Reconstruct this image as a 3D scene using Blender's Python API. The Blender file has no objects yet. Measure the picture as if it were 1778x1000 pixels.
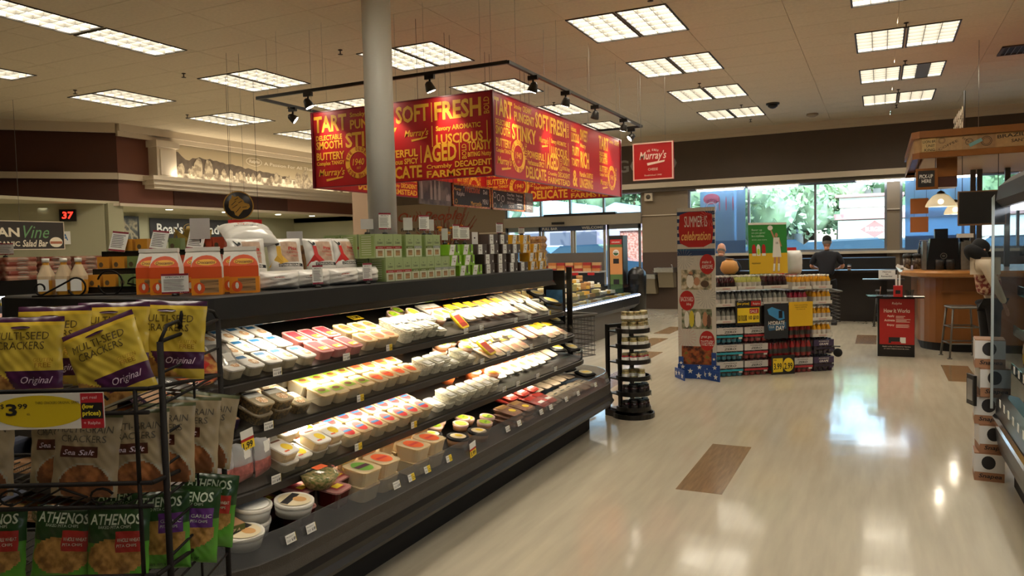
import bpy, math, random
from mathutils import Matrix, Vector, noise
random.seed(7)
SC = bpy.context.scene
COL = SC.collection
PI = math.pi
def V(*a): return Vector(a)
def lin(c):
    if isinstance(c, str):
        c = [int(c[i:i+2], 16)/255 for i in (0, 2, 4)]
    return tuple((x/12.92 if x <= .04045 else ((x+.055)/1.055)**2.4) for x in c)
# ------------------------------------------------------------ camera
YAW, PITCH, ROLL = .4535, -.0505, -.0234
cam = bpy.data.cameras.new('camera'); cam.sensor_width = 36; cam.lens = 36*1312.7/1778
cam.clip_start = .05; cam.clip_end = 400
co = bpy.data.objects.new('camera', cam); COL.objects.link(co)
F = V(-math.sin(YAW)*math.cos(PITCH), math.cos(YAW)*math.cos(PITCH), math.sin(PITCH))
r0 = V(math.cos(YAW), math.sin(YAW), 0); u0 = r0.cross(F)
cr, sr = math.cos(ROLL), math.sin(ROLL)
RX = r0*cr + u0*sr; UP = u0*cr - r0*sr
m = Matrix((RX, UP, -F)).transposed().to_4x4(); m.translation = V(0, 0, 1.6)
co.matrix_world = m
SC.camera = co
# ------------------------------------------------------------ world, sun, exposure
w = bpy.data.worlds.new('sky'); SC.world = w; w.use_nodes = True
nt = w.node_tree; bg = nt.nodes['Background']
sk = nt.nodes.new('ShaderNodeTexSky'); sk.sky_type = 'NISHITA'; sk.sun_disc = False
sk.sun_elevation = math.radians(48); sk.sun_rotation = math.radians(150); sk.air_density = 1.2
nt.links.new(sk.outputs[0], bg.inputs[0]); bg.inputs[1].default_value = 1.1
sun = bpy.data.lights.new('sun', 'SUN'); sun.energy = 5; sun.angle = .01; sun.color = (1, .95, .86)
so = bpy.data.objects.new('sun', sun); COL.objects.link(so); so.rotation_euler = (math.radians(48), 0, math.radians(-18))
SC.view_settings.view_transform = 'Standard'; SC.view_settings.look = 'None'
SC.view_settings.exposure = 0.33; SC.view_settings.gamma = 1; SC.view_settings.use_curve_mapping = False
PANEL_EMIT = 12.3
# ------------------------------------------------------------ materials
MATS = {}
def mat(name, col='808080', rough=.5, metal=0., em=0., var=0., vs=8., bump=0., bs=60., coat=0., alpha=1., col2=None, stretch=None, spec=.5):
    if name in MATS: return MATS[name]
    M = bpy.data.materials.new(name); M.use_nodes = True; n = M.node_tree; b = n.nodes['Principled BSDF']
    c = lin(col)
    b.inputs['Base Color'].default_value = (*c, 1); b.inputs['Roughness'].default_value = rough
    b.inputs['Metallic'].default_value = metal; b.inputs['Specular IOR Level'].default_value = spec
    if coat: b.inputs['Coat Weight'].default_value = coat; b.inputs['Coat Roughness'].default_value = .08
    if em: b.inputs['Emission Color'].default_value = (*c, 1); b.inputs['Emission Strength'].default_value = em
    if alpha < 1: b.inputs['Alpha'].default_value = alpha
    if var or col2 or bump:
        tc = n.nodes.new('ShaderNodeTexCoord'); mp = n.nodes.new('ShaderNodeMapping')
        n.links.new(tc.outputs['Object'], mp.inputs[0])
        if stretch: mp.inputs['Scale'].default_value = stretch
    if var or col2:
        nz = n.nodes.new('ShaderNodeTexNoise'); nz.inputs['Scale'].default_value = vs; nz.inputs['Detail'].default_value = 4
        n.links.new(mp.outputs[0], nz.inputs[0])
        rp = n.nodes.new('ShaderNodeValToRGB'); e = rp.color_ramp.elements
        if col2: a, d = c, lin(col2); e[0].position = .42; e[1].position = .58
        else: a = tuple(x*(1-var) for x in c); d = tuple(min(1, x*(1+var)) for x in c); e[0].position = .3; e[1].position = .7
        e[0].color = (*a, 1); e[1].color = (*d, 1)
        n.links.new(nz.outputs[0], rp.inputs[0]); n.links.new(rp.outputs[0], b.inputs['Base Color'])
    if bump:
        nb = n.nodes.new('ShaderNodeTexNoise'); nb.inputs['Scale'].default_value = bs
        bm_ = n.nodes.new('ShaderNodeBump'); bm_.inputs['Strength'].default_value = bump; bm_.inputs['Distance'].default_value = .01
        n.links.new(mp.outputs[0], nb.inputs[0]); n.links.new(nb.outputs[0], bm_.inputs['Height']); n.links.new(bm_.outputs[0], b.inputs['Normal'])
    MATS[name] = M; return M
def clear(name, tint='ffffff', gloss=.1, rough=.05, keep=1., haze=0.):
    if name in MATS: return MATS[name]
    M = bpy.data.materials.new(name); M.use_nodes = True; n = M.node_tree; n.nodes.clear()
    o = n.nodes.new('ShaderNodeOutputMaterial'); t = n.nodes.new('ShaderNodeBsdfTransparent'); g = n.nodes.new('ShaderNodeBsdfGlossy')
    mx = n.nodes.new('ShaderNodeMixShader'); lw = n.nodes.new('ShaderNodeLayerWeight'); lw.inputs[0].default_value = .5
    fr = n.nodes.new('ShaderNodeMath'); fr.operation = 'POWER'; fr.inputs[1].default_value = 5; n.links.new(lw.outputs['Facing'], fr.inputs[0])
    ma = n.nodes.new('ShaderNodeMath'); ma.operation = 'MULTIPLY_ADD'; ma.inputs[1].default_value = .7; ma.inputs[2].default_value = gloss*.5; ma.use_clamp = True
    c = lin(tint); t.inputs[0].default_value = (*[x*keep for x in c], 1); g.inputs['Roughness'].default_value = rough
    n.links.new(fr.outputs[0], ma.inputs[0]); n.links.new(ma.outputs[0], mx.inputs[0]); n.links.new(t.outputs[0], mx.inputs[1]); n.links.new(g.outputs[0], mx.inputs[2])
    out = mx
    if haze:
        d = n.nodes.new('ShaderNodeBsdfDiffuse'); d.inputs[0].default_value = (*c, 1)
        m2 = n.nodes.new('ShaderNodeMixShader'); m2.inputs[0].default_value = haze
        n.links.new(mx.outputs[0], m2.inputs[1]); n.links.new(d.outputs[0], m2.inputs[2]); out = m2
    n.links.new(out.outputs[0], o.inputs[0]); MATS[name] = M; return M
def picture(name, cols, scale=6., detail=3.):
    """printed photograph: a blotchy multi colour print"""
    if name in MATS: return MATS[name]
    M = bpy.data.materials.new(name); M.use_nodes = True; n = M.node_tree; b = n.nodes['Principled BSDF']
    tc = n.nodes.new('ShaderNodeTexCoord'); nz = n.nodes.new('ShaderNodeTexNoise'); nz.inputs['Scale'].default_value = scale; nz.inputs['Detail'].default_value = detail
    n.links.new(tc.outputs['Object'], nz.inputs[0]); rp = n.nodes.new('ShaderNodeValToRGB'); n.links.new(nz.outputs[0], rp.inputs[0])
    cr_ = rp.color_ramp; N = len(cols)
    for i, c in enumerate(cols):
        p = .32+.36*i/(N-1)
        e = cr_.elements[i] if i < 2 else cr_.elements.new(p)
        e.position = p; e.color = (*lin(c), 1)
    n.links.new(rp.outputs[0], b.inputs['Base Color']); b.inputs['Roughness'].default_value = .45
    MATS[name] = M; return M
black = mat('black enamel', '15120f', .35)
blackm = mat('black matt', '0f0d0c', .7)
dark = mat('dark plastic', '1d1a18', .4)
wire = mat('black wire', '120c09', .6, spec=.2)
white = mat('white plastic', 'ece8de', .4)
paper = mat('white paper', 'ecebe6', .6)
ink = mat('black print', '141214', .6)
redp = mat('red print', 'b81f1c', .5)
yellowp = mat('yellow print', 'f2dc1e', .5)
steel = mat('stainless steel', 'a9a7a2', .28, .9, var=.08, vs=20)
greym = mat('grey painted metal', '6b6964', .45, .4)
chrome = mat('chrome', 'c9c9c9', .12, 1)
glass = clear('window glass', 'eaf6f8', .02, .02, .97)
acry = clear('clear acrylic', 'ffffff', .06, .08, .9)
film = clear('clear plastic film', 'ffffff', .12, .12, .93)
frost = clear('clear plastic tub', 'f8ebca', .08, .2, .88, .5)
lampm = mat('warm lamp face', 'fff2dc', .5, em=30)
# ------------------------------------------------------------ mesh builder
class MB:
    def __init__(s, T=None): s.v = []; s.f = []; s.mi = []; s.T = T; s.m = 0; s.sm = []; s.smooth = False
    def add(s, vs, fs, m=None):
        o = len(s.v)
        for p in vs:
            p = Vector(p); s.v.append(tuple(s.T @ p) if s.T else tuple(p))
        for f in fs: s.f.append([o+i for i in f]); s.mi.append(s.m if m is None else m); s.sm.append(s.smooth)
        return s
    def box(s, x0, x1, y0, y1, z0, z1, m=None):
        return s.add([(x, y, z) for z in (z0, z1) for y in (y0, y1) for x in (x0, x1)],
                     [(0, 2, 3, 1), (4, 5, 7, 6), (0, 1, 5, 4), (2, 6, 7, 3), (0, 4, 6, 2), (1, 3, 7, 5)], m)
    def cbox(s, c, d, m=None): return s.box(c[0]-d[0]/2, c[0]+d[0]/2, c[1]-d[1]/2, c[1]+d[1]/2, c[2]-d[2]/2, c[2]+d[2]/2, m)
    def loops(s, L, cap0=True, cap1=True, close=True, m=None):
        n = len(L[0]); vs = [p for l in L for p in l]; fs = []
        for i in range(len(L)-1):
            for j in range(n if close else n-1):
                k = (j+1) % n; fs.append((i*n+j, i*n+k, (i+1)*n+k, (i+1)*n+j))
        if cap0: fs.append(tuple(reversed(range(n))))
        if cap1: fs.append(tuple(range((len(L)-1)*n, len(L)*n)))
        return s.add(vs, fs, m)
    def tube(s, pts, r, n=6, m=None, cap=True):
        pts = [Vector(p) for p in pts]; L = []
        for i, p in enumerate(pts):
            d = (pts[min(i+1, len(pts)-1)]-pts[max(i-1, 0)]).normalized()
            a = d.cross(V(0, 0, 1)); a = d.cross(V(1, 0, 0)) if a.length < .05 else a
            a.normalize(); b = d.cross(a); rr = r[i] if isinstance(r, (list, tuple)) else r
            L.append([p+a*rr*math.cos(2*PI*k/n)+b*rr*math.sin(2*PI*k/n) for k in range(n)])
        q = s.smooth; s.smooth = n > 5; s.loops(L, cap, cap, True, m); s.smooth = q; return s
    def lathe(s, prof, c=(0, 0, 0), n=20, m=None, cap=True):
        L = [[(c[0]+r*math.cos(2*PI*k/n), c[1]+r*math.sin(2*PI*k/n), c[2]+z) for k in range(n)] for r, z in prof]
        q = s.smooth; s.smooth = True; s.loops(L, cap, cap, True, m); s.smooth = q; return s
    def rbox(s, levels, r=.012, n=3, c=(0, 0), m=None, cap=True):
        """levels: (width_x, width_y, z); rounded corners"""
        L = []
        for wx, wy, z in levels:
            L.append([(p[0], p[1], z) for p in rrect(c[0]-wx/2, c[0]+wx/2, c[1]-wy/2, c[1]+wy/2, min(r, wx/2*.98, wy/2*.98), n)])
        return s.loops(L, cap, cap, True, m)
    def prism(s, pts, o, a, b, c, m=None):
        """polygon pts (in a,b axes from o) extruded by vector c"""
        o, a, b, c = map(Vector, (o, a, b, c)); n = len(pts)
        A = [o+a*p[0]+b*p[1] for p in pts]; B = [p+c for p in A]
        return s.loops([A, B], True, True, True, m)
    def sheet(s, pts, o, a, b, m=None):
        o, a, b = map(Vector, (o, a, b)); return s.add([o+a*p[0]+b*p[1] for p in pts], [tuple(range(len(pts)))], m)
    def ball(s, c, r, n=10, k=7, m=None, sc=(1, 1, 1)):
        L = [[(c[0]+sc[0]*r*math.sin(PI*i/k)*math.cos(2*PI*j/n), c[1]+sc[1]*r*math.sin(PI*i/k)*math.sin(2*PI*j/n), c[2]-sc[2]*r*math.cos(PI*i/k)) for j in range(n)] for i in range(1, k)]
        q = s.smooth; s.smooth = True; s.loops(L, True, True, True, m); s.smooth = q; return s
    def mesh(s, name, mats):
        me = bpy.data.meshes.new(name); me.from_pydata(s.v, [], s.f)
        for x in (mats if isinstance(mats, (list, tuple)) else [mats]): me.materials.append(x)
        me.polygons.foreach_set('material_index', s.mi); me.polygons.foreach_set('use_smooth', s.sm); me.update()
        return me
    def build(s, name, mats, parent=None, M=None):
        return link(name, s.mesh(name, mats), parent, M)
def link(name, me, parent=None, M=None):
    o = bpy.data.objects.new(name, me); COL.objects.link(o)
    if parent: o.parent = parent
    if M is not None: o.matrix_local = M
    return o
def rrect(x0, x1, y0, y1, r, n=3):
    P = []
    for cx, cy, a0 in ((x1-r, y0+r, -90), (x1-r, y1-r, 0), (x0+r, y1-r, 90), (x0+r, y0+r, 180)):
        for i in range(n+1):
            a = math.radians(a0+90*i/n); P.append((cx+r*math.cos(a), cy+r*math.sin(a)))
    return P
def ell(cx, cy, rx, ry, n=14): return [(cx+rx*math.cos(2*PI*i/n), cy+ry*math.sin(2*PI*i/n)) for i in range(n)]
def rc(x, y, w, h): return [(x, y), (x+w, y), (x+w, y+h), (x, y+h)]
def tag(o, label, cat, group=None):
    o['label'] = label; o['category'] = cat
    if group: o['group'] = group
    return o
def thing(name, label, cat, loc=(0, 0, 0), rz=0, group=None):
    o = bpy.data.objects.new(name, None); COL.objects.link(o); o.location = loc; o.rotation_euler = (0, 0, rz); o.empty_display_size = .05
    return tag(o, label, cat, group)
def struct(name, mb, mats, parent=None):
    o = mb.build(name, mats, parent); o['kind'] = 'structure'; return o
KIDS = {}
def dup(o, parent=None):
    c = o.copy(); COL.objects.link(c)
    if parent: c.parent = parent
    for ch in KID(o): dup(ch, c)
    return c
def KID(o):
    k = KIDS.get(o.name)
    if k is None: k = KIDS[o.name] = list(o.children)
    return k
USED = set()
def put(proto, M, label=None, group=None):
    if proto.name in USED: o = dup(proto)
    else:
        KID(proto); USED.add(proto.name); o = proto
    o.matrix_world = M
    if label: o['label'] = label
    if group: o['group'] = group
    elif 'group' in o and label and not group: del o['group']
    return o
def TM(x, y, z, rz=0, s=1): return Matrix.Translation((x, y, z)) @ Matrix.Rotation(rz, 4, 'Z') @ Matrix.Scale(s, 4)
def frame(o, r, u):
    o, r, u = Vector(o), Vector(r).normalized(), Vector(u).normalized(); n = r.cross(u)
    M = Matrix((r, u, n)).transposed().to_4x4(); M.translation = o; return M
# ------------------------------------------------------------ lettering
TC = {}
def glyphs(s, shear=0., bold=0.):
    k = (s, shear, bold)
    if k not in TC:
        cu = bpy.data.curves.new('t', 'FONT'); cu.body = s; cu.size = 1; cu.resolution_u = 2; cu.offset = bold; cu.shear = shear
        ob = bpy.data.objects.new('t', cu); me = bpy.data.meshes.new_from_object(ob)
        vs = [tuple(v.co) for v in me.vertices]; fs = [tuple(p.vertices) for p in me.polygons]
        bpy.data.objects.remove(ob); bpy.data.meshes.remove(me); bpy.data.curves.remove(cu)
        if vs:
            x0 = min(v[0] for v in vs); x1 = max(v[0] for v in vs); y0 = min(v[1] for v in vs); y1 = max(v[1] for v in vs)
            vs = [((v[0]-x0)/(x1-x0 or 1), (v[1]-y0)/(y1-y0 or 1)) for v in vs]
        TC[k] = (vs, fs)
    return TC[k]
def word(mb, s, x, y, w, h, shear=0., bold=0., rot=0, m=None, z=0., surf=None):
    """fit a word into the box (x,y,w,h); rot=1: running upwards"""
    vs, fs = glyphs(s, shear, bold)
    if rot == 1: P = [(x+w*(1-v), y+h*u) for u, v in vs]
    elif rot: 
        c, sn = math.cos(rot), math.sin(rot); P = [(x+u*w*c-v*h*sn, y+u*w*sn+v*h*c) for u, v in vs]
    else: P = [(x+w*u, y+h*v) for u, v in vs]
    mb.add([(p[0], p[1], (surf(*p) if surf else 0)+z) for p in P], fs, m)
    return mb
def text(parent, M, items, mats, name='lettering'):
    """items: (string, x, y, w, h[, material index, shear, bold, rot])"""
    mb = MB()
    for it in items:
        s, x, y, w_, h_ = it[:5]; k = list(it[5:])+[0, 0, 0, 0][len(it)-5:]
        word(mb, s, x, y, w_, h_, k[1], k[2], k[3], k[0])
    return mb.build(name, mats, parent, M)
def ring_text(mb, s, cx, cy, R, h, a0, a1, m=None):
    n = len(s)
    for i, ch in enumerate(s):
        if ch == ' ': continue
        a = a0+(a1-a0)*(i+.5)/n; vs, fs = glyphs(ch, 0, .02); w_ = h*.62
        t = a-PI/2
        P = [((u-.5)*w_, v*h) for u, v in vs]
        mb.add([(cx+R*math.cos(a)+p[0]*math.cos(t)-p[1]*math.sin(t), cy+R*math.sin(a)+p[0]*math.sin(t)+p[1]*math.cos(t), 0) for p in P], fs, m)
def lines(mb, x, y, w, h, n, m, seed=0, z=0):
    """small unreadable body copy as thin bars"""
    R = random.Random(seed)
    for i in range(n):
        yy = y+h*(1-(i+.65)/n); mb.add([(x, yy, z), (x+w*R.uniform(.7, 1), yy, z), (x+w*R.uniform(.7, 1), yy+h/n*.38, z), (x, yy+h/n*.38, z)], [(0, 1, 2, 3)], m)
def area(name, loc, sx, sy, power, color, direction, spread=PI):
    """rectangular lamp: sy runs along world y, it shines towards direction"""
    l = bpy.data.lights.new(name, 'AREA'); l.shape = 'RECTANGLE'; l.size = sx; l.size_y = sy; l.energy = power; l.color = color; l.spread = spread
    o = bpy.data.objects.new(name, l); COL.objects.link(o)
    z = -Vector(direction).normalized(); x = V(0, 1, 0).cross(z).normalized(); y = z.cross(x)
    M = Matrix((x, y, z)).transposed().to_4x4(); M.translation = loc; o.matrix_world = M; return o
# ============================================================ the shell
CZ = 4.39
def floor_mat():
    M = mat('polished vinyl floor', 'bab09c', .12, var=.075, vs=2.4, stretch=(6, .6, 1), spec=.26)
    n = M.node_tree; b = n.nodes['Principled BSDF']
    tc = n.nodes.new('ShaderNodeTexCoord'); nz = n.nodes.new('ShaderNodeTexNoise'); nz.inputs['Scale'].default_value = 2.2
    n.links.new(tc.outputs['Object'], nz.inputs[0]); mr = n.nodes.new('ShaderNodeMapRange')
    mr.inputs[3].default_value = .05; mr.inputs[4].default_value = .15
    n.links.new(nz.outputs[0], mr.inputs[0]); n.links.new(mr.outputs[0], b.inputs['Roughness'])
    bp = n.nodes.new('ShaderNodeBump'); bp.inputs['Strength'].default_value = .05; bp.inputs['Distance'].default_value = .02
    n2 = n.nodes.new('ShaderNodeTexNoise'); n2.inputs['Scale'].default_value = 3.5; n.links.new(tc.outputs['Object'], n2.inputs[0]); n.links.new(n2.outputs[0], bp.inputs['Height'])
    n.links.new(bp.outputs[0], b.inputs['Normal']); return M
fl = struct('floor', MB().box(-19, 7, -5, 18.98, -.12, 0), floor_mat())
browntile = mat('brown vinyl tile', '85694a', .16, var=.22, vs=3, stretch=(14, 1.5, 1))
tile_me = MB().box(-.15, .15, -.62, .62, -.001, .0012).mesh('brown_floor_tile', browntile)
for x, y in [(-1.06, 5.49), (.85, 10.4), (-3.1, 10.6), (-3.6, 14.2), (-3.45, 12.3), (-1.06, 15.3), (-5.2, 16.3), (1.15, 15.0), (-.2, 13.6), (-2.9, 8.7), (2.2, 7.9), (-6.7, 13.2)]:
    link('brown_floor_tile', tile_me, fl, TM(x, y, 0))
# joints of the pale floor tiles nearest the camera are only hairlines and stay in the surface
gridm = mat('ceiling grid', 'c4b498', .5)
ce = struct('ceiling', MB().box(-19, 7, -5, 19, CZ+.09, CZ+.16), gridm)
tilem = mat('ceiling tile', 'd8cab0', .8, var=.05, vs=25, bump=.12, bs=160)
# light fixtures: (x0, y0)
FX = []
for y in (8.784, 11.24, 13.7, 16.14): FX += [(-3.443, y), (-2.81, y)]
for y in (8.88, 11.317, 13.754, 16.19): FX += [(-.29, y), (.343, y)]
for y in (8.74, 11.28, 13.72, 16.14): FX += [(-6.57, y), (-5.94, y)]
for y in (8.66, 11.22, 13.65): FX += [(-9.58, y), (-8.95, y)]
for y in (8.5, 10.97, 13.4): FX += [(-12.5, y), (-11.87, y)]
FX += [(-8.98, 5.02), (-8.98, 6.24), (-12.0, 6.1)]
for x in (-3.443, -2.81, -.29, .343, 3.0, 3.6): FX += [(x, 3.6), (x, .2)]  # unseen rows above and behind the view, added to light the room
FX += [(3.0, 8.8), (3.6, 8.8), (3.0, 13.7), (3.6, 13.7)]  # more added fixtures out of view on the right, there for their light
lens = mat('prismatic lens', 'f8eeda', .4, em=PANEL_EMIT)
lens2 = mat('louvre blade', '6f6c64', .4)
frm = mat('fixture frame', '2a241d', .5); refl = mat('reflector side', 'c9c6bb', .4)
housing = mat('blank insert', '6b7273', .6)
WX, WY = .571, 1.143
fr_ = MB(); e = .022
for a in ((-e, 0, -e, WY+e), (WX, WX+e, -e, WY+e), (0, WX, -e, 0), (0, WX, WY, WY+e)): fr_.box(*a, -.012, .004)
for a in ((-.004, 0, 0, WY), (WX, WX+.004, 0, WY), (0, WX, -.004, 0), (0, WX, WY, WY+.004)): fr_.box(*a, .004, .06, 1)
fr_me = fr_.mesh('frame', [frm, refl])
le_me = MB().box(0, WX, 0, WY, .05, .06).mesh('diffuser', lens)
lo = MB()
for i in range(1, 3): lo.box(WX*i/3-.004, WX*i/3+.004, 0, WY, -.002, .049)
for i in range(1, 6): lo.box(0, WX, WY*i/6-.004, WY*i/6+.004, -.002, .049)
lo_me = lo.mesh('louvre', lens2)
ins_me = MB().box(WX/3, WX*2/3, 0, WY, -.006, .003).mesh('blank_insert', housing)
FXR = []
for i, (x, y) in enumerate(FX):
    cname = 'over the deli' if x < -11 else ('left of the banner' if x < -8 else ('behind the steel column' if x < -5 else ('over the aisle' if x < -2 else ('towards the kiosk' if x < 1 else 'unseen at the right'))))
    rowk = sorted({round(b_, 0) for a_, b_ in FX if abs(a_-x) < 1.0}, reverse=True).index(round(y, 0)); k_ = min(rowk, 5)
    side_ = 'right' if any(abs(a_-x+.63) < .05 and abs(b_-y) < .1 for a_, b_ in FX) else 'left'
    t = thing('ceiling_light', '%s half of recessed light pair %s, %s from the front wall' % (side_, cname, ('first', 'second', 'third', 'fourth', 'fifth', 'sixth')[k_]), 'light', (x, y, CZ), 0, 'recessed ceiling lights')
    link('frame', fr_me, t); link('diffuser', le_me, t); link('louvre', lo_me, t)
    if (x, y) == (.343, 13.754):
        ins = link('blank_insert', ins_me, t); tag(t, 'recessed ceiling light with a grey blank across its middle', 'light')
    FXR.append((x-.015, y-.015, x+WX+.015, y+WY+.015))
# ceiling tiles 1.22 x 0.61, laid round the lights
ti_me = MB().box(.003, 1.217, .003, .607, -.001, .02).mesh('ceiling_tile', tilem)
cand = []; rest = MB()
Fh = V(F.x, F.y).normalized(); Rh = V(Fh.y, -Fh.x)
for i in range(-16, 6):
    for j in range(-9, 32):
        x, y = -3.46+1.22*i, 8.75+.61*(j-14)
        if y > 18.9: continue
        hit = [r for r in FXR if r[0] < x+1.217 and r[2] > x+.003 and r[1] < y+.607 and r[3] > y+.003]
        if hit:
            # cut tile: keep the strips left and right of the light
            Q = [(x+.003, y+.003, x+1.217, min(y+.607, 18.95))]
            for r in hit:
                N = []
                for a in Q:
                    if r[0] >= a[2] or r[2] <= a[0] or r[1] >= a[3] or r[3] <= a[1]: N.append(a); continue
                    if r[0] > a[0]: N.append((a[0], a[1], r[0], a[3]))
                    if r[2] < a[2]: N.append((r[2], a[1], a[2], a[3]))
                    c0, c1 = max(a[0], r[0]), min(a[2], r[2])
                    if r[1] > a[1]: N.append((c0, a[1], c1, r[1]))
                    if r[3] < a[3]: N.append((c0, r[3], c1, a[3]))
                Q = N
            for a in Q:
                if a[2]-a[0] > .004 and a[3]-a[1] > .004: rest.box(a[0], a[2], a[1], a[3], CZ-.001, CZ+.02)
            continue
        d = V(x+.6, y+.3); f = d.dot(Fh); l = d.dot(Rh)
        if f > 3.5 and abs(l) < f*.72 and f < 30 and (2.79/f > .0): cand.append((-2.79/f if False else f, x, y))
        else: rest.box(x+.003, x+1.217, y+.003, y+.605, CZ-.001, CZ+.02)
cand = [c for c in cand if c[0] > 5.2]+[c for c in cand if c[0] <= 5.2]
for k, (f, x, y) in enumerate(sorted(cand[:])):
    if f > 5.2 and k < 340 and x > -14.3: link('ceiling_tile', ti_me, ce, Matrix.Translation((x, y, CZ)))
    else: rest.box(x+.003, x+1.217, y+.003, min(y+.605, 18.95), CZ-.001, CZ+.02)
o = rest.build('ceiling_tiling', tilem, ce); o['kind'] = 'stuff'
# walls
wbrown = mat('dark brown wall paint', '52453a', .7, var=.04, vs=3)
wtan = mat('taupe wall paint', '85755f', .7)
wdark = mat('brown wainscot paint', '4b3a2e', .65)
trimw = mat('cream trim paint', 'cdbfa8', .5)
whead = mat('bronze window metal', '5e574d', .4, .4)
alum = mat('aluminium frame', '8f9498', .35, .7)
b = MB()
Y = 19
b.box(-19, 7, Y, Y+.25, 3.0, CZ, 0)
b.box(-19, -9.42, Y, Y+.25, 0, 3.0, 1)
b.box(-5.5, -4.32, Y, Y+.25, 0, 3.0, 1); b.box(.14, .40, Y, Y+.25, 0, 3.0, 1); b.box(5.0, 7, Y, Y+.25, 0, 3.0, 1)
b.box(-4.32, .14, Y, Y+.25, 0, 1.33, 2); b.box(.4, 5, Y, Y+.25, 0, 1.33, 2)
b.box(-5.5, -4.32, Y-.012, Y, 0, 1.45, 2)
wf = struct('wall_front', b, [wbrown, wtan, wdark])
b = MB(); b.box(-14.2, 7, Y-.09, Y, 4.28, CZ); b.box(-14.2, 7, Y-.05, Y, 4.2, 4.28)
struct('trim_1', b, trimw)
struct('trim_2', MB().box(-9.42, 7, Y-.22, Y, 3.07, 3.2), trimw)
b = MB(); b.box(-5.5, -4.32, Y-.03, Y, 2.38, 2.405); b.box(.14, .4, Y-.03, Y, 2.3, 2.325); b.box(-4.32, 5, Y-.1, Y, 1.33, 1.39)
struct('trim_3', b, trimw)
struct('trim_4', MB().box(-9.42, 7, Y-.14, Y, 2.98, 3.07), whead)
# windows
def window(name, x0, x1, z0, z1, bars, hbars=()):
    b = MB(); f = .05
    b.box(x0, x1, Y+.06, Y+.14, z0, z0+f); b.box(x0, x1, Y+.06, Y+.14, z1-f, z1)
    for x in [x0+f/2]+list(bars)+[x1-f/2]: b.box(x-f/2, x+f/2, Y+.05, Y+.15, z0, z1)
    for z in hbars: b.box(x0, x1, Y+.06, Y+.14, z-.02, z+.02)
    o = struct(name, b, alum)
    xs = [x0]+list(bars)+[x1]
    for a, c in zip(xs, xs[1:]): MB().box(a+.02, c-.02, Y+.095, Y+.1, z0+.03, z1-.03).build('pane', glass, o)
    return o
window('window_1', -4.32, .14, 1.39, 3.0, (-2.86, -1.36))
window('window_2', .40, 5.0, 1.39, 3.0, (1.62, 2.62, 3.7))
window('window_3', -9.42, -5.5, 2.45, 3.02, (-8.36, -7.5, -6.55))
# the entrance below the transom: header, sliding door leaves
headm = mat('door header metal', '9a907f', .4, .3)
b = MB(); b.box(-9.42, -5.5, Y-.12, Y+.2, 2.2, 2.46); b.box(-7.95, -7.6, Y-.17, Y-.12, 2.25, 2.31, 1); b.box(-8.25, -6.2, Y-.02, Y+.1, 2.46, 2.53, 1)
d1 = struct('door_1', b, [headm, dark])
for x0, x1 in ((-9.4, -8.35), (-8.32, -7.42), (-7.4, -6.5), (-6.46, -5.55)):
    f = MB(); w_ = .06
    f.box(x0, x0+w_, Y+.02, Y+.08, 0, 2.2); f.box(x1-w_, x1, Y+.02, Y+.08, 0, 2.2); f.box(x0, x1, Y+.02, Y+.08, 0, .2); f.box(x0, x1, Y+.02, Y+.08, 2.08, 2.2)
    g = f.build('door_leaf', alum if x1 > -6 or x0 < -9 else headm, d1)
    MB().box(x0+w_, x1-w_, Y+.045, Y+.05, .2, 2.08).build('pane', glass, g)
bl = mat('blue header decal', '3f4a63', .5)
t = MB().box(-8.35, -6.5, Y+.0, Y+.015, 2.07, 2.2).build('header_decal', bl, d1)
text(t, frame((-8.3, Y-.003, 2.07), (1, 0, 0), (0, 0, 1)), [('FULL BAR', .0, .035, .45, .07, 0, 0, .02), ('WELCOME', 1.15, .035, .6, .07, 0, 0, .02)], white)
# left deli wall
dbrown = mat('chocolate bulkhead paint', '49281a', .7, var=.03, vs=2)
lbrown = mat('russet bulkhead paint', '6e4130', .7)
olive = mat('olive cream wall paint', 'a3a083', .7)
XL = -14.2
def wallrun(mb, p0, p1, z0, z1, th, m):
    p0, p1 = V(*p0), V(*p1); d = (p1-p0).normalized(); n_ = V(-d.y, d.x)*th
    A = [(p0.x, p0.y), (p1.x, p1.y), (p1.x+n_.x, p1.y+n_.y), (p0.x+n_.x, p0.y+n_.y)]
    mb.loops([[(x, y, z0) for x, y in A], [(x, y, z1) for x, y in A]], m=m)
C0 = (-14.3, 10.7); C1 = (-14.25, 19); CL = (-18.3, 6.4)
b = MB()
wallrun(b, C0, C1, 3.3, CZ, .3, 1); wallrun(b, C0, C1, 2.75, 3.3, .3, 1); wallrun(b, CL, C0, 2.75, CZ, .3, 0)
wl = struct('wall_left', b, [dbrown, lbrown])
MB().box(-14.29, -14.27, 12.05, 17.9, 2.75, 3.2).build('bulkhead_panel', dbrown, wl)
b = MB(); wallrun(b, CL, (-14.2, 10.62), 3.25, 3.38, -.04, 0); wallrun(b, (-14.22, 10.62), (-14.22, 11.5), 3.25, 3.38, -.04, 0)
wallrun(b, CL, (-14.2, 10.62), 4.2, CZ, -.1, 0); wallrun(b, (-14.2, 10.62), (-14.2, 19), 4.24, CZ, -.12, 0); wallrun(b, (-14.2, 10.62), (-14.2, 19), 4.14, 4.24, -.06, 0)
wallrun(b, CL, (-14.2, 10.62), 2.7, 2.76, -.03, 0); wallrun(b, (-14.2, 10.62), (-14.2, 18.6), 2.7, 2.76, -.03, 0)
struct('trim_5', b, trimw)
b = MB()
for y in (11.45, 18.0):
    b.box(-14.3, -14.02, y, y+.5, 3.36, 4.14); b.box(-14.3, -13.96, y-.05, y+.55, 4.0, 4.14); b.box(-14.02, -13.995, y+.07, y+.43, 3.4, 3.95)
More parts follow.
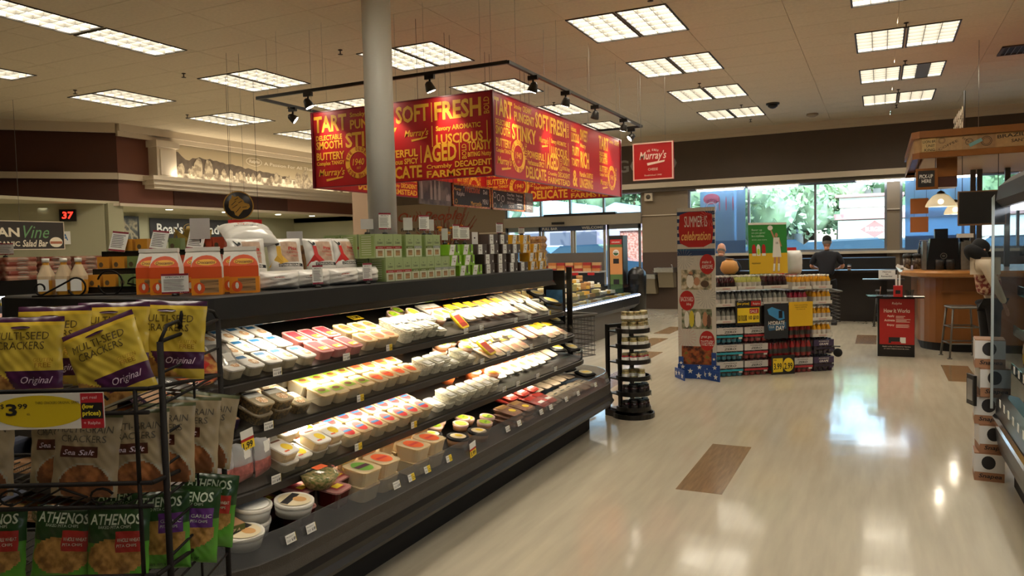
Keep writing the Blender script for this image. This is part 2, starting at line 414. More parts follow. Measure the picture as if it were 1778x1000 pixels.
b.box(-14.3, -13.85, 11.2, 18.75, 3.28, 3.36); b.box(-14.3, -13.93, 11.27, 18.65, 3.18, 3.28); b.box(-14.3, -14.0, 11.33, 18.6, 3.1, 3.18)
struct('trim_6', b, mat('bright cream trim', 'ddd0bb', .5))
b = MB(); b.box(-16.9, -16.7, 4, 19, 0, 2.8); b.box(-16.7, -14.2, 18.6, 18.8, 0, 2.8)
struct('wall_back', b, olive)
b = MB(); wallrun(b, (-19, 5.5), (-14.3, 10.35), 0, 2.75, .15, 0)
b.box(-14.55, -14.25, 10.4, 10.75, 0, 2.75); 
struct('wall_deli', b, olive)
struct('trim_7', MB().box(-16.7, -14.3, 5, 18.6, 2.74, 2.8).box(-16.7, -14.2, 18.6, 19, 2.6, 2.8), mat('deli soffit', 'c4bd9f', .7))
# right and rear walls close the room outside the view
struct('wall_right', MB().box(7, 7.2, -5, 19, 0, CZ+.1), wtan); struct('wall_rear', MB().box(-19, 7, -5.2, -5, 0, CZ+.1), wtan)
struct('wall_side', MB().box(-19.2, -19, -5, 19, 0, CZ+.1), wtan)
dl = mat('downlight lens', 'fff4dd', .4, em=14)
for i, y in enumerate((11.2, 12.6, 14.3, 16.2, 17.6)):
    t = thing('downlight', 'small round downlight in the pale deli soffit', 'light', (-15.1, y, 2.735), 0, 'deli soffit downlights')
    MB().lathe([(.09, 0), (.11, .004), (.11, .012)], n=16).build('trim_ring', white, t); MB().lathe([(.075, -.004), (.078, .006)], n=16).build('lens', dl, t)
area('deli_light', (-15.6, 13.5, 2.65), 1.2, 8, 60, (1, .95, .8), (0, 0, -1)); area('deli_light', (-16.2, 7.0, 2.65), 1.0, 2.5, 15, (1, .9, .75), (0, 0, -1))
area('mural_light', (-13.9, 14.8, 3.40), .08, 6, 26, (1, .86, .65), (-.5, 0, .9))
# mural
mu = thing('mural', 'sepia mural of trees and hills above the deli with a slogan', 'mural', (-14.27, 12, 3.36))
sky_ = mat('mural sky', 'a69678', .6); hill = mat('mural hill', '55493c', .6, var=.25, vs=9); fieldm = mat('mural field', 'd9cdb4', .6, col2='6b5d4a', vs=4, stretch=(1, 1, 5))
treem = mat('mural trees', 'a89a80', .6, col2='7a6c58', vs=9)
MF = frame((-14.255, 12, 3.36), (0, 1, 0), (0, 0, 1)); 
def mp(name, polys, m, off):
    mb = MB()
    for i, p in enumerate(polys): mb.add([(x, y, off+(i*.0001 if name == 'print_trees' else 0)) for x, y in p], [tuple(range(len(p)))])
    return mb.build(name, m, mu, Matrix.Translation((14.27, -12, -3.36)) @ MF)
mp('print_sky', [rc(0, 0, 5.95, .8)], sky_, .001)
R = random.Random(3)
hp = [(0, .52)]+[(x/10, .52+.1*math.sin(x*.9+.5)*(x < 6)+.05*R.random()-(max(0, x-9)*.0085)) for x in range(1, 59)]+[(5.95, .2), (5.95, 0), (0, 0)]
mp('print_hill', [[hp[i], hp[i+1], (hp[i+1][0], .1), (hp[i][0], .1)] for i in range(len(hp)-4)], hill, .002)
mp('print_field', [[(0, 0), (5.95, 0), (5.95, .24), (3.6, .26), (1.5, .2), (0, .13)]], fieldm, .003)
tr = []
for i in range(70):
    x = R.uniform(.05, 5.8); s = R.uniform(.05, .1)*(1.9 if R.random() < .12 else 1); tr.append([(x+(s*R.uniform(.7, 1.1))*math.cos(a*PI/5)*.8, .12+R.uniform(0, .03)+s+s*1.25*math.sin(a*PI/5)*R.uniform(.85, 1.1)) for a in range(10)])
tr += [[(x+.13*math.cos(a*PI/6)*R.uniform(.8, 1.1), .3+.24*math.sin(a*PI/6)*R.uniform(.85, 1.1)) for a in range(12)] for x in (.75, 1.05)]
mp('print_trees', tr, treem, .004)
mb = MB(); word(mb, 'Ralphs', 2.33, .56, .36, .1, .2, .02); word(mb, "A Passion For All That's Good", 2.85, .56, 2.5, .085, 0, .004)
for k in range(28):
    a, c = 2*PI*k/28, 2*PI*(k+1)/28; q = [(2.5+.27*math.cos(a), .61+.105*math.sin(a)), (2.5+.27*math.cos(c), .61+.105*math.sin(c)), (2.5+.255*math.cos(c), .61+.095*math.sin(c)), (2.5+.255*math.cos(a), .61+.095*math.sin(a))]
    mb.add([(*p, 0) for p in q], [(0, 1, 2, 3)])
for v in range(len(mb.v)): mb.v[v] = (mb.v[v][0], mb.v[v][1], .014)
mb.build('lettering', mat('mural lettering', 'e6dcc6', .5), mu, Matrix.Translation((14.27, -12, -3.36)) @ MF)
# round steel column and square column
t = thing('column', 'round off-white steel column rising behind the cheese case', 'column', (-4.25, 5.95, 0))
MB().lathe([(.135, 1.7), (.135, CZ)], n=28).build('shaft', mat('column paint', 'f4f2ea', .4), t)
MB().rbox([(.36, .36, 0), (.36, .36, 1.72)], .03).build('column_guard', mat('grey column guard', '66635d', .4, .5), t)
t = thing('column', 'square beige column between the deli and the red banner', 'column', (-8.8, 12, 0))
MB().box(-.27, .27, -.27, .27, 0, CZ).build('shaft', mat('beige column paint', 'b79d84', .6), t)
MB().box(-.29, .29, -.29, .29, 0, .12).build('plinth', wdark, t)
# wall lettering
mb = MB(); word(mb, "ALL THAT'S GOOD", -9.0, 3.52, 4.42, .33, 0, .02)
tag(mb.build('wall_lettering', mat('grey sign letters', '8d8880', .5), None, frame((0, Y-.012, 0), (1, 0, 0), (0, 0, 1))), "large grey letters of a slogan on the dark front wall", 'lettering')
mb = MB(); word(mb, 'Our People', -13.0, 2.42, 2.2, .36, .35, .016); word(mb, 'make the difference', -12.9, 2.22, 1.9, .13, 0, .01, m=1)
tag(mb.build('wall_lettering', [mat('rust red letters', '8e3a24', .5), ink], None, frame((0, Y-.012, 0), (1, 0, 0), (0, 0, 1))), 'rust red script lettering on the taupe wall behind the crackers', 'lettering')
struct('trim_8', MB().box(-14.2, -9.42, Y-.03, Y, 2.07, 2.1), trimw)
t = thing('wall_speaker', 'small square beige speaker high on the taupe wall', 'speaker', (-5.3, Y-.06, 2.86))
MB().box(-.1, .1, -.04, .06, -.1, .1).build('housing', trimw, t); MB(Matrix.Rotation(PI/2, 4, 'X')).lathe([(.06, .04), (.06, .045)], n=16).build('grille', whead, t)
# ceiling fittings
spr = MB().lathe([(.03, 0), (.03, -.01), (.008, -.012), (.008, -.06), (.035, -.062), (.035, -.066)], n=8).mesh('sprinkler', mat('dark brass', '3b2f24', .5, .5))
for x, y in [(-6.65, 8.45), (-2.3, 8.4), (-9.5, 8.3), (-11.9, 8.2), (.35, 13.4), (.3, 15.85), (.3, 17.6), (-2.8, 13.3), (-2.5, 15.8), (-2.6, 17.7), (-9.9, 11.0), (-12.2, 10.7), (.3, 11.1), (-5.6, 13.5), (-8.8, 13.4)]:
    tag(link('sprinkler', spr, None, Matrix.Translation((x, y, CZ))), 'small dark sprinkler head hanging under the tiled ceiling', 'sprinkler', 'ceiling sprinklers')
for (x, y), lb in (((-1.92, 15.97), 'dark dome camera on the ceiling beyond the light pairs'),):
    t = thing('dome_camera', lb, 'camera', (x, y, CZ)); MB().lathe([(.13, 0), (.13, -.03)], n=18).build('base_ring', dark, t); MB().lathe([(.1, -.03), (.09, -.07), (.05, -.1), (.01, -.11)], n=18).build('dome', black, t)
t = thing('smoke_detector', 'pale beige detector on the ceiling near the front wall', 'detector', (-1.32, 17.75, CZ)); MB().lathe([(.12, 0), (.12, -.04), (.06, -.07), (.02, -.075)], n=16).build('housing', mat('tan plastic', '9a8a74', .5), t)
t = thing('ceiling_vent', 'dark louvred air vent in the ceiling above the kiosk', 'vent', (1.6, 13.2, CZ))
f = MB(); f.box(0, 1.2, 0, .04, -.02, 0); f.box(0, 1.2, .56, .6, -.02, 0); f.box(0, .04, 0, .6, -.02, 0); f.box(1.16, 1.2, 0, .6, -.02, 0); f.build('frame', wbrown, t)
MB().box(.04, 1.16, .04, .56, -.004, -.002).build('backing', blackm, t)
sl = MB(Matrix.Rotation(.6, 4, 'Y')).box(-.004, .004, .04, .56, -.014, .014).mesh('slat', greym)
for i in range(14): link('slat', sl, t, Matrix.Translation((.1+i*.077, 0, -.012)))
# window tube lights on the front wall
tube = mat('fluorescent tube', 'f4f8ff', .3, em=14)
for x0, x1 in ((-4.05, -2.9), (-2.84, -1.68), (-.5, .69), (.75, 1.9), (2.6, 3.8)):
    t = thing('tube_light', 'bright fluorescent strip light along the window head', 'light', (x0, 18.71, 2.93), 0, 'strip lights along the window head')
    MB().box(0, x1-x0, -.05, .15, .02, .05).build('housing', white, t); MB().tube([(.03, 0, 0), (x1-x0-.03, 0, 0)], .022, 8).build('tube', tube, t)
# ============================================================ the big refrigerated cheese island
BX0, BX1, BY0, BY1 = -4.0, -2.58, 2.26, 6.2
def loop(e_, z): return [(x, y, z) for x, y in rrect(BX0-e_, BX1+e_, BY0-e_, BY1+e_, max(.1+e_*.8, .02), 5)]
LIP = {1: (.08, 1.055, 1.125), 2: (.16, .845, .912), 3: (.23, .628, .70), 4: (.43, .40, .51)}
case = thing('cheese_case', 'long black open refrigerated island with tiered shelves of cheese and meat', 'display case', (-3.29, 4.23, 0))
CI = Matrix.Translation((3.29, -4.23, 0))
def cb(name, mb, m, par=None): return mb.build(name, m, par or case, CI if par is None else None)
cb('base', MB().loops([loop(.28, 0), loop(.28, .22)]), blackm)
cb('bumper', MB().loops([loop(.40, .2), loop(.475, .225), loop(.49, .25), loop(.475, .275), loop(.475, .3), loop(.465, .33)], True, True), black)
cb('ledge', MB().loops([loop(.465, .325), loop(.455, .37), loop(.46, .41), loop(.44, .41), loop(.42, .38)], False, False), mat('perforated ledge', '4a443d', .4, .3, bump=.6, bs=300))
cb('core', MB().loops([loop(-.44, .2), loop(-.44, 1.34)]), blackm)
cb('lower_deck', MB().loops([loop(.44, .33), loop(.44, .38), loop(-.44, .50)], True, False), black)
cb('front_glass', MB().loops([loop(.458, .405), loop(.43, .51), loop(.424, .51), loop(.452, .405)], False, False), clear('case front acrylic', 'f2f2f2', .14, .1, .88, .05))
rail = mat('price rail', '2b2725', .35)
DEP = .5
TILT = .33
for k in (1, 2, 3):
    e_, z0, z1 = LIP[k]
    cb('shelf', MB().loops([loop(-.44, z0+(e_+.44)*math.tan(TILT)), loop(e_, z0), loop(e_, z0-.03), loop(-.44, z0+(e_+.44)*math.tan(TILT)-.04)], False, False), black)
    cb('shelf_rail', MB().loops([loop(e_+.001, z0-.046), loop(e_+.01, z0-.044), loop(e_+.012, z0-.012), loop(e_+.001, z0-.008)], False, False), rail)
    cb('shelf_lip', MB().loops([loop(e_+.004, z0), loop(e_+.004, z1), loop(e_, z1), loop(e_, z0)], False, False), acry)
can = MB().loops([loop(-.06, 1.345), loop(-.02, 1.325), loop(0, 1.325), loop(.0, 1.42), loop(-.02, 1.428)])
cb('canopy', can, mat('black satin canopy', '13100f', .55))
cb('light_shield', MB().loops([loop(0.0, 1.326), loop(.035, 1.288), loop(.031, 1.285), loop(-.004, 1.322)], False, False), clear('smoky shield', '5a5a58', .12, .1, .5, .1))
cb('end_post', MB().box(-2.60, -2.55, 6.48, 6.50, .5, 1.43), black)
cb('end_poster', MB().box(-2.80, -2.64, 6.47, 6.48, .97, 1.22).box(-2.83, -2.62, 6.481, 6.50, .9, 1.4, 1), [mat('blue ice poster', '4f7fa8', .5, var=.35, vs=14), black])
# lamp tubes under canopy and shelves (right side faces the aisle)
ctube = mat('case lamp', 'fff3d6', .4, em=22)
for e_, z, pw in ((-.04, 1.31, 15), (.04, 1.016, 11), (.12, .808, 11), (.19, .592, 4)):
    x = BX1+e_
    MB().box(x-.02, x+.02, 2.5, 5.9, z+.004, z+.012).build('lamp_housing', white, case, CI)
    area('case_lamp', (x-.0, 4.35, z), .025, 3.4, pw, (1, .87, .66), (-.32, 0, -1), math.radians(125))
area('case_lamp_near', (-3.3, 2.3, 1.3), 1.2, .03, 2.2, (1, .87, .66), (0, -.4, -1))
# ---- frame of a shelf: s along y, d = depth behind the lip, h above the shelf
def sh(k, s, d, h=0, rz=0, dt=0, ry=0):
    e_, z0, _ = LIP[k]; x = BX1+e_-.012; t = TILT if k < 4 else .135
    if k == 4: x -= .03
    return Matrix.Translation((x-d*math.cos(t)+h*math.sin(t), s, z0+.004+d*math.sin(t)+h*math.cos(t))) @ Matrix.Rotation(t+dt, 4, 'Y') @ Matrix.Rotation(rz, 4, 'Z')
def proto_tub(L, W, H, body, lid, labs, cat='tub', name='food_tub', flat=False, r=.02):
    """rectangular tub, long side along x; labs = [(kind, cx, cy, w(y), h(x), material)] printed on the lid"""
    t = MB().rbox([(L*.86, W*.86, 0), (L*.97, W*.97, H-.006)], r).build(name, body); t['category'] = cat
    MB().rbox([(L, W, H-.008), (L, W, H-.001), (L*.95, W*.93, H), ], r).build('lid', lid, t)
    mb = MB()
    for i, (k, cx, cy, w_, h_, m_) in enumerate(labs):
        P = ell(cx, cy, h_/2, w_/2, 16) if k == 'o' else rc(cx-h_/2, cy-w_/2, h_, w_)
        mb.add([(x, y, H+.001+i*.0006) for x, y in P], [tuple(range(len(P)))], i)
    if labs: mb.build('lid_label', [l[5] for l in labs], t)
    return t
def proto_round(R_, H, body, lid, labs, r0=.85, name='round_tub'):
    t = MB().lathe([(R_*r0, 0), (R_*.97, H-.012)], n=22).build(name, body); t['category'] = 'tub'
    MB().lathe([(R_*.99, H-.016), (R_, H-.014), (R_, H-.001), (R_*.94, H), (R_*.9, H-.003), (.001, H-.003)], n=22, cap=False).build('lid', lid, t)
    mb = MB()
    for i, (k, cx, cy, w_, h_, m_) in enumerate(labs):
        P = ell(cx, cy, h_/2, w_/2, 18) if k == 'o' else rc(cx-h_/2, cy-w_/2, h_, w_)
        mb.add([(x, y, H+i*.0007) for x, y in P], [tuple(range(len(P)))], i)
    if labs: mb.build('lid_label', [l[5] for l in labs], t)
    return t
ORD = ('1st', '2nd', '3rd')+tuple('%dth' % i for i in range(4, 40))
def short(s): return s.replace(' on the ', ' on ').replace(' with a ', ' with ').replace(' with an ', ' with ').replace(' and nut picture', '').replace('clear tub of white cheese crumbles', 'clear white crumble tub')
def rowfill(proto, k, s0, s1, ps, rows, layers, label, group, H, seed=0, jit=.006, top_missing=.15):
    R = random.Random(seed); n = max(1, int(round((s1-s0)/ps)))
    for di in rows:
        for i in range(n):
            L_ = layers
            for l in range(layers):
                if l == layers-1 and l > 0 and R.random() < top_missing: continue
                put(proto, sh(k, s0+(i+.5)*(s1-s0)/n+R.uniform(-jit, jit), di+R.uniform(-jit, jit), l*H, R.uniform(-.05, .05)), '%s, %s%s row, %s from left' % (short(label), ('' if layers < 2 else ('lower ', 'upper ')[l]), ('front', 'middle', 'back')[rows.index(di)], ORD[i]), group)
cream = mat('cream cheese body', 'e6d6a8', .5); clid = clear('frosted lid', 'ffefcc', .1, .18, .9, .35)
white_lab = mat('white label', 'f3f0e8', .5); blue_lab = mat('blue label', '2f6c9c', .5); nuts = mat('nut picture', 'c98f52', .6, col2='f0dcc0', vs=120)
or_lab = mat('orange label', 'e0602a', .5); gr_lab = mat('green label', '7fa32e', .5); rd_lab = mat('red label', 'c83434', .5); yl = mat('yellow label', 'f1cf2a', .5)
blk_lab = mat('black label', '201c1c', .5); lime = mat('lime label', 'b4d430', .5); brownl = mat('brown label', '6b3a22', .5)
pinkb = mat('pink tray body', 'd88a84', .4); pinkl = mat('pink tray lid', 'cf6a6c', .35)
salad = clear('clear lid over crumbles', 'ffffff', .2, .1, .95)
crumb = mat('cheese crumbles', 'f3ead2', .6, var=.2, vs=90, bump=.8, bs=120)
G = 'shelf'
t_blue = proto_tub(.135, .095, .05, frost, white, [('r', 0, 0, .08, .118, white_lab), ('r', -.038, -.012, .055, .028, blue_lab), ('o', .02, .012, .045, .055, nuts)])
t_pink = proto_tub(.145, .10, .05, pinkb, clear('pink frosted lid', 'f0b8b4', .1, .2, .9, .5), [('r', 0, 0, .07, .115, mat('crimson label', 'a8323c', .5)), ('r', .03, .005, .055, .035, yl), ('r', .036, .012, .03, .012, white_lab)])
t_or = proto_tub(.125, .10, .06, frost, clid, [('o', 0, 0, .07, .09, or_lab), ('r', 0, 0, .05, .012, rd_lab)])
t_gr = proto_tub(.125, .10, .06, frost, clid, [('r', 0, 0, .07, .06, gr_lab), ('o', 0, 0, .05, .032, brownl)])
t_rd = proto_tub(.125, .10, .06, frost, clid, [('o', 0, 0, .072, .092, rd_lab), ('r', 0, 0, .062, .02, blue_lab)])
t_yw = proto_tub(.135, .10, .05, frost, white, [('r', 0, 0, .085, .12, white_lab), ('o', .015, .01, .05, .06, yl), ('r', -.045, 0, .06, .012, brownl), ('r', .045, -.02, .03, .01, or_lab)])
t_cr = proto_tub(.13, .10, .042, crumb, salad, [('r', .03, 0, .06, .04, white_lab)])
t_nut = proto_tub(.135, .10, .05, mat('nut body', '4d4636', .5, col2='8a6f46', vs=90), clid, [('r', -.035, 0, .085, .05, white_lab), ('r', -.05, 0, .08, .01, blk_lab), ('o', .025, 0, .05, .06, nuts)])
t_nut2 = t_blue
r_lime = proto_round(.052, .045, mat('salsa body', 'b8825a', .5), mat('pale pink lid', 'dcb8a4', .4), [('o', 0, 0, .075, .075, lime), ('r', .005, 0, .05, .015, gr_lab)])
r_orange = proto_round(.054, .075, mat('orange cup body', 'c4622e', .4), mat('peach lid', 'e3a78a', .4), [('o', 0, 0, .075, .075, mat('orange print', 'ee8f3c', .5)), ('r', 0, 0, .05, .02, yl)], .78)
# shelf 1
rowfill(t_blue, 1, 2.36, 2.92, .108, (.07, .215, .36), 1, 'white tub with a blue strip and nut picture on the top shelf', 'blue-strip tubs on the top shelf', .052, 1)
rowfill(t_pink, 1, 2.95, 3.30, .112, (.075, .225), 1, 'pink tray with a yellow sticker on the top shelf', 'pink trays on the top shelf', .052, 2)
rowfill(t_or, 1, 3.33, 3.66, .11, (.07, .205), 1, 'frosted tub with an orange oval label on the top shelf', 'orange oval tubs on the top shelf', .06, 3)
rowfill(t_cr, 1, 3.70, 4.18, .105, (.07, .17), 2, 'clear tub of white cheese crumbles on the top shelf', 'crumble tubs on the top shelf', .04, 4, .01)
for i, (s, d) in enumerate(((4.02, .33), (4.13, .38), (4.24, .13), (4.33, .19), (4.14, .27))):
    put(r_lime, sh(1, s, d, .0 if i < 2 else .03, .3, .12), 'round tub with a lime green lid label on the top shelf', 'lime tubs on the top shelf')
# shelf 2
rowfill(t_nut, 2, 2.42, 2.80, .115, (.075, .22, .36), 2, 'tub with a white label and dark nuts on the second shelf', 'nut tubs on the second shelf', .051, 5, .008, .5)
rowfill(t_gr, 2, 2.86, 3.28, .108, (.07, .2, .32), 1, 'frosted tub with a green and brown label on the second shelf', 'green label tubs on the second shelf', .06, 6)
rowfill(t_or, 2, 3.30, 3.74, .108, (.07, .2), 1, 'frosted tub with an orange oval label on the second shelf', 'orange oval tubs on the second shelf', .06, 7)
rowfill(t_cr, 2, 3.78, 4.42, .107, (.07,), 2, 'clear tub of white cheese crumbles on the second shelf', 'crumble tubs on the second shelf', .04, 8, .01)
for i, (s, d, h) in enumerate(((3.98, .36, 0), (3.98, .36, .046), (4.24, .2, 0), (4.24, .2, .046), (4.36, .25, .02), (4.44, .12, .03), (4.55, .2, .03), (4.5, .28, .0))):
    put(r_lime, sh(2, s, d, h, .3, .05), 'round tub with a lime green lid label on the second shelf', 'lime tubs on the second shelf')
# shelf 3
rowfill(t_yw, 3, 2.5, 2.92, .11, (.07, .21, .35), 2, 'white tub with a yellow oval picture on the third shelf', 'yellow oval tubs on the third shelf', .051, 9, .012, .25)
rowfill(t_rd, 3, 2.95, 3.75, .108, (.07, .2, .32), 1, 'frosted tub with a red oval label on the third shelf', 'red oval tubs on the third shelf', .06, 10)
rowfill(t_or, 3, 3.42, 3.76, .11, (.2,), 1, 'frosted tub with an orange oval label on the third shelf', 'orange oval tubs on the third shelf', .06, 11) if False else None
rowfill(t_cr, 3, 3.80, 4.60, .108, (.07,), 2, 'clear tub of white cheese crumbles on the third shelf', 'crumble tubs on the third shelf', .04, 12, .01)
for i, (s, d, h) in enumerate(((4.12, .38, 0), (4.24, .4, 0), (4.33, .27, 0), (4.37, .4, 0), (4.45, .3, .02), (4.63, .1, .02), (4.72, .2, .02), (4.55, .2, .01), (4.62, .32, .0))):
    put(r_orange, sh(3, s, d, h, .3+i), 'orange cup with a pale peach lid on the third shelf', 'orange cups on the third shelf')
# deck
big_or = proto_tub(.155, .145, .075, frost, clid, [('o', 0, 0, .10, .12, or_lab), ('r', 0, 0, .075, .02, rd_lab)], r=.03)
big_gr = proto_tub(.155, .145, .075, frost, clid, [('o', 0, 0, .10, .12, mat('leaf green label', '5f9430', .5)), ('r', 0, 0, .09, .03, mat('plum label', '4a2336', .5))], r=.03)
i = 0
for d, ss in ((.09, (2.93, 3.09, 3.38, 3.54)), (.26, (2.95, 3.12, 3.29, 3.46, 3.63))):
    for s in ss:
        g = s in (2.93, 2.95)
        for l in range(2 if d < .2 or s > 3.2 else 2):
            put(big_gr if g else big_or, sh(4, s, d, .077*l-(0 if d < .2 else 0), random.uniform(-.06, .06)), 'large frosted tub with a green oval label on the bottom deck' if g else 'large frosted tub with an orange oval label on the bottom deck', 'large green tubs' if g else 'large orange tubs')
maroon = mat('dark red jelly body', '4d1512', .25, coat=.4)
t_mar = proto_tub(.13, .13, .08, maroon, clear('rose frosted lid', 'e8a8a0', .1, .2, .9, .5), [('r', 0, 0, .07, .085, mat('wine label', '8e2430', .5)), ('r', .01, .012, .055, .035, yl)], r=.028)
for s, d, h in ((2.60, .19, .04), (2.71, .08, .04), (2.82, .17, .04), (2.48, .28, 0), (2.52, .12, 0)):
    put(t_mar, sh(4, s, d, h, .1), 'dark red tub with a pink lid and yellow sticker on the deck', 'dark red tubs on the deck')
r_white = proto_round(.085, .06, clear('pale tub body', 'e9e6dc', .1, .2, .9, .6), mat('white rim lid', 'e8e2d6', .35), [('o', 0, 0, .14, .14, mat('cream lid print', 'd9c9a6', .5)), ('r', -.02, 0, .12, .035, blk_lab), ('o', .02, .01, .05, .06, mat('tan picture', 'cc9a5e', .5))], .88)
r_plain = proto_round(.08, .065, clear('pale tub body', 'e9e6dc'), mat('white rim lid', 'e8e2d6'), [('o', 0, 0, .13, .13, white_lab)], .88)
put(r_white, sh(4, 2.47, .10, .07, .3, 0), 'white rimmed round dip tub in front of the dark red tubs', 'tub')
put(r_white, sh(4, 2.2, .12, .02, .1, 0), 'white rimmed round dip tub at the near corner of the deck', 'tub').pop('group')
put(r_plain, sh(4, 2.33, .20, .065, .2), 'plain white-lidded round tub on top of its stack on the deck')
put(r_plain, sh(4, 2.33, .20, 0, .2), 'plain white-lidded round tub under another on the deck')
put(r_plain, sh(4, 2.42, .40, .03, .2), 'round white-lidded tub at the back of the deck')
# big clear salad bowl on top
t = MB().lathe([(.055, 0), (.075, .03), (.088, .06)], n=24).build('salad_bowl', mat('leafy salad', '6f7f3a', .5, col2='c9b27a', vs=60)); 
MB().lathe([(.058, -.002), (.079, .03), (.094, .062), (.096, .066), (.088, .07), (.07, .088), (.001, .09)], n=24, cap=False).build('lid', salad, t)
MB().box(-.02, .02, -.035, .035, .0895, .0905).build('lid_label', or_lab, t)
tag(t, 'clear domed bowl of salad on top of the dark red tubs', 'salad bowl'); t.matrix_world = sh(4, 2.66, .13, .125, 0)
# long packs (salami, hot dogs) leaning on the shelves, far half
def proto_long(L, W, H, bodym, labs, name='flat_pack', film_=True):
    mb = MB(); mb.smooth = False; mb.rbox([(L*.8, W*.8, 0), (L*.9, W*.9, H*.6), (L*.72, W*.74, H)], .02)
    t = mb.build(name, bodym); t['category'] = 'pack'
    MB().rbox([(L, W, H*.3), (L, W, H*.42)], .006).build('pouch_rim', film, t)
    mb = MB()
    for i, (k, cx, cy, w_, h_, m_) in enumerate(labs):
        P = ell(cx, cy, h_/2, w_/2, 14) if k == 'o' else rc(cx-h_/2, cy-w_/2, h_, w_)
        mb.add([(x, y, H+.0008+i*.0006) for x, y in P], [tuple(range(len(P)))], i)
    if labs: mb.build('pack_label', [l[5] for l in labs], t)
    return t
ham = mat('sliced ham', 'd9a68c', .45, var=.15, vs=30); turk = mat('sliced turkey', 'e6cfae', .45, var=.12, vs=30); brie = mat('brie rind', 'efe6c8', .6, var=.05); beef = mat('red beef', 'b03a2c', .4, var=.25, vs=25)
l_yel = proto_long(.27, .12, .022, turk, [('r', -.07, 0, .10, .10, yl), ('r', -.03, 0, .10, .02, blk_lab), ('o', .06, 0, .08, .08, ham)])
l_blue = proto_long(.29, .12, .022, ham, [('r', -.07, 0, .10, .10, mat('amber label', 'e0b23a', .5)), ('r', .0, 0, .10, .05, mat('slate blue label', '6a8aa0', .5)), ('r', -.03, 0, .08, .02, white_lab)])
l_white = proto_long(.25, .13, .028, mat('white wrap pack', 'f2ead8', .35), [('r', -.05, 0, .10, .08, white_lab), ('o', .05, 0, .07, .06, gr_lab), ('r', -.02, 0, .10, .016, or_lab)])
l_brown = proto_long(.2, .15, .03, mat('brown meat', '8a5b3f', .45, var=.3, vs=30), [('r', -.05, 0, .12, .05, mat('kraft label', 'b48a52', .5)), ('o', .03, 0, .06, .05, yl)])
l_red = proto_long(.22, .14, .025, beef, [('r', -.05, 0, .12, .05, mat('bright red label', 'd43a2e', .5)), ('r', .04, 0, .08, .03, white_lab)])
l_grey = proto_long(.2, .15, .02, mat('grey meat', '8d7d68', .45, var=.3, vs=30), [('r', -.03, 0, .11, .05, mat('stone label', 'a79a80', .5)), ('r', -.03, 0, .07, .014, blk_lab)])
l_brie = proto_long(.22, .11, .03, brie, [('o', 0, 0, .065, .14, mat('brie top', 'e2d7ac', .6)), ('r', .0, -.04, .01, .16, brownl)])
R = random.Random(11)
def longrow(pr, k, s0, s1, ps, d, lab, grp, h=0, dt=.06, lay=1):
    n = max(1, int(round((s1-s0)/ps)))
    for l in range(lay):
        for i in range(n): put(pr, sh(k, s0+(i+.5)*(s1-s0)/n, d+R.uniform(-.01, .01), h+l*.032+.0, R.uniform(-.08, .08), dt), '%s, %s%s from left' % (short(lab), '' if lay < 2 else ('lower ', 'middle ' if lay > 2 else 'upper ', 'upper ')[l], ORD[i]), grp)
longrow(l_yel, 1, 4.58, 5.0, .135, .2, 'long yellow labelled meat pack on the top shelf', 'yellow meat packs on the top shelf', .03)
longrow(l_blue, 1, 5.0, 5.42, .135, .2, 'long amber and blue labelled pack on the top shelf', 'amber and blue packs on the top shelf', .03)
longrow(l_brie, 1, 5.45, 6.05, .15, .34, 'oblong pale brie pack at the back of the top shelf', 'back brie packs on the top shelf', .0)
longrow(l_brie, 1, 5.5, 6.0, .22, .13, 'oblong pale brie pack near the lip of the top shelf', 'front brie packs on the top shelf', .0)
longrow(l_white, 1, 4.36, 4.58, .11, .3, 'white wrapped pack behind the lime tubs on the top shelf', 'white packs behind the lime tubs', .02)
t_bac = proto_tub(.15, .11, .02, yl, yl, [('r', .0, 0, .085, .12, beef), ('r', -.05, 0, .08, .02, white_lab)], 'pack', 'bacon_pack')
put(t_bac, sh(1, 4.47, .1, .03, .1, .5), 'small yellow edged bacon pack leaning on the top shelf')
longrow(l_white, 2, 4.62, 5.22, .14, .26, 'white wrapped pack with a green spot on the second shelf', 'white packs on the second shelf', .03, .16, 2)
longrow(l_yel, 2, 4.6, 5.3, .14, .11, 'long yellow labelled meat pack on the second shelf', 'yellow meat packs on the second shelf', .0, .1)
put(t_bac, sh(2, 4.66, .08, .04, .1, .4), 'small yellow edged bacon pack leaning on the second shelf')
longrow(l_blue, 2, 5.25, 5.75, .15, .2, 'long amber and blue labelled pack on the second shelf', 'amber and blue packs on the second shelf', .02)
longrow(l_yel, 2, 5.75, 6.15, .15, .15, 'long yellow pack at the far end of the second shelf', 'far yellow packs on the second shelf', .0)
longrow(l_white, 3, 4.75, 5.6, .15, .2, 'white wrapped pack with a green spot on the third shelf', 'white packs on the third shelf', .02)
longrow(l_red, 3, 4.75, 5.6, .15, .17, 'red beef pack under the white packs on the third shelf', 'red packs on the third shelf', -.0, .0) if False else None
longrow(l_grey, 3, 5.6, 5.95, .16, .2, 'grey meat pack on the third shelf', 'grey packs on the third shelf', .02)
longrow(l_grey, 4, 5.0, 6.2, .16, .12, 'grey meat pack near the glass of the deck', 'front grey packs on the deck', .0, .05)
longrow(l_grey, 4, 5.05, 6.2, .16, .32, 'grey meat pack at the back of the deck', 'back grey packs on the deck', .03, .05)
longrow(l_red, 4, 4.78, 5.3, .16, .28, 'red beef pack in the pile on the deck', 'upper red packs on the deck', .06, .1, 2)
longrow(l_red, 4, 4.95, 5.25, .15, .1, 'red beef pack by the deck glass', 'red packs by the deck glass', .05, .1)
longrow(l_brown, 4, 4.5, 4.85, .17, .1, 'brown packed sandwich meat stacked on the deck', 'brown packs on the deck', .0, .05, 3)
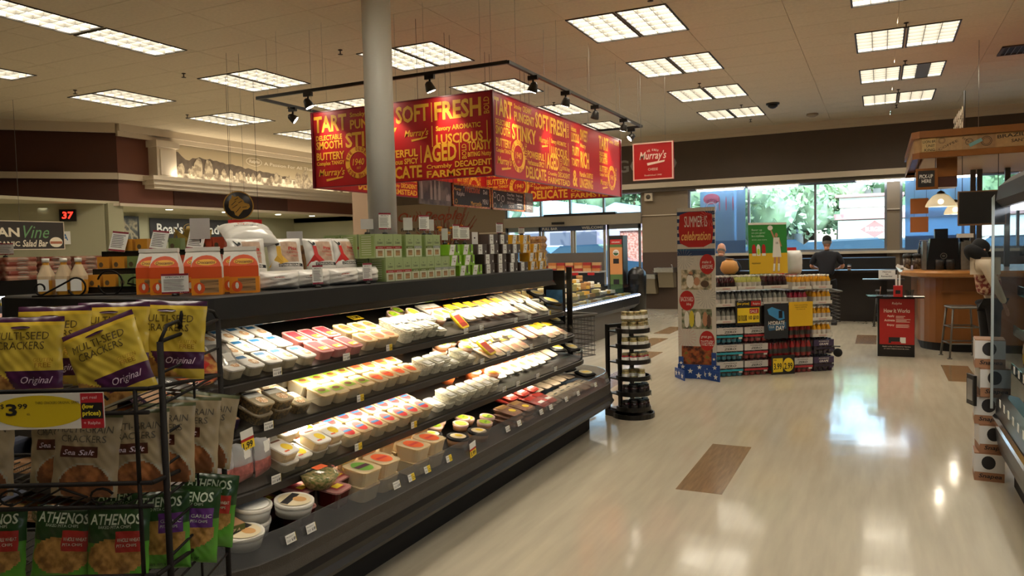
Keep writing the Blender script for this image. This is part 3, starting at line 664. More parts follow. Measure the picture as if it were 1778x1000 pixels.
for i, (s, d, h) in enumerate(((3.98, .32, .03), (4.08, .36, .03), (4.13, .22, .03), (4.26, .28, .03), (4.27, .12, .03), (4.4, .17, .03), (4.36, .3, .0))):
    put(r_lime, sh(4, s, d, h, .3, .05), 'round tub with a lime green lid label on the bottom deck', 'lime tubs on the deck')
r_blk = proto_round(.07, .06, mat('tan cup body', '9b7350', .5), blk_lab, [('o', 0, 0, .1, .1, turk), ('o', 0, .01, .04, .05, yl)])
for s, d in ((3.93, .12), (4.12, .08), (3.86, .27)): put(r_blk, sh(4, s, d, .0, .2), 'round black rimmed tub beside the lime tubs on the deck', 'black rimmed tubs on the deck')
# far end: black rimmed trays and dark packs wrapping the corner
l_blk = proto_long(.22, .14, .03, blackm, [('o', 0, 0, .1, .16, mat('pale cheese', 'd8c88c', .5)), ('r', 0, 0, .03, .1, yl)])
for k, lst in {1: ((6.12, .12, 1.1), (6.2, .3, 1.4)), 2: ((6.1, .3, 1.2), (6.22, .22, 1.4)), 3: ((6.05, .2, 1.3), (6.25, .14, 1.4), (6.2, .35, 1.5)), 4: ((6.35, .2, 1.3), (6.4, .4, 1.5))}.items():
    for s, d, a in lst:
        put(l_blk, sh(k, s, d, .03, a, .1), 'black tray of pale cheese at the far corner of the %s' % {1: 'top shelf', 2: 'second shelf', 3: 'third shelf', 4: 'bottom deck'}[k], 'far corner trays %d' % k)
# near end: pizza, pizza boxes, meat bags
def crinkle(proto_name, w_, h_, th, fn, mats, nx=22, ny=26, seed=0, top=0.0):
    """soft bag standing in the y,z plane facing +x; fn(u,v) -> material index"""
    R = random.Random(seed); ph = [R.uniform(0, 6) for _ in range(6)]
    def X(u, v):
        e_ = max(0, 1-abs(2*u-1)**3)**.6*max(0, 1-abs(2*v-1)**4)**.7
        return th*e_+.0035*math.sin(u*17+ph[0]+v*6)*e_+.003*math.sin(v*23+ph[1]-u*9)+.002*math.sin((u+v)*41+ph[2])*e_
    def P(u, v): return (w_*(u-.5)*(1-.03*math.sin(v*PI)), h_*v)
    mb = MB(); mb.smooth = True; vs = []; fs = []; ms = []
    for sd in (1, -1):
        o = len(vs)
        for j in range(ny+1):
            for i in range(nx+1):
                u, v = i/nx, j/ny; y, z = P(u, v); vs.append((X(u, v)*.5*sd if sd > 0 else -X(1-u, v)*.5, y, z))
        for j in range(ny):
            for i in range(nx):
                a = o+j*(nx+1)+i; q = (a, a+1, a+nx+2, a+nx+1)
                fs.append(q if sd > 0 else q[::-1]); ms.append(fn((i+.5)/nx, (j+.5)/ny) if sd > 0 else 0)
    me = bpy.data.meshes.new(proto_name); me.from_pydata(vs, [], fs)
    for m_ in mats: me.materials.append(m_)
    me.polygons.foreach_set('material_index', ms); me.polygons.foreach_set('use_smooth', [True]*len(fs)); me.update()
    ob = link(proto_name, me); ob['category'] = 'bag'
    surf = lambda y, z: X(min(1, max(0, y/w_+.5)), min(1, max(0, z/h_)))*.5
    return ob, surf
def on_bag(ob, surf, items, mats, extra=None):
    mb = MB()
    for it in items:
        s, x, y, w2, h2 = it[:5]; k = list(it[5:])+[0, 0, 0, 0][len(it)-5:]; tmp = MB(); word(tmp, s, x, y, w2, h2, k[1], k[2], k[3], k[0])
        mb.add([(surf(v[0], v[1])+.0022, v[0], v[1]) for v in tmp.v], tmp.f, k[0])
    mb.build('lettering', mats, ob)
meatb, ms_ = crinkle('meat_bag', .13, .17, .05, lambda u, v: 1 if v < .45 else (2 if .3 < u < .7 and .55 < v < .85 else 0), [clear('pouch film', 'ffffff', .15, .12, .9, .35), mat('pink meat', 'b46a62', .35, var=.35, vs=40), white_lab], 12, 14)
for i in range(10):
    put(meatb, sh(3, 2.0+.055*i, .06+.05*(i % 2), .0, .2+.1*math.sin(i), -.35), 'clear pouch of pink sliced meat on the third shelf, %s from left' % ORD[i], 'meat pouches on the third shelf')
kraft = mat('kraft card', '9a7350', .7, var=.06); purple = mat('purple box side', '3c2544', .55); greenb = mat('green box side', '55602f', .55); redb = mat('red box side', '9c2f20', .55)
def pizza_box(side, words, label, M):
    t = thing('pizza_box', label, 'box'); t.matrix_world = M
    MB().rbox([(.3, .3, 0), (.3, .3, .045)], .004).build('carton', [side], t); MB().box(-.148, .148, -.148, .148, .045, .047).build('lid_panel', kraft, t)
    MB().sheet(ell(0, 0, .1, .1, 20), (0, 0, .0475), (1, 0, 0), (0, 1, 0)).build('window', mat('pizza window', 'c9a45e', .4, col2='b7502e', vs=30), t)
    text(t, frame((.151, -.14, 0), (0, 1, 0), (0, 0, 1)), [(words, .01, .01, .26, .024, 0, .15, .01)], mat('tan lettering', 'c6a98a', .6))
    text(t, frame((-.14, -.151, 0), (1, 0, 0), (0, 0, 1)), [(words, .01, .01, .26, .024, 0, .15, .01)], mat('tan lettering', 'c6a98a', .6))
pizza_box(purple, 'HAWAIIAN STYLE PIZZA', 'upper purple-sided pizza box on the second shelf near end', sh(2, 2.19, .2, .06, -.15))
pizza_box(purple, 'HAWAIIAN STYLE PIZZA', 'lower purple-sided pizza box on the second shelf near end', sh(2, 2.21, .19, .01, -.1))
pizza_box(redb, 'PEPPERONI PIZZA', 'red-sided pizza box behind the meat pouches', sh(3, 2.22, .32, .05, -.1))
pizza_box(greenb, 'SUPREME PIZZA', 'green-sided pizza box on the near end of the deck', sh(4, 2.1, .3, .06, -.2))
pizza_box(greenb, 'SUPREME PIZZA', 'green-sided pizza box lying left on the near end deck', TM(-3.05, 2.02, .44, -.5)); pizza_box(greenb, 'SUPREME PIZZA', 'green-sided pizza box topmost on the near end deck pile', TM(-3.1, 2.06, .49, -.35))
pizza_box(kraft, 'SUPREME PIZZA', 'plain kraft pizza box on the near end third shelf', TM(-2.95, 2.1, .68, -.3))
for k, xs in ((2, (-2.95, -3.3)), (3, (-3.3,)), (4, (-3.5,))):
    for x in xs: pizza_box(purple if k == 2 else kraft, 'HAWAIIAN STYLE PIZZA', '%s pizza box %s %s of the near end' % ('purple-sided' if k == 2 else 'kraft', {2: 'on the second shelf', 3: 'on the third shelf', 4: 'on the deck'}[k], 'right' if x > -3.1 else 'left'), TM(x, 2.14, LIP[k][1]+.05, -1.4))
def pizza(label, M):
    t = thing('wrapped_pizza', label, 'pizza'); t.matrix_world = M
    mb = MB(); mb.lathe([(.001, .0), (.12, 0), (.135, .008), (.13, .018), (.115, .014), (.001, .016)], n=28, cap=False); mb.build('crust', mat('pizza top', 'd9a354', .5, col2='b8502c', vs=26), t)
    MB().box(-.06, .07, -.03, .06, .018, .019).build('band_label', redp, t); text(t, frame((-.05, -.02, .0195), (0, 1, 0), (-1, 0, 0)), [('PIZZA', 0, -.08, .07, .02, 0, 0, .02)], white)
    MB().lathe([(.001, .024), (.12, .022), (.16, .004), (.165, 0)], n=24, cap=False).build('film', film, t)
pizza('round pizza in film with a red band at the near corner', sh(1, 2.24, .13, .05, .5, .35))
pizza('second filmed pizza behind the wire rack', TM(-2.95, 2.12, 1.1, 1) @ Matrix.Rotation(-.3, 4, 'X'))
sp = crinkle('foil_pouch', .12, .15, .05, lambda u, v: 1 if (.25 < u < .75 and .3 < v < .6) else 0, [mat('silver film', 'c9c6bf', .2, .4), white_lab], 12, 14, 4)[0]
put(sp, sh(1, 2.42, .05, .02, .1, -1.0), 'crumpled silver pouch beside the filmed pizza')
# price tags on the rails
tagw = mat('tag paper', 'e9e7e0', .5); TAGS = []
def price_tag(k, s, w_=.055, h_=.035, yel=0, txt_='6.49', big=False):
    e_, z0, z1 = LIP[k]; x = BX1+e_+.016; zc = z0+.012
    t = thing('price_tag', 'small white shelf price tag%s on %s' % (' with a yellow half' if yel else '', {1: 'the top shelf rail', 2: 'the second shelf rail', 3: 'the third shelf rail', 4: 'the deck glass'}[k]), 'price tag', (x, s, zc), 0, 'price tags%s, level %d' % (' part yellow' if yel else '', k))
    if k == 4: t.location = (BX1+.455, s, .465); t.rotation_euler = (0, -.25, 0)
    b = MB(); b.box(0, .002, -w_/2, w_/2, -h_/2, h_/2, 0); b.box(.002, .0025, (.0 if yel else w_/2-.001), w_/2, -h_/2, h_/2, 1); b.build('tag_card', [tagw, yl], t)
    text(t, frame((.0031, -w_/2, -h_/2), (0, 1, 0), (0, 0, 1)), [(txt_, w_*.52, h_*.15, w_*.42, h_*.4, 0, 0, .02), ('||||||', w_*.05, h_*.15, w_*.35, h_*.3), ('PRODUCT', w_*.05, h_*.65, w_*.8, h_*.18)], ink)
    return t
for k, lst in {1: ((2.62, 0), (3.12, 0), (3.5, 1), (4.38, 0), (4.6, 0), (5.15, 0), (5.4, 0), (5.8, 1)), 2: ((2.47, 0), (3.12, 1), (4.45, 0), (4.85, 0), (5.25, 0), (5.6, 0), (5.95, 0)), 3: ((2.43, 0), (3.0, 1), (3.5, 1), (4.63, 0), (4.85, 0), (5.2, 0), (5.55, 0)), 4: ((2.4, 0), (2.28, 0), (3.02, 0), (3.15, 1), (3.3, 1), (3.52, 1), (4.25, 0), (4.42, 0), (4.78, 0), (4.95, 0), (5.25, 0), (5.5, 0), (5.9, 0))}.items():
    for s, y_ in lst: price_tag(k, s, yel=y_, txt_='5.29' if y_ else '6.49')
def sale_tag(k, s, label, dz=0, txt_='1.99'):
    e_, z0, _ = LIP[k]; t = thing('sale_tag', label, 'price tag', (BX1+e_+.02 if k < 4 else BX1+.46, s, z0-.01+dz)); t.rotation_euler = (.12, 0, 0)
    b = MB(); b.box(0, .002, -.035, .035, .0, .035, 0); b.box(0, .0021, -.035, .035, -.012, 0, 1); b.box(0, .0022, -.035, .035, -.05, -.012, 2); b.build('tag_card', [tagw, redp, yl], t)
    text(t, frame((.003, -.03, -.045), (0, 1, 0), (0, 0, 1)), [(txt_, 0, 0, .055, .028, 0, 0, .03)], ink)
sale_tag(2, 2.34, 'yellow and white sale tag hanging from the second shelf'); sale_tag(4, 3.78, 'yellow sale tag clipped on the deck glass', .07, '3.99')
t = thing('sale_tag', 'yellow sale tag lying at the back of the top shelf', 'price tag'); t.matrix_world = sh(1, 3.75, .42, .01); MB().box(-.03, .03, -.05, .05, 0, .002).build('tag_card', yl, t)
text(t, frame((.02, -.045, .003), (0, 1, 0), (-1, 0, 0)), [('2.99', 0, 0, .08, .035, 0, 0, .02)], ink)
# ============================================================ red banner ring, track lights, hanging signs
bred = mat('banner red', 'b4181c', .45); bgold = mat('banner gold lettering', 'f0b434', .5)
BNX0, BNX1, BNY0, BNY1, BZ0, BZ1 = -6.4, -3.86, 7.53, 12.12, 2.44, 3.36
ban = thing('banner_ring', 'red four sided hanging banner ring covered in yellow food words', 'banner', (BNX1, BNY0, BZ0))
BI = Matrix.Translation((-BNX1, -BNY0, -BZ0))
def script(mb, s, x, y, w_, h_):
    word(mb, s, x, y+h_*.3, w_, h_*.7, .25, .014, 0); mb.add([(x+w_*.3, y+h_*.05, 0), (x+w_*.92, y+h_*.24, 0), (x+w_*.95, y+h_*.36, 0), (x+w_*.28, y+h_*.22, 0)], [(0, 1, 2, 3)])
def seal(mb, cx, cy, R_):
    n = 40
    for i in range(n):
        a, c = 2*PI*i/n, 2*PI*(i+1)/n
        mb.add([(cx+R_*q*math.cos(t), cy+R_*q*math.sin(t), 0) for q, t in ((1, a), (1, c), (.66, c), (.66, a))], [(0, 1, 2, 3)])
    mbx = MB(); ring_text(mbx, 'THE OLDEST', cx, cy, R_*.73, R_*.24, PI*.98, PI*.02); mb.add([(v[0], v[1], .002) for v in mbx.v], mbx.f, 1)
    mbx = MB(); ring_text(mbx, 'THE BEST', cx, cy, R_*.73, R_*.24, PI*1.72, PI*1.1); mb.add([(v[0], v[1], .002) for v in mbx.v], mbx.f, 1)
    word(mb, '1940', cx-R_*.45, cy-R_*.18, R_*.9, R_*.42, .2, .01); word(mb, 'EST', cx-R_*.12, cy-R_*.42, R_*.3, R_*.14)
PAT = [('TART', .01, .05, .21, .27), ('Smoky', .23, .05, .32, .13), ('CREAMY', .335, .04, .45, .12), ('PUNGENT', .23, .145, .48, .27), ('SOFT', .495, .05, .675, .27), ('FRESH', .705, .05, .945, .28),
       ('DELECTABLE', .02, .31, .18, .38), ('SMOOTH', .02, .39, .18, .50), ('STINKY', .2, .31, .5, .51), ('Savory AROMATIC', .71, .35, .94, .43), ('LUSCIOUS', .71, .455, .95, .58),
       ('BUTTERY', .02, .54, .19, .645), ('Complex TANGY', .02, .66, .19, .73), ('POWERFUL', .385, .6, .61, .7), ('Herbaceous SPICY', .385, .715, .61, .79), ('AGED', .64, .57, .815, .79), ('TOASTY', .872, .57, .99, .69), ('BITING Nutty', .872, .705, .99, .78),
       ('DELICATE', .36, .81, .63, .97), ('Crumbly', .655, .82, .79, .885), ('DECADENT', .805, .8, .99, .875), ('FARMSTEAD', .655, .895, .99, .985)]
PV = [('BOLD', .957, .06, .985, .26), ('RIPE', .353, .52, .377, .73), ('BOLD', .842, .6, .866, .78)]
BARS = [(.69, .05, .29), (.69, .34, .6), (.972, .34, .6), (.627, .57, .79), (.83, .57, .79)]
PATB = [('Herbaceous', .02, .06, .2, .14), ('LUSCIOUS', .02, .155, .3, .3), ('SWEET', .34, .06, .62, .24), ('FRUITY', .05, .36, .3, .5), ('Nutty', .34, .28, .55, .36), ('RICH', .34, .4, .66, .66), ('TOASTY', .02, .54, .3, .66), ('Pairable SUBTLE', .3, .72, .8, .8), ('LINGERING', .3, .82, .8, .97), ('&', .05, .72, .22, .97)]
def pattern(mb, x0, W_, H_, P, wscale=None, extra=True, cut=9):
    for s, a, t_, c, b_ in P:
        if c > cut: continue
        word(mb, s, x0+W_*a, H_*(1-b_), W_*(c-a), H_*(b_-t_), 0, .03)
    if extra:
        for s, a, t_, c, b_ in PV:
            if c <= cut: word(mb, s, x0+W_*a, H_*(1-b_), W_*(c-a), H_*(b_-t_), 0, .01, 1)
        for x, a, b_ in BARS:
            if x < cut: mb.add([(x0+W_*x-.006, H_*(1-b_), 0), (x0+W_*x+.006, H_*(1-b_), 0), (x0+W_*x+.006, H_*(1-a), 0), (x0+W_*x-.006, H_*(1-a), 0)], [(0, 1, 2, 3)])
        script(mb, "Murray's", x0+W_*.03, H_*.06, W_*.16, H_*.18)
        if cut > .7: script(mb, "Murray's", x0+W_*.54, H_*.48, W_*.13, H_*.16)
        seal(mb, x0+W_*.272, H_*.29, H_*.21)
BW, BH = BNX1-BNX0, BZ1-BZ0
def bpanel(box, M, spans):
    p = MB().box(*box).build('banner_panel', bred, ban, BI)
    mb = MB()
    for x0, P, W_, ex, cut in spans: pattern(mb, x0, W_, BH, P, None, ex, cut)
    mb.build('lettering', [bgold, bred], p, M)
E_ = .013
bpanel((BNX0, BNX1, BNY0, BNY0+.02, BZ0, BZ1), frame((BNX0, BNY0-.002, BZ0), (1, 0, 0), (0, 0, 1)), [(0, PAT, BW, True, 9)])
LW = BNY1-BNY0
bpanel((BNX1-.02, BNX1, BNY0, BNY1, BZ0, BZ1), frame((BNX1+.002, BNY0, BZ0), (0, 1, 0), (0, 0, 1)), [(.02, PAT, 2.3, True, 9), (2.35, PATB, 1.1, False, 9), (3.5, PAT, 2.3, True, .46)])
bpanel((BNX0, BNX1, BNY1-.02, BNY1, BZ0, BZ1), frame((BNX0, BNY1-.022, BZ0), (1, 0, 0), (0, 0, 1)), [(0, PAT, BW, True, 9)])
bpanel((BNX0, BNX0+.02, BNY0, BNY1, BZ0, BZ1), frame((BNX0+.022, BNY0+.02, BZ0), (0, 1, 0), (0, 0, 1)), [(.02, PAT, 2.3, True, 9), (2.35, PATB, 1.1, False, 9), (3.5, PAT, 2.3, True, .46)])
fb = MB()
for x in (BNX0, BNX1):
    for y in (BNY0, BNY1): fb.box(x-.015, x+.015, y-.015, y+.015, BZ0-.012, BZ1+.012)
for z in (BZ0-.012, BZ1): fb.box(BNX0-.015, BNX1+.015, BNY0-.008, BNY0+.028, z, z+.012); fb.box(BNX0-.015, BNX1+.015, BNY1-.028, BNY1+.008, z, z+.012); fb.box(BNX0-.008, BNX0+.028, BNY0, BNY1, z, z+.012); fb.box(BNX1-.028, BNX1+.008, BNY0, BNY1, z, z+.012)
fb.build('frame', mat('banner edging', '7f1a2c', .4), ban, BI)
wr = MB()
for x in (BNX0, (BNX0+BNX1)/2, BNX1):
    for y in (BNY0, BNY1): wr.tube([(x, y, BZ1), (x, y, CZ)], .0025, 4)
for y in (9.0, 10.6):
    for x in (BNX0, BNX1): wr.tube([(x, y, BZ1), (x, y, CZ)], .0025, 4)

for x in (BNX0, (BNX0+BNX1)/2, BNX1):
    for y in (BNY0, 9.0, 10.6, BNY1):
        if 9 <= y <= 10.6 and BNX0 < x < BNX1: continue
        MB().tube([(x, y, BZ1), (x, y, CZ)], .0025, 4).build('hanging_wire', steel, ban, BI)
# hanging menu boards inside the ring, facing the aisle side
chalk = mat('chalkboard', '211d1c', .6); chk = mat('chalk lettering', 'cfcac0', .7)
def board(name, lb, y0, y1, m, x=-5.0, z0=2.185, z1=2.49):
    t = thing(name, lb, 'sign', (x, y0, z0)); MB().box(-.02, 0, 0, y1-y0, 0, z1-z0).build('board', m, t)
    b = MB()
    for yy in (.05, y1-y0-.05): MB().tube([(-.01, yy, z1-z0), (-.01, yy, CZ-z0)], .003, 4).build('hanging_wire', black, t)
    return t
t = board('photo_board', 'hanging grey photo board of dairy bottles under the red banner', 7.76, 8.52, mat('sepia photo', '7c6f66', .5, col2='4d4440', vs=5))
mb = MB()
for i, (y, h) in enumerate(((.28, .24), (.37, .25), (.47, .25), (.06, .28), (.66, .09), (.7, .1))): mb.add([(p[0], p[1], .001) for p in [(y-.025, .06), (y+.025, .06), (y+.028, .06+h*.55), (y+.012, .06+h*.8), (y+.01, .05+h), (y-.01, .05+h), (y-.012, .06+h*.8), (y-.028, .06+h*.55)]], [tuple(range(8))])
mb.build('print_bottles', mat('pale photo print', 'a99a8f', .5), t, frame((.0, 0, 0), (0, 1, 0), (0, 0, 1)))
goldck = mat('orange checked edging', 'c98d3c', .5, col2='a43a24', vs=40)
for y0, y1, lb, wds in ((8.55, 9.62, 'hanging chalkboard with an orange welcome script and orange edging', [('Welcome', .34, .2, .42, .11, 1, .3, .01), ('Ralphs', .12, .13, .2, .07, 0), ('Murray', .04, .2, .2, .05, 2, .3, 0), ('Mercantile', .5, .03, .3, .06, 2), ('Deli', .86, .2, .12, .06, 0), ('MENU', .84, .06, .16, .07, 0), ('BY THE SLICE', .3, .255, .3, .03, 0)]),
                        (9.66, 10.78, 'hanging chalkboard menu with round drawings and orange edging', [('Cheese Plates', .5, .22, .25, .04, 0), ('Party Trays', .52, .16, .22, .04, 0), ('Gift Baskets', .5, .1, .25, .04, 0), ('ORDER', .55, .04, .2, .05, 0, 0, .02), ('Fresh cut', .82, .22, .22, .04, 0), ('Olives', .84, .16, .18, .04, 0), ('Salumi', .84, .1, .18, .04, 0), ('Daily', .86, .04, .14, .04, 0)])):
    t = board('chalkboard', lb, y0, y1, chalk); W_ = y1-y0
    b = MB(); b.box(0, .008, 0, W_, 0, .025); b.box(0, .008, 0, W_, .28, .305); b.box(0, .008, 0, .03, 0, .305); b.box(0, .008, W_-.03, W_, 0, .305); b.build('edging', goldck, t)
    text(t, frame((.001, .0, 0), (0, 1, 0), (0, 0, 1)), wds, [chk, mat('rust chalk', 'b4532e', .7), bgold])
    mb = MB()
    for cx, cy, r_ in ((.1, .06, .04), (.1, .21, .045), (.22, .18, .05), (.36, .17, .05), (.3, .08, .035)) if y0 > 9 else ((.1, .07, .03),):
        for i in range(16): a, c = 2*PI*i/16, 2*PI*(i+1)/16; mb.add([(cx+r_*q*math.cos(k), cy+r_*q*math.sin(k), .001) for q, k in ((1, a), (1, c), (.8, c), (.8, a))], [(0, 1, 2, 3)])
    mb.build('chalk_drawing', chk if y0 > 9 else bgold, t, frame((.001, 0, 0), (0, 1, 0), (0, 0, 1)))
t = board('photo_board', 'narrow grey photo board at the far end of the chalkboards', 10.84, 11.1, MATS['sepia photo']); text(t, frame((.001, 0, 0), (0, 1, 0), (0, 0, 1)), [('FRESH', .03, .12, .2, .04), ('DAILY', .03, .05, .2, .05)], chk)
# track with spotlights
TZ = 3.6; TX0, TX1, TY0, TY1 = -7.13, -3.57, 7.35, 12.4
tk = thing('light_track', 'black rectangular lighting track hung around the red banner', 'light track', (TX1, TY0, TZ)); TI = Matrix.Translation((-TX1, -TY0, -TZ))
for nm, bx in (('rail', (TX0, TX1, TY0-.018, TY0+.018)), ('rail', (TX0, TX1, TY1-.018, TY1+.018)), ('rail', (TX0-.018, TX0+.018, TY0, TY1)), ('rail', (TX1-.018, TX1+.018, TY0, TY1))):
    MB().box(*bx, TZ-.018, TZ+.018).build(nm, black, tk, TI)
b = MB()
for i in range(5):
    y = TY0+.2+i*(TY1-TY0-.4)/4; 
    for x in (TX0, TX1): b.tube([(x, y, TZ), (x, y, CZ)], .004, 4)
for i in range(5): x = TX0+.35+i*.72; b.tube([(x, TY0, TZ), (x, TY0, CZ)], .004, 4)

for i in range(5):
    for x in (TX0, TX1): MB().tube([(x, TY0+.2+i*(TY1-TY0-.4)/4, TZ), (x, TY0+.2+i*(TY1-TY0-.4)/4, CZ)], .002, 4).build('hanging_rod', steel, tk, TI)
    MB().tube([(TX0+.35+i*.72, TY0, TZ), (TX0+.35+i*.72, TY0, CZ)], .002, 4).build('hanging_rod', steel, tk, TI)
def spot(loc, target, lb, lit=True, en=26):
    t = thing('spotlight', lb, 'spotlight', loc)
    MB().box(-.06, .06, -.02, .02, -.05, 0).tube([(0, 0, -.05), (0, 0, -.10)], .012, 6).build('mount', black, t)
    d = (Vector(target)-Vector(loc)+V(0, 0, .13)).normalized(); M = Matrix.Translation((0, 0, -.14)) @ d.to_track_quat('Z', 'Y').to_matrix().to_4x4()
    MB().lathe([(.018, -.07), (.04, -.05), (.058, .02), (.06, .045)], n=16).build('lamp_head', black if not lit else mat('spot head', '3a3632', .4, .4), t, M)
    MB().lathe([(.001, .046), (.05, .047)], n=16, cap=False).build('lens', lampm, t, M)
    l = bpy.data.lights.new('spot', 'SPOT'); l.energy = en; l.color = (1, .78, .58); l.spot_size = math.radians(62); l.spot_blend = .7; l.shadow_soft_size = .04
    o = bpy.data.objects.new('spot', l); COL.objects.link(o); o.location = Vector(loc)+V(0, 0, -.14)+d*.07; o.rotation_euler = d.to_track_quat('-Z', 'Y').to_euler()
for i, (x, y, tx, ty, tz) in enumerate(((-6.3, TY0, -6.0, 7.53, 2.9), (-5.35, TY0, -5.1, 7.53, 2.9), (-4.55, TY0, -4.35, 7.53, 2.9))):
    spot((x, y, TZ-.018), (tx, ty-.0, 2.75), ('leftmost', 'middle', 'rightmost')[i]+' black spotlight on the track along the front of the red banner', True, 26)
for i, (y, ty) in enumerate(((8.0, 8.0), (9.0, 9.1), (10.1, 10.3), (11.4, 11.5))):
    spot((TX1, y, TZ-.018), (-3.86, ty, 2.7), ('nearest', 'second', 'third', 'farthest')[i]+' black spotlight on the right side of the banner track', True, 26)
spot((TX0, 8.0, TZ-.018), (-6.4, 8.5, 2.8), 'lit spotlight hanging at the left corner of the banner track', True, 8)
spot((-3.75, TY1, TZ-.018), (-4.4, 11.9, 2.8), 'lit spotlight at the far right corner of the banner track', True, 8)
# red square sign
t = thing('hanging_sign', 'square red hanging sign with a white script cheese logo', 'sign', (-3.28, 12, 2.97))
MB().box(-.33, .33, 0, .05, -.3, .3).build('sign_box', bred, t)
b = MB(); b.box(-.33, .33, -.008, 0, -.3, -.28); b.box(-.33, .33, -.008, 0, .28, .3); b.box(-.33, -.31, -.008, 0, -.28, .28); b.box(.31, .33, -.008, 0, -.28, .28); b.build('border', mat('pale pink border', 'e9c3b4', .5), t)
mb = MB(); script(mb, "Murray's", -.22, -.08, .44, .24); ring_text(mb, 'WE KNOW', 0, -.02, .18, .035, PI*.66, PI*.34); word(mb, 'CHEESE', -.08, -.15, .16, .04, 0, .01); word(mb, 'Established 1940', -.14, -.235, .28, .025)
mb.build('lettering', mat('pale sign lettering', 'f0d9c8', .5), t, frame((0, -.003, 0), (1, 0, 0), (0, 0, 1)))
for x in (-.2, .2): MB().tube([(x, .025, .3), (x, .025, CZ-2.97)], .003, 4).build('hanging_wire', steel, t)
# ============================================================ goods on top of the cheese case
TOP = 1.426
def bx(pr, x, y, z, rz=0, lb=None, gr=None): return put(pr, TM(x, y, z, rz), lb, gr)
# faces: front of a good is +x, viewer's right is +y.  The camera sees them from (+x,-y): most goods are turned a little
def fr_items(ob, x, W_, H_, shapes, mats):
    """flat print on the front face; shapes = (poly in (y,z), material index)"""
    mb = MB()
    for i, (P, mi) in enumerate(shapes): mb.add([(p[0], p[1], .0004+.0003*i) for p in P], [tuple(range(len(P)))], mi)
    return mb.build('front_print', mats, ob, frame((x, 0, 0), (0, 1, 0), (0, 0, 1)))
orng = mat('orange bag print', 'd9531e', .5); amb = mat('amber bag print', 'e08a1c', .5); wbag = mat('white paper bag', 'dedad2', .6); stick = mat('cracker sticks', '7a5a3a', .6, col2='b58a58', vs=6, stretch=(1, 1, 40))
def obag():
    W_, D_, H_ = .13, .085, .205
    t = MB().loops([[(D_/2, -W_/2, 0), (D_/2, W_/2, 0), (-D_/2, W_/2, 0), (-D_/2, -W_/2, 0)], [(D_/2, -W_/2, .13), (D_/2, W_/2, .13), (-D_/2, W_/2, .13), (-D_/2, -W_/2, .13)],
                    [(.012, -W_/2*.82, H_), (.012, W_/2*.82, H_), (-.012, W_/2*.82, H_), (-.012, -W_/2*.82, H_)]]).build('cracker_bag', wbag)
    MB().box(-.018, .018, -W_*.43, W_*.43, H_-.004, H_+.014).build('rolled_top', wbag, t)
    MB().box(-D_/2-.001, D_/2+.001, -W_/2-.001, W_/2+.001, 0, .078).build('amber_wrap', amb, t)
    n = .031/.075; # slope of the upper front
    mb = MB(); mb.add([(D_/2+.0015, -W_/2, .078), (D_/2+.0015, W_/2, .078), (D_/2+.0015, W_/2, .13), (D_/2+.0015, -W_/2, .13)], [(0, 1, 2, 3)], 0)
    A = []
    for i in range(11):
        a = PI*i/10; y = W_/2*.97*math.cos(a); z = .13+.052*math.sin(a); A.append((D_/2+.0015-(z-.13)*n, y, z))
    mb.add([(D_/2+.0015, W_/2, .13)]+A+[(D_/2+.0015, -W_/2, .13)], [tuple(range(13))], 0)
    mb.add([(D_/2+.003-(z-.13)*n*1, y, z) for y, z in ell(0, .15, .045, .014, 14)], [tuple(range(14))], 1)
    mb.build('front_print', [orng, mat('gold bag oval', 'e9ac33', .5)], t)
    mb = MB(); word(mb, 'Croccantini', -.038, .143, .076, .014, .2, .012); mb.v = [(D_/2+.0045-(p[1]-.13)*n, p[0], p[1]) for p in mb.v]; mb.build('lettering', mat('maroon print', '5a1a10', .5), t)
    MB().box(D_/2, D_/2+.002, -.028, .05, .012, .072).build('window', stick, t)
    mb = MB(); mb.add([(D_/2+.0026, y, z) for y, z in ell(-.032, .034, .024, .026, 14)], [tuple(range(14))]); mb.build('chef_badge', orng, t); mb = MB(); mb.add([(D_/2+.0034, y, z) for y, z in ell(-.032, .038, .008, .016, 8)], [tuple(range(8))]); mb.build('badge_print', white, t)
    t['category'] = 'cracker bag'; return t
ob = obag()
for x, y, a, lb in ((-3.15, 2.52, -.95, 'orange and white cracker bag, leftmost, behind the scrolled iron'), (-3.03, 2.50, -.95, 'orange and white cracker bag second from the left'), (-3.0, 2.66, -.95, 'orange and white cracker bag standing behind the small notice'), (-2.765, 2.5, -.85, 'orange and white cracker bag right of the small notice'), (-2.83, 2.74, -.9, 'orange and white cracker bag half hidden behind the rightmost one'), (-2.70, 2.66, -.85, 'rightmost orange and white cracker bag beside the white bags')):
    bx(ob, x, y, TOP, a, lb)
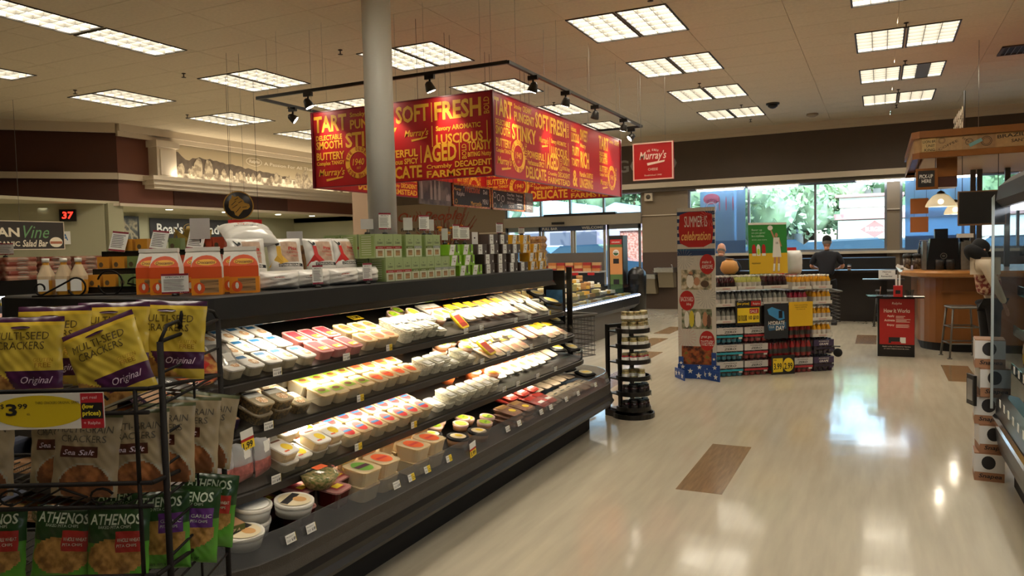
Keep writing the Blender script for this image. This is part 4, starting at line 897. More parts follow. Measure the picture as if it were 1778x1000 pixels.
# white crinkled flatbread bags
wpl = mat('glossy white bag', 'ddd9d2', .25, coat=.3); pict = mat('flatbread picture', 'b99a82', .5, var=.15, vs=30); fig = [mat('yellow dress print', 'd9ab3a', .5), mat('red dress print', 'c4241c', .5), mat('amber dress print', 'cf8a2c', .5)]
def pita(name, kind, seed):
    o, sf = crinkle(name, .2, .21, .07, lambda u, v: 1 if (.36 < u < .86 and .3 < v < .86) else (3 if (.22 < u < .95 and .16 < v < .26) else 0), [wpl, pict, fig[kind], ink], 26, 24, seed); o['category'] = 'flatbread bag'
    Q = lambda P: [(sf(y, z)+.004, y, z) for y, z in P]
    mb = MB(); a = -.045
    mb.add(Q([(a-.012, .155), (a+.012, .155), (a+.014, .1), (a+.05, .06), (a+.02, .055), (a-.06, .035), (a-.012, .1)]), [(0, 1, 2, 3, 4, 5, 6)], 0)
    mb.add(Q(ell(a, .17, .008, .011, 8)), [tuple(range(8))], 1); mb.add(Q([(a-.01, .155), (a-.03, .19), (a-.026, .192), (a, .16)]), [(0, 1, 2, 3)], 1)
    mb.build('figure_print', [fig[kind], ink], o)
    on_bag(o, sf, [('Pita', .01, .13, .05, .02, 0, .1, .02), ('FLATBREAD', .0, .112, .07, .01, 0), ('THINS', .02, .09, .04, .01, 0), ('STONEGROUND', -.05, .037, .12, .012, 1, 0, .02)], [fig[1], white])
    return o
pit = [pita('flatbread_bag', k, k) for k in (1, 0, 1)]
plainb, sfp = crinkle('flatbread_bag', .22, .22, .1, lambda u, v: 0, [wpl], 22, 22, 15); plainb['category'] = 'flatbread bag'
on_bag(plainb, sfp, [('PITA', -.04, .14, .05, .012, 0, .1, .02), ('TANDOORI NAAN', -.06, .115, .1, .011, 1, 0, .02)], [fig[1], ink])
for i, (x, y, k, rz) in enumerate(((-2.86, 2.85, 0, -.5), (-2.84, 3.10, 1, -.5), (-2.82, 3.36, 2, -.35), (-2.80, 3.55, 0, -.1))):
    o = pit[k]; M = TM(x, y, TOP+.075, rz) @ Matrix.Rotation(-.28, 4, 'Y') @ Matrix.Scale(.93, 4); put(o, M, ('first', 'second', 'third', 'fourth')[i]+' upright white flatbread bag from the left, leaning back')
for i, (x, y, rz) in enumerate(((-2.74, 2.92, -.5), (-2.72, 3.14, -.4), (-2.7, 3.36, -.3), (-2.69, 3.54, -.2))):
    M = TM(x, y, TOP+.003, rz) @ Matrix.Diagonal((1.5, 1.0, .42, 1)); put(plainb, M, ('first', 'second', 'third', 'fourth')[i]+' low white flatbread bag lying at the case edge, from the left')
put(plainb, TM(-2.92, 2.95, TOP+.24, -.45) @ Matrix.Rotation(-1.1, 4, 'Y') @ Matrix.Diagonal((1.0, 1.25, .9, 1)), 'white flatbread bag lying flat on top of the white bag pile')
put(pit[2], TM(-3.05, 3.0, TOP+.06, -.45) @ Matrix.Rotation(-.6, 4, 'Y'), 'white flatbread bag at the back supporting the topmost one')
# green cracker boxes
gbx = mat('pale green carton', '9fb07a', .55); gdk = mat('green carton side', '8fa35f', .55); crm = mat('cream carton print', 'ccd0b4', .55); win = mat('cracker window', '8a6642', .6, col2='c29a68', vs=5, stretch=(1, 1, 30))
def cbox(band):
    W_, D_, H_ = .088, .12, .142
    t = MB().box(-D_/2, D_/2, -W_/2, W_/2, 0, H_).build('cracker_box', gbx); t['category'] = 'cracker box'
    fr_items(t, D_/2, W_, H_, [(rc(-W_/2+.003, .004, W_-.006, .05), 0), (rc(-W_/2, .054, W_, .016), 1)], [crm, band])
    mb = MB(); mb.box(D_/2, D_/2+.0016, -.022, .022, .012, .044); mb.build('window', win, t)
    sb = MB(); sb.add([(-D_/2+.01, -W_/2-.0005, .01), (D_/2-.01, -W_/2-.0005, .01), (D_/2-.01, -W_/2-.0005, H_-.01), (-D_/2+.01, -W_/2-.0005, H_-.01)], [(0, 1, 2, 3)], 0); 
    for i in range(9): sb.add([(-D_/2+.02, -W_/2-.001, .02+i*.013), (D_/2-.03, -W_/2-.001, .02+i*.013), (D_/2-.03, -W_/2-.001, .024+i*.013), (-D_/2+.02, -W_/2-.001, .024+i*.013)], [(0, 1, 2, 3)], 1)
    sb.build('side_print', [gdk, crm], t)
    text(t, frame((D_/2+.001, 0, 0), (0, 1, 0), (0, 0, 1)), [('Crackers', -.026, .084, .052, .014, 0, 0, .01), ('water biscuits', -.026, .058, .052, .007, 1), ('~', -.006, .105, .012, .006, 0)], [ink, white])
    return t
bands = {'red': mat('carton red band', 'a52c28', .5), 'olive': mat('carton olive band', '5f7026', .5), 'grey': mat('carton grey band', '8f9490', .5)}
CB = {k: cbox(v) for k, v in bands.items()}
def cstack(x, y, z, k, lv): bx(CB[k], x, y, z, 0, 'pale green cracker box with %s band in the %s row' % ({'red': 'a red', 'olive': 'an olive', 'grey': 'a grey'}[k], lv), '%s banded boxes, %s row' % (k, lv))
yy = 3.73
for k in ('red',)*3+('olive',)*3+('grey',)*3:
    cstack(-2.68, yy, TOP, k, 'lower'); 
    if yy < 3.9: cstack(-2.81, yy, TOP, k, 'lower')
    yy += .0905
yy = 3.66
for i, k in enumerate(('red',)*3+(None, 'olive', 'grey', None, 'olive', 'grey')):
    if k is None: yy += .045; continue
    cstack(-2.70, yy, TOP+.143, k, 'upper'); 
    if i in (0,): cstack(-2.83, yy, TOP+.143, k, 'upper'); cstack(-2.96, yy, TOP+.143, k, 'upper'); cstack(-2.96, yy, TOP, k, 'lower')
    yy += .0905
# lime, brown and yellow cartons with white slanted labels
def wide(colr, slant, lb):
    W_, D_, H_ = .15, .09, .072
    t = MB().box(-D_/2, D_/2, -W_/2, W_/2, 0, H_).build('biscuit_box', colr); t['category'] = 'biscuit box'
    s = .022 if slant else 0
    fr_items(t, D_/2, W_, H_, [([(-W_/2+.005, .002), (-.0-.01, .002), (-.01+s+.005, H_-.001), (-W_/2+.005+s, H_-.001)] if slant else rc(-W_/2+.02, .001, .06, H_-.002), 0), (ell(-.02, .03, .006, .006, 8), 1), (rc(.022, .02, .02, .05), 2), (rc(.05, .012, .012, .014), 0)], [paper, brownl, mat('dark carton print', '4a3a30', .5)])
    text(t, frame((D_/2+.0015, 0, 0), (0, 1, 0), (0, 0, 1)), [('BISCUITS', -.05, .045, .035, .008), ('FOR CHEESE', -.05, .032, .03, .005)], ink)
    return t
wl_, wb_, wy_ = wide(mat('lime carton', '86b92c', .5), True, ''), wide(mat('brown carton', '4f4038', .5), False, ''), wide(mat('yellow carton', 'dfa51f', .5), True, '')
def put_w(pr, nm, y, l, n_): bx(pr, -2.66-.0*l, y, TOP+.0735*l, 0, 'small %s biscuit box with a white label stacked on the case, %s row' % (nm, n_), '%s biscuit boxes, %s row' % (nm, n_))
RN = ('bottom', 'second', 'third', 'top')
for l, ys in enumerate(((4.62, 4.80), (4.5, 4.69), (4.48, 4.67))):
    for y in ys: put_w(wl_, 'lime', y, l, RN[l])
for l, ys in enumerate(((5.0, 5.2, 5.4, 5.6), (4.99, 5.2, 5.42), (4.88, 5.07, 5.28, 5.46), (5.06, 5.24))):
    for y in ys: put_w(wb_, 'brown', y, l, RN[l])
for l, ys in enumerate(((5.8, 5.98), (5.78, 5.96), (5.66, 5.86), (5.46, 5.66))):
    for y in ys: put_w(wy_, 'yellow', y, l, RN[l])
bigw = MB().box(-.045, .045, -.11, .11, 0, .09).build('carton', mat('cocoa carton', '5a4230', .6)); 
fr_items(bigw, .045, .2, .09, [(rc(.0, .0, .09, .088), 0), (ell(.04, .045, .012, .006, 10), 1)], [paper, ink]); tag(bigw, 'large cocoa carton with a white square label on the top row', 'carton'); bigw.matrix_world = TM(-2.72, 4.84, TOP+.222)
# clear clamshell stack at the far end
cl = MB().rbox([(.15, .15, 0), (.17, .17, .03), (.15, .15, .055)], .02).build('clamshell', mat('biscotti', 'a8703c', .5, col2='d8a868', vs=40)); cl['category'] = 'clamshell'
MB().rbox([(.156, .156, -.001), (.184, .184, .028), (.184, .184, .032), (.156, .156, .058)], .02).build('clear_lid', salad, cl)
for i in range(5): bx(cl, -2.74, 6.12, TOP+.0575*i, .1, 'clear clamshell of biscotti, %s of the stack at the far end' % ('lowest', 'second lowest', 'middle', 'second highest', 'topmost')[i])
# shelf talkers on stems
def talker(x, y, z, w_, h_, lb, rz=-.8, blank=False, stem=.03):
    t = thing('shelf_sign', lb, 'sign', (x, y, z), rz)
    MB().box(-.001, .001, -w_/2, w_/2, stem, stem+h_).build('card', paper if not blank else mat('blank card back', 'bdb9b6', .6), t)
    MB().lathe([(.018, 0), (.016, .012), (.004, .014), (.003, stem)], n=10).build('clip_base', black, t)
    if not blank:
        mb = MB(); a = h_; mb.add([(-w_/2, stem+a*.9, 0), (w_/2, stem+a*.9, 0), (w_/2, stem+a, 0), (-w_/2, stem+a, 0)], [(0, 1, 2, 3)], 0); mb.add([(-w_/2, stem, 0), (w_/2, stem, 0), (w_/2, stem+a*.09, 0), (-w_/2, stem+a*.09, 0)], [(0, 1, 2, 3)], 0)
        word(mb, 'SPECIALTY', -w_*.35, stem+a*.79, w_*.7, a*.07, 0, .02, 0, 1); lines(mb, -w_*.42, stem+a*.15, w_*.8, a*.58, 9, 1, int(y*10))
        word(mb, '$5.99', w_*.15, stem+a*.015, w_*.3, a*.06, 0, .02, 0, 2); mb.build('print', [mat('burgundy print', '8c2436', .5), mat('grey body copy', '55504f', .6), white], t, frame((.0018, 0, 0), (0, 1, 0), (0, 0, 1)))
talker(-2.86, 2.40, TOP, .115, .09, 'square notice with a burgundy edge in front of the orange bags', -.9, stem=.012); 
talker(-2.62, 3.08, TOP, .062, .098, 'red edged notice on a black clip before the second white bag', -.3, stem=.02)
talker(-2.61, 3.49, TOP, .062, .098, 'red edged notice on a black clip before the last white bag', -.3, stem=.02)
talker(-2.70, 3.80, TOP+.285, .08, .10, 'red edged notice standing on the red banded boxes', -.5)
talker(-2.70, 4.24, TOP+.285, .075, .10, 'red edged notice standing on the olive banded box by the steel column', -.5)
talker(-2.68, 4.62, TOP+.2215, .06, .11, 'red edged notice before the rust script lettering', -.3)
talker(-2.67, 4.72, TOP+.2215, .1, .10, 'red edged notice above the lime boxes', -.3)
talker(-2.66, 5.26, TOP+.2945, .08, .08, 'red edged notice leaning on the top row of brown boxes', -.2, stem=.01)
talker(-2.66, 5.66, TOP+.2945, .08, .05, 'red edged notice tilted on the yellow boxes', -.2, stem=.01)
talker(-3.05, 3.4, TOP, .09, .08, 'pale blank card back behind the white bags', 2.4, True, .23); talker(-2.72, 3.65, TOP+.285, .075, .06, 'pale blank card back on the left green boxes', 2.4, True)
talker(-2.72, 4.08, TOP+.285, .06, .08, 'pale blank card back before the steel column', 2.4, True); talker(-2.72, 4.34, TOP+.285, .06, .075, 'pale blank card back right of the steel column', 2.4, True); talker(-2.70, 4.5, TOP+.2215, .045, .08, 'narrow blank card back left of the lime boxes', 2.4, True)
talker(-3.25, 2.9, TOP, .1, .11, 'large pale blank card back in front of the black deli sign', -.9, True, .27)
# tiered black rack of small tea boxes
t = thing('tiered_stand', 'black three-step stand holding small boxes at the near end of the case top', 'stand', (-3.34, 2.66, TOP), -1.15)
for i in range(3): MB().box(-.05-.09*i-.1, -.05-.09*i+.045, -.36, .30-.0*i, .02+.092*i, .032+.092*i).box(-.05-.09*i+.035, -.05-.09*i+.045, -.36, .3, .0+.092*i, .032+.092*i).build('step', black, t)
for y in (-.35, -.12, .1, .29):
    MB().box(-.3, -.01, y-.006, y+.006, 0, .02).box(-.3, -.288, y-.006, y+.006, 0, .22).build('upright', black, t)
TS = Matrix.Translation((-3.34, 2.66, TOP)) @ Matrix.Rotation(-1.15, 4, 'Z')
tb = {}
for nm, c in (('orange', 'c98a28'), ('green', '75854f'), ('red', 'b0482a')):
    o = MB().box(-.03, .03, -.032, .032, 0, .062).build('tea_box', mat(nm+' tea box', c, .55)); o['category'] = 'tea box'
    fr_items(o, .03, .06, .06, [(ell(-.012, .02, .012, .014, 8), 0)], [mat('dim box print', '5b4a34', .5)]); tb[nm] = o
for i in range(3):
    for j, y in enumerate((-.31, -.23, -.15, -.07, .03, .11, .2, .27)):
        if i == 2 and j in (0, 3, 5): continue
        nm = 'orange' if j < 2 or (i == 2 and j < 3) else ('green' if j < 5 else 'red')
        put(tb[nm], TS @ Matrix.Translation((-.05-.09*i, y, .033+.092*i)), 'small %s box on the %s step of the tiered stand' % (nm, ('lowest', 'middle', 'highest')[i]), '%s boxes on step %d' % (nm, i+1))
for i, y in enumerate((-.27, -.05, .15)):
    t = thing('shelf_sign', ('left', 'middle', 'right')[i]+' slanted notice with burgundy edges on the tiered stand', 'sign'); t.matrix_world = TS @ Matrix.Translation((-.17, y, .215)) @ Matrix.Rotation(-.3, 4, 'Y') @ Matrix.Rotation(-.12, 4, 'X')
    MB().box(-.001, .001, -.045, .045, 0, .11).build('card', paper, t); mb = MB()
    for z in (.1, 0): mb.add([(-.045, z, 0), (.045, z, 0), (.045, z+.01, 0), (-.045, z+.01, 0)], [(0, 1, 2, 3)], 0)
    lines(mb, -.038, .018, .074, .075, 8, 1, i); mb.build('print', [MATS['burgundy print'], MATS['grey body copy']], t, frame((.0018, 0, 0), (0, 1, 0), (0, 0, 1)))
# scrolled iron easel
t = thing('iron_scroll', 'black wrought iron scroll standing before the small boxes', 'ornament', (-3.3, 2.4, TOP), -1.1)
def spiral(cx, cz, r_, a0, a1, n=16, gr=.35): return [(0, cx+r_*(1-gr*i/n)*math.cos(a0+(a1-a0)*i/n), cz+r_*(1-gr*i/n)*math.sin(a0+(a1-a0)*i/n)) for i in range(n+1)]
b = MB(); b.tube(spiral(-.33, .04, .03, -PI*.3, -PI*2.1)[::-1]+spiral(-.16, .045, .045, PI*.75, -PI*.9, 18, .1), .0045, 6)
b.tube(spiral(0.0, .06, .06, PI*.9, -PI*.95, 20, .05), .0045, 6); b.tube(spiral(.12, .045, .04, -PI*.35, PI*.9, 14, .0)+spiral(.3, .04, .032, -PI*.6, PI*1.0, 14, .1), .0045, 6)
b.build('scroll', wire, t); MB().tube([(0, -.37, .005), (0, .36, .005)], .005, 6).build('foot_bar', wire, t)
# syrup jugs
jug = MB().rbox([(.062, .062, 0), (.07, .07, .02), (.07, .07, .09), (.03, .03, .15), (.026, .026, .17)], .02, 4).build('juice_bottle', mat('amber juice', 'c98f2a', .3, coat=.4)); jug['category'] = 'bottle'
MB().rbox([(.071, .071, .075), (.072, .072, .095), (.032, .032, .152)], .02, 4).build('clear_shoulder', frost, jug); MB().lathe([(.017, .165), (.017, .185)], n=12).build('cap', white, jug); MB().box(.035, .0365, -.026, .026, .02, .08).build('label', paper, jug)
for i, (x, y) in enumerate(((-3.78, 2.40), (-3.70, 2.44), (-3.63, 2.47))): bx(jug, x, y, TOP, -1.0, ('leftmost', 'middle', 'rightmost')[i]+' amber juice bottle with a white cap on the case corner')
# jerky tubs, pasta basket, flowers, behind the crackers
def basket(x, y, z, w_, h_, m_, lb, cat): 
    t = thing('snack_box', lb, cat, (x, y, z), -.6); MB().rbox([(.12, w_, 0), (.13, w_, h_)], .01).build('contents', m_, t); MB().rbox([(.134, w_*1.02, h_*.3), (.134, w_*1.02, h_)], .01).build('clear_cover', film, t); return t
past = mat('dried twigs pasta', '6d4a30', .7, col2='a87a4c', vs=30)
t = basket(-3.35, 3.0, TOP, .3, .21, past, 'clear box of dried brown pasta twists behind the orange bags', 'box'); MB().box(.069, .071, .05, .12, .12, .19).build('green_label', mat('bright green card', '79a93a', .5), t)
for i, (x, y) in enumerate(((-3.3, 3.62), (-3.25, 3.88))):
    t = basket(x, y, TOP, .18, .23, past, ('left', 'right')[i]+' brown snack box with a blue label behind the white bags', 'box'); MB().box(.07, .072, -.06, 0, .13, .22).build('blue_label', blue_lab, t)
fl_ = thing('flower_arrangement', 'dried orange twigs and yellow flowers behind the crackers', 'plant', (-4.05, 6.75, 0))
R = random.Random(5)
b = MB(); 
for i in range(46): a = R.uniform(0, 6.28); s = R.uniform(.12, .34); b.tube([(0, 0, 1.35), (s*.4*math.cos(a), s*.4*math.sin(a), 1.65), (s*math.cos(a+.3), s*math.sin(a+.3), 1.65+R.uniform(.12, .42))], .004, 4)
b.build('twigs', mat('rust twig', '7d3a20', .7), fl_); MB().lathe([(.14, 0), (.1, .8), (.14, 1.3), (.12, 1.4)], n=16).build('vase', brownl, fl_)
b = MB()
for i in range(9): a = R.uniform(0, 6.28); b.ball((.2*math.cos(a)*R.random()+.1,   .2*math.sin(a), 1.7+R.uniform(-.05, .2)), .03, 7, 5, None, (1, 1, .5))
b.build('blooms', mat('yellow petals', 'e0961f', .6), fl_)
fl2 = thing('flower_arrangement', 'dried yellow leaves in front of the black deli sign', 'plant', (-4.9, 4.3, 0)); b = MB()
for i in range(30): a = R.uniform(0, 6.28); s = R.uniform(.03, .15); b.add([(s*math.cos(a), s*math.sin(a), 1.6+R.uniform(0, .25)) for a in (a, a+.5, a+1.1)], [(0, 1, 2)])
b.build('leaves', mat('ochre leaves', '94792c', .7), fl2); MB().lathe([(.1, 0), (.06, .3), (.08, 1.62)], n=12).build('pot', dark, fl2)
# ============================================================ foreground wire rack with bags
RD = Vector((-.438, .899, 0)); RR = Vector((.899, .438, 0)); AR = -math.atan2(.899, .438)
def rk(l, d, z): p = RD*d+RR*l; return (p.x, p.y, z)
RLOC = rk(-.845, 1.80, 0)
rack = thing('wire_rack', 'black wire display rack of snack bags in the left foreground', 'display rack', RLOC, AR)
# local: +x towards the camera, +y to the viewer's right; right edge at y=0
WRK, DPT = 1.25, .36
def tb_(name, segs, r=.004, par=rack):
    b = MB()
    for s in segs: b.tube(s, r, 6)
    return b.build(name, wire, par)
for y in (0, -WRK):
    tb_('front_post', [[(.0, y, 0), (.0, y, 1.40)]], .0085); tb_('back_post', [[(-DPT, y, 0), (-DPT, y, 1.42)]], .008)
    tb_('side_arch', [[(0, y, 1.40), (-DPT, y, 1.42)], [(0, y, 1.40), (-.04, y, 1.435), (-.1, y, 1.44), (-.13, y, 1.42)], [(-.11, y, 1.42), (-.13, y, 1.47), (-.18, y, 1.485), (-.23, y, 1.47), (-.25, y, 1.43)], [(-.24, y, 1.43), (-.28, y, 1.455), (-.33, y, 1.445), (-DPT, y, 1.42)]], .005)
    tb_('side_rails', [[(0, y, z), (-DPT, y, z+.015)] for z in [.2+.075*i for i in range(16)]]+[[(-DPT/2, y, .15), (-DPT/2, y, 1.41)]], .0035)
LV = (.25, .62, .86, 1.08, 1.30)
for z in LV:
    sh_ = tb_('shelf_frame', [[(.07, 0, z), (.07, -WRK, z)], [(.07, 0, z-.055), (.07, -WRK, z-.055)], [(.07, 0, z), (-DPT, 0, z-.04)], [(.07, -WRK, z), (-DPT, -WRK, z-.04)], [(.07, -.03, z), (.07, -.03, z-.22 if z > .6 else z-.055)], [(-DPT, 0, z-.04), (-DPT, -WRK, z-.04)]], .0055)
    tb_('shelf_wires', [[(.07, -.03-i*.035, z-.055), (-DPT, -.03-i*.035, z-.06)] for i in range(35)], .002, sh_)
    if z > .7:
        sc = []
        for c in range(6):
            y0 = -.12-c*.21; sc.append([(.073, y0+.03*math.cos(a)*(1-.4*k/9), z-.03+.022*math.sin(a)*(1-.4*k/9)) for k in range(10) for a in [PI*.1+PI*1.5*k/9]]); sc.append([(.073, y0-.03, z-.03), (.073, y0-.09, z-.008), (.073, y0-.14, z-.035), (.073, y0-.18, z-.03)])
        tb_('scroll_work', sc, .003, sh_)
MR = Matrix.Translation(RLOC) @ Matrix.Rotation(AR, 4, 'Z')
ylb = mat('yellow bag', 'cdb343', .28, var=.12, vs=9, coat=.4); pur = mat('plum bag print', '43183f', .35, coat=.3); cpic = mat('seeded cracker picture', '7d4f24', .5, col2='b98a4a', vs=40); silv = mat('silver bag edge', '9c9784', .3, coat=.3)
def seedf(u, v):
    if v > .93: return 1
    if v > .90: return 4
    d = v-(.29+(u-.45)*.0); 
    if .13 < v < .34 and u > .42-(v-.13)*.7: return 1
    if v < .42-(u)*.55: return 2 if v > .03 else 3
    if v < .12: return 0 if u > .6 else 3
    return 0
seedb, sf1 = crinkle('cracker_pouch', .19, .205, .035, seedf, [ylb, pur, cpic, silv, mat('yellow top band', 'd8b93a', .3)], 44, 46, 2)
seedb['category'] = 'cracker pouch'
on_bag(seedb, sf1, [('MULTI-SEED', -.07, .148, .135, .019, 0), ('CRACKERS', -.06, .124, .115, .019, 0), ('Original', .0, .035, .075, .022, 1, .35), ('GLUTEN', .03, .093, .045, .009, 2), ('FREE', .035, .079, .036, .012, 2, 0, .02)], [mat('olive brown print', '4a3a18', .5), mat('pale script print', 'd8c8d8', .5), mat('mustard stamp', '9c7618', .5)])
mb = MB(); mb.add([(sf1(y, z)+.003, y, z) for y, z in ell(-.005, .178, .026, .0035, 16)], [tuple(range(16))]); mb.build('hang_slot', pur, seedb)
tanb = mat('tan grain bag', '9a8a6c', .4, var=.12, vs=8, coat=.2)
def grainf(u, v):
    if v > .95: return 1
    if ((u-.55)/.42)**2+((v-.12)/.3)**2 < 1: return 3 if ((u-.55)/.42)**2+((v-.12)/.3)**2 > .86 else 2
    if .47 < v < .6 and .14 < u < .72: return 4
    return 0
grainb, sf2 = crinkle('grain_pouch', .165, .205, .04, grainf, [tanb, mat('olive bag top', '4d5230', .4), mat('grain cracker picture', 'a5683a', .5, col2='6d3f20', vs=25), silv, mat('brown bag label', '4a2014', .4)], 40, 46, 5)
grainb['category'] = 'cracker pouch'
on_bag(grainb, sf2, [('MULTI-GRAIN', -.068, .158, .136, .017, 0), ('CRACKERS', -.055, .135, .11, .017, 0), ('Sea Salt', -.048, .104, .076, .013, 1, .3, .01)], [mat('grey brown print', '4a4438', .5), mat('pale script print', 'd8c8d8')])
grn = mat('green chip bag', '4d8a28', .35, coat=.3, var=.15, vs=10)
def chipf(u, v):
    if v > .84: return 1
    e2 = ((u-.5)/.46)**2+((v-.42)/.22)**2
    if .48 < v < .72 and .52 < u < .92: return 3
    if e2 < 1: return 2
    return 0 if v < .6 else 1
def chip(nm, flav, txt2, sd):
    o, s = crinkle(nm, .175, .225, .05, chipf, [grn, mat('dark green bag', '22401c', .35, coat=.3), mat('pita chip picture', '7a5526', .5, col2='b48848', vs=22), flav], 40, 44, sd); o['category'] = 'chip bag'
    on_bag(o, s, [('ATHENOS', -.07, .182, .14, .028, 0, .0, .02), ('BAKED PITA CHIPS', -.045, .172, .09, .008, 0), (txt2, .01, .136, .06, .01, 0), ('PITA CHIPS', .01, .122, .05, .008, 0), ('NET WT 9 OZ', -.03, .012, .07, .008, 1)], [mat('pale green print', 'c3cdb8', .5), ink]); return o
chr_, chp = chip('chip_bag', mat('red flavour panel', 'a02a24', .4), 'WHOLE WHEAT', 8), chip('chip_bag', mat('violet flavour panel', '5a2a72', .4), 'GARLIC', 9)
def rb(pr, y, x, z, ro, ti, lb): put(pr, MR @ Matrix.Translation((x, y, z)) @ Matrix.Rotation(ro, 4, 'X') @ Matrix.Rotation(-ti, 4, 'Y') @ Matrix.Scale(.87 if 'chip' in lb else .97, 4), lb)
z = 1.30-.052
rb(seedb, -.33, .0, z+.02, -.0, .12, 'yellow and plum multi-seed pouch at the left of the top rack shelf'); rb(seedb, -.30, -.07, z+.04, .0, .1, 'yellow multi-seed pouch behind the leftmost one')
rb(seedb, -.17, -.1, z+.045, .0, .12, 'yellow multi-seed pouch behind the tilted one'); rb(seedb, -.085, .02, z+.015, .36, .15, 'tilted yellow multi-seed pouch in the middle of the top rack shelf')
rb(seedb, .005-.045, -.12, z+.045, -.05, .1, 'yellow multi-seed pouch at the right end of the top rack shelf'); rb(seedb, -.52, .0, z+.02, 0, .1, 'yellow multi-seed pouch at the picture edge')
z = 1.08-.05
for i, (y, x, ro) in enumerate(((-.29, -.06, 0), (-.19, .02, -.06), (-.07, .0, .03), (-.045, -.08, 0), (-.02, -.16, -.05), (-.01, -.22, -.14), (-.28, -.15, 0), (-.45, .0, 0))):
    rb(grainb, y, x, z+.005, ro, .12, ('leftmost multi-grain pouch, cut by the price sign', 'multi-grain pouch standing in the middle of the second rack shelf', 'multi-grain pouch right of the middle one', 'multi-grain pouch just behind the right one', 'multi-grain pouch second to last toward the back post', 'multi-grain pouch leaning out at the back post', 'multi-grain pouch hidden behind the left ones', 'multi-grain pouch at the picture edge')[i])
z = .86-.05
for i, (pr, y, x, ro) in enumerate(((chr_, -.27, .0, -.08), (chr_, -.12, .02, .0), (chp, -.07, -.1, .03), (chp, .0-.02, -.14, -.06), (chp, -.2, -.16, 0), (chr_, -.43, 0, 0), (chr_, .02-.04, -.25, -.1))):
    rb(pr, y, x, z-.005, ro, .13, ('leftmost green chip bag with a red panel', 'middle green chip bag with a red panel', 'green chip bag with a violet panel behind the middle one', 'green chip bag with a violet panel near the back post', 'green chip bag hidden behind the left pair', 'green chip bag at the picture edge', 'green chip bag deepest by the back post')[i])
z = .62-.05
for i, y in enumerate((-.08, -.27, -.46)): rb(chr_, y, 0, z, 0, .1, ('right', 'middle', 'left')[i]+' green chip bag on the lowest visible rack shelf')
# price sign on the rack
t = thing('price_card', 'large yellow and white shelf price card on the wire rack', 'price sign'); t.matrix_world = MR @ Matrix.Translation((.085, -.35, 1.215)) @ Matrix.Rotation(.0, 4, 'X')
W_, H_ = .256, .082
MB().box(0, .002, 0, W_, 0, H_).build('card', mat('card white', 'd8d5cf', .45), t)
mb = MB()
mb.add([(min(x, .203), y, 0) for x, y in ell(.105, .041, .108, .037, 30)], [tuple(range(30))], 0); mb.add([(p[0], p[1], 0) for p in rc(.203, .0, .052, .081)], [(0, 1, 2, 3)], 1); mb.add([(p[0], p[1], .0005) for p in rc(.2045, .022, .049, .037)], [(0, 1, 2, 3)], 2)
tw = [('$', .02, .048, .009, .012, 2), ('3', .032, .032, .026, .028, 2, 0, .03), ('99', .06, .048, .022, .012, 2, 0, .02), ('THIRD CRACKERS ORIGINAL GRAIN', .1, .058, .1, .006, 2), ('ea.', .08, .033, .008, .005, 2), ('get real', .207, .066, .034, .009, 3, 0, .01), ('(low', .207, .043, .026, .013, 4, 0, .03), ('prices)', .207, .026, .042, .015, 4, 0, .03), ('+ Ralphs', .209, .007, .038, .009, 3, 0, .02)]
for it in tw: tmp = MB(); k = list(it[5:])+[0, 0][len(it)-6:]; word(tmp, *it[:5], k[1] if len(k) > 1 else 0, k[2] if len(k) > 2 else 0); mb.add([(v[0], v[1], .001) for v in tmp.v], tmp.f, k[0])
mb.build('print', [mat('card yellow', 'cdb41c', .45), mat('card red', 'b8202e', .45), ink, mat('card pale pink', 'e6b8ba', .5), mat('card bright yellow', 'f0dc30', .5)], t, frame((.0025, 0, 0), (0, 1, 0), (0, 0, 1)))
# ============================================================ jar spinner
def sep(name, tubes, r, m, parent, n=4, M=None):
    for s in tubes: b = MB(); b.tube(s, r, n); b.build(name, m, parent, M)
t = thing('jar_spinner', 'black plastic spinner rack of jars at the far corner of the cheese case', 'display rack', (-2.10, 6.87, 0), -.55)
def halfdisc(r_, z0, z1, a0=-PI*.62, a1=PI*.62, n=18):
    P = [(-.06, -r_*.85)]+[(r_*math.cos(a0+(a1-a0)*i/n), r_*math.sin(a0+(a1-a0)*i/n)) for i in range(n+1)]+[(-.06, r_*.85)]
    return P
def tray(r_, z, h, name='tray'):
    P = halfdisc(r_, 0, 0); b = MB(); b.loops([[(x, y, z) for x, y in P], [(x, y, z+h) for x, y in P], [(x*.93, y*.93, z+h) for x, y in P], [(x*.93, y*.93, z+.008) for x, y in P]], True, True); b.build(name, black, t)
TZS = (.80, .655, .51, .355, .21, .065)
tray(.2, 0, .045, 'base')
for z in TZS: tray(.165, z, .042)
for y in (-.15, 0, .15): MB().box(-.2, -.165, y-.014, y+.014, 0, .87).build('upright', black, t)
MB().box(-.21, -.06, -.17, .17, 0, .06).build('rear_foot', black, t); MB().box(-.2, -.16, -.164, .164, .84, .87).build('top_bar', black, t)
for z in TZS: MB().box(-.17, -.055, -.155, .155, z+.002, z+.014).build('rear_shelf', black, t)
MB().tube([(-.1, 0, .8), (-.1, 0, 1.02), (-.12, .0, 1.03)], .002, 4).build('clip_wire', steel, t)
def jar(nm, c, c2, lidm): 
    o = MB().lathe([(.024, 0), (.027, .006), (.027, .052), (.022, .06)], n=14).build('jar', mat(nm, c, .2, col2=c2, vs=70, coat=.6)); o['category'] = 'jar'
    MB().lathe([(.0245, .056), (.0245, .072), (.022, .074)], n=14).build('lid', lidm, o); MB().lathe([(.0276, .02), (.0276, .045)], n=14, cap=False).build('label', white_lab if lidm != black else blk_lab, o); return o
goldl = mat('gold lid', 'b8a878', .3, .6)
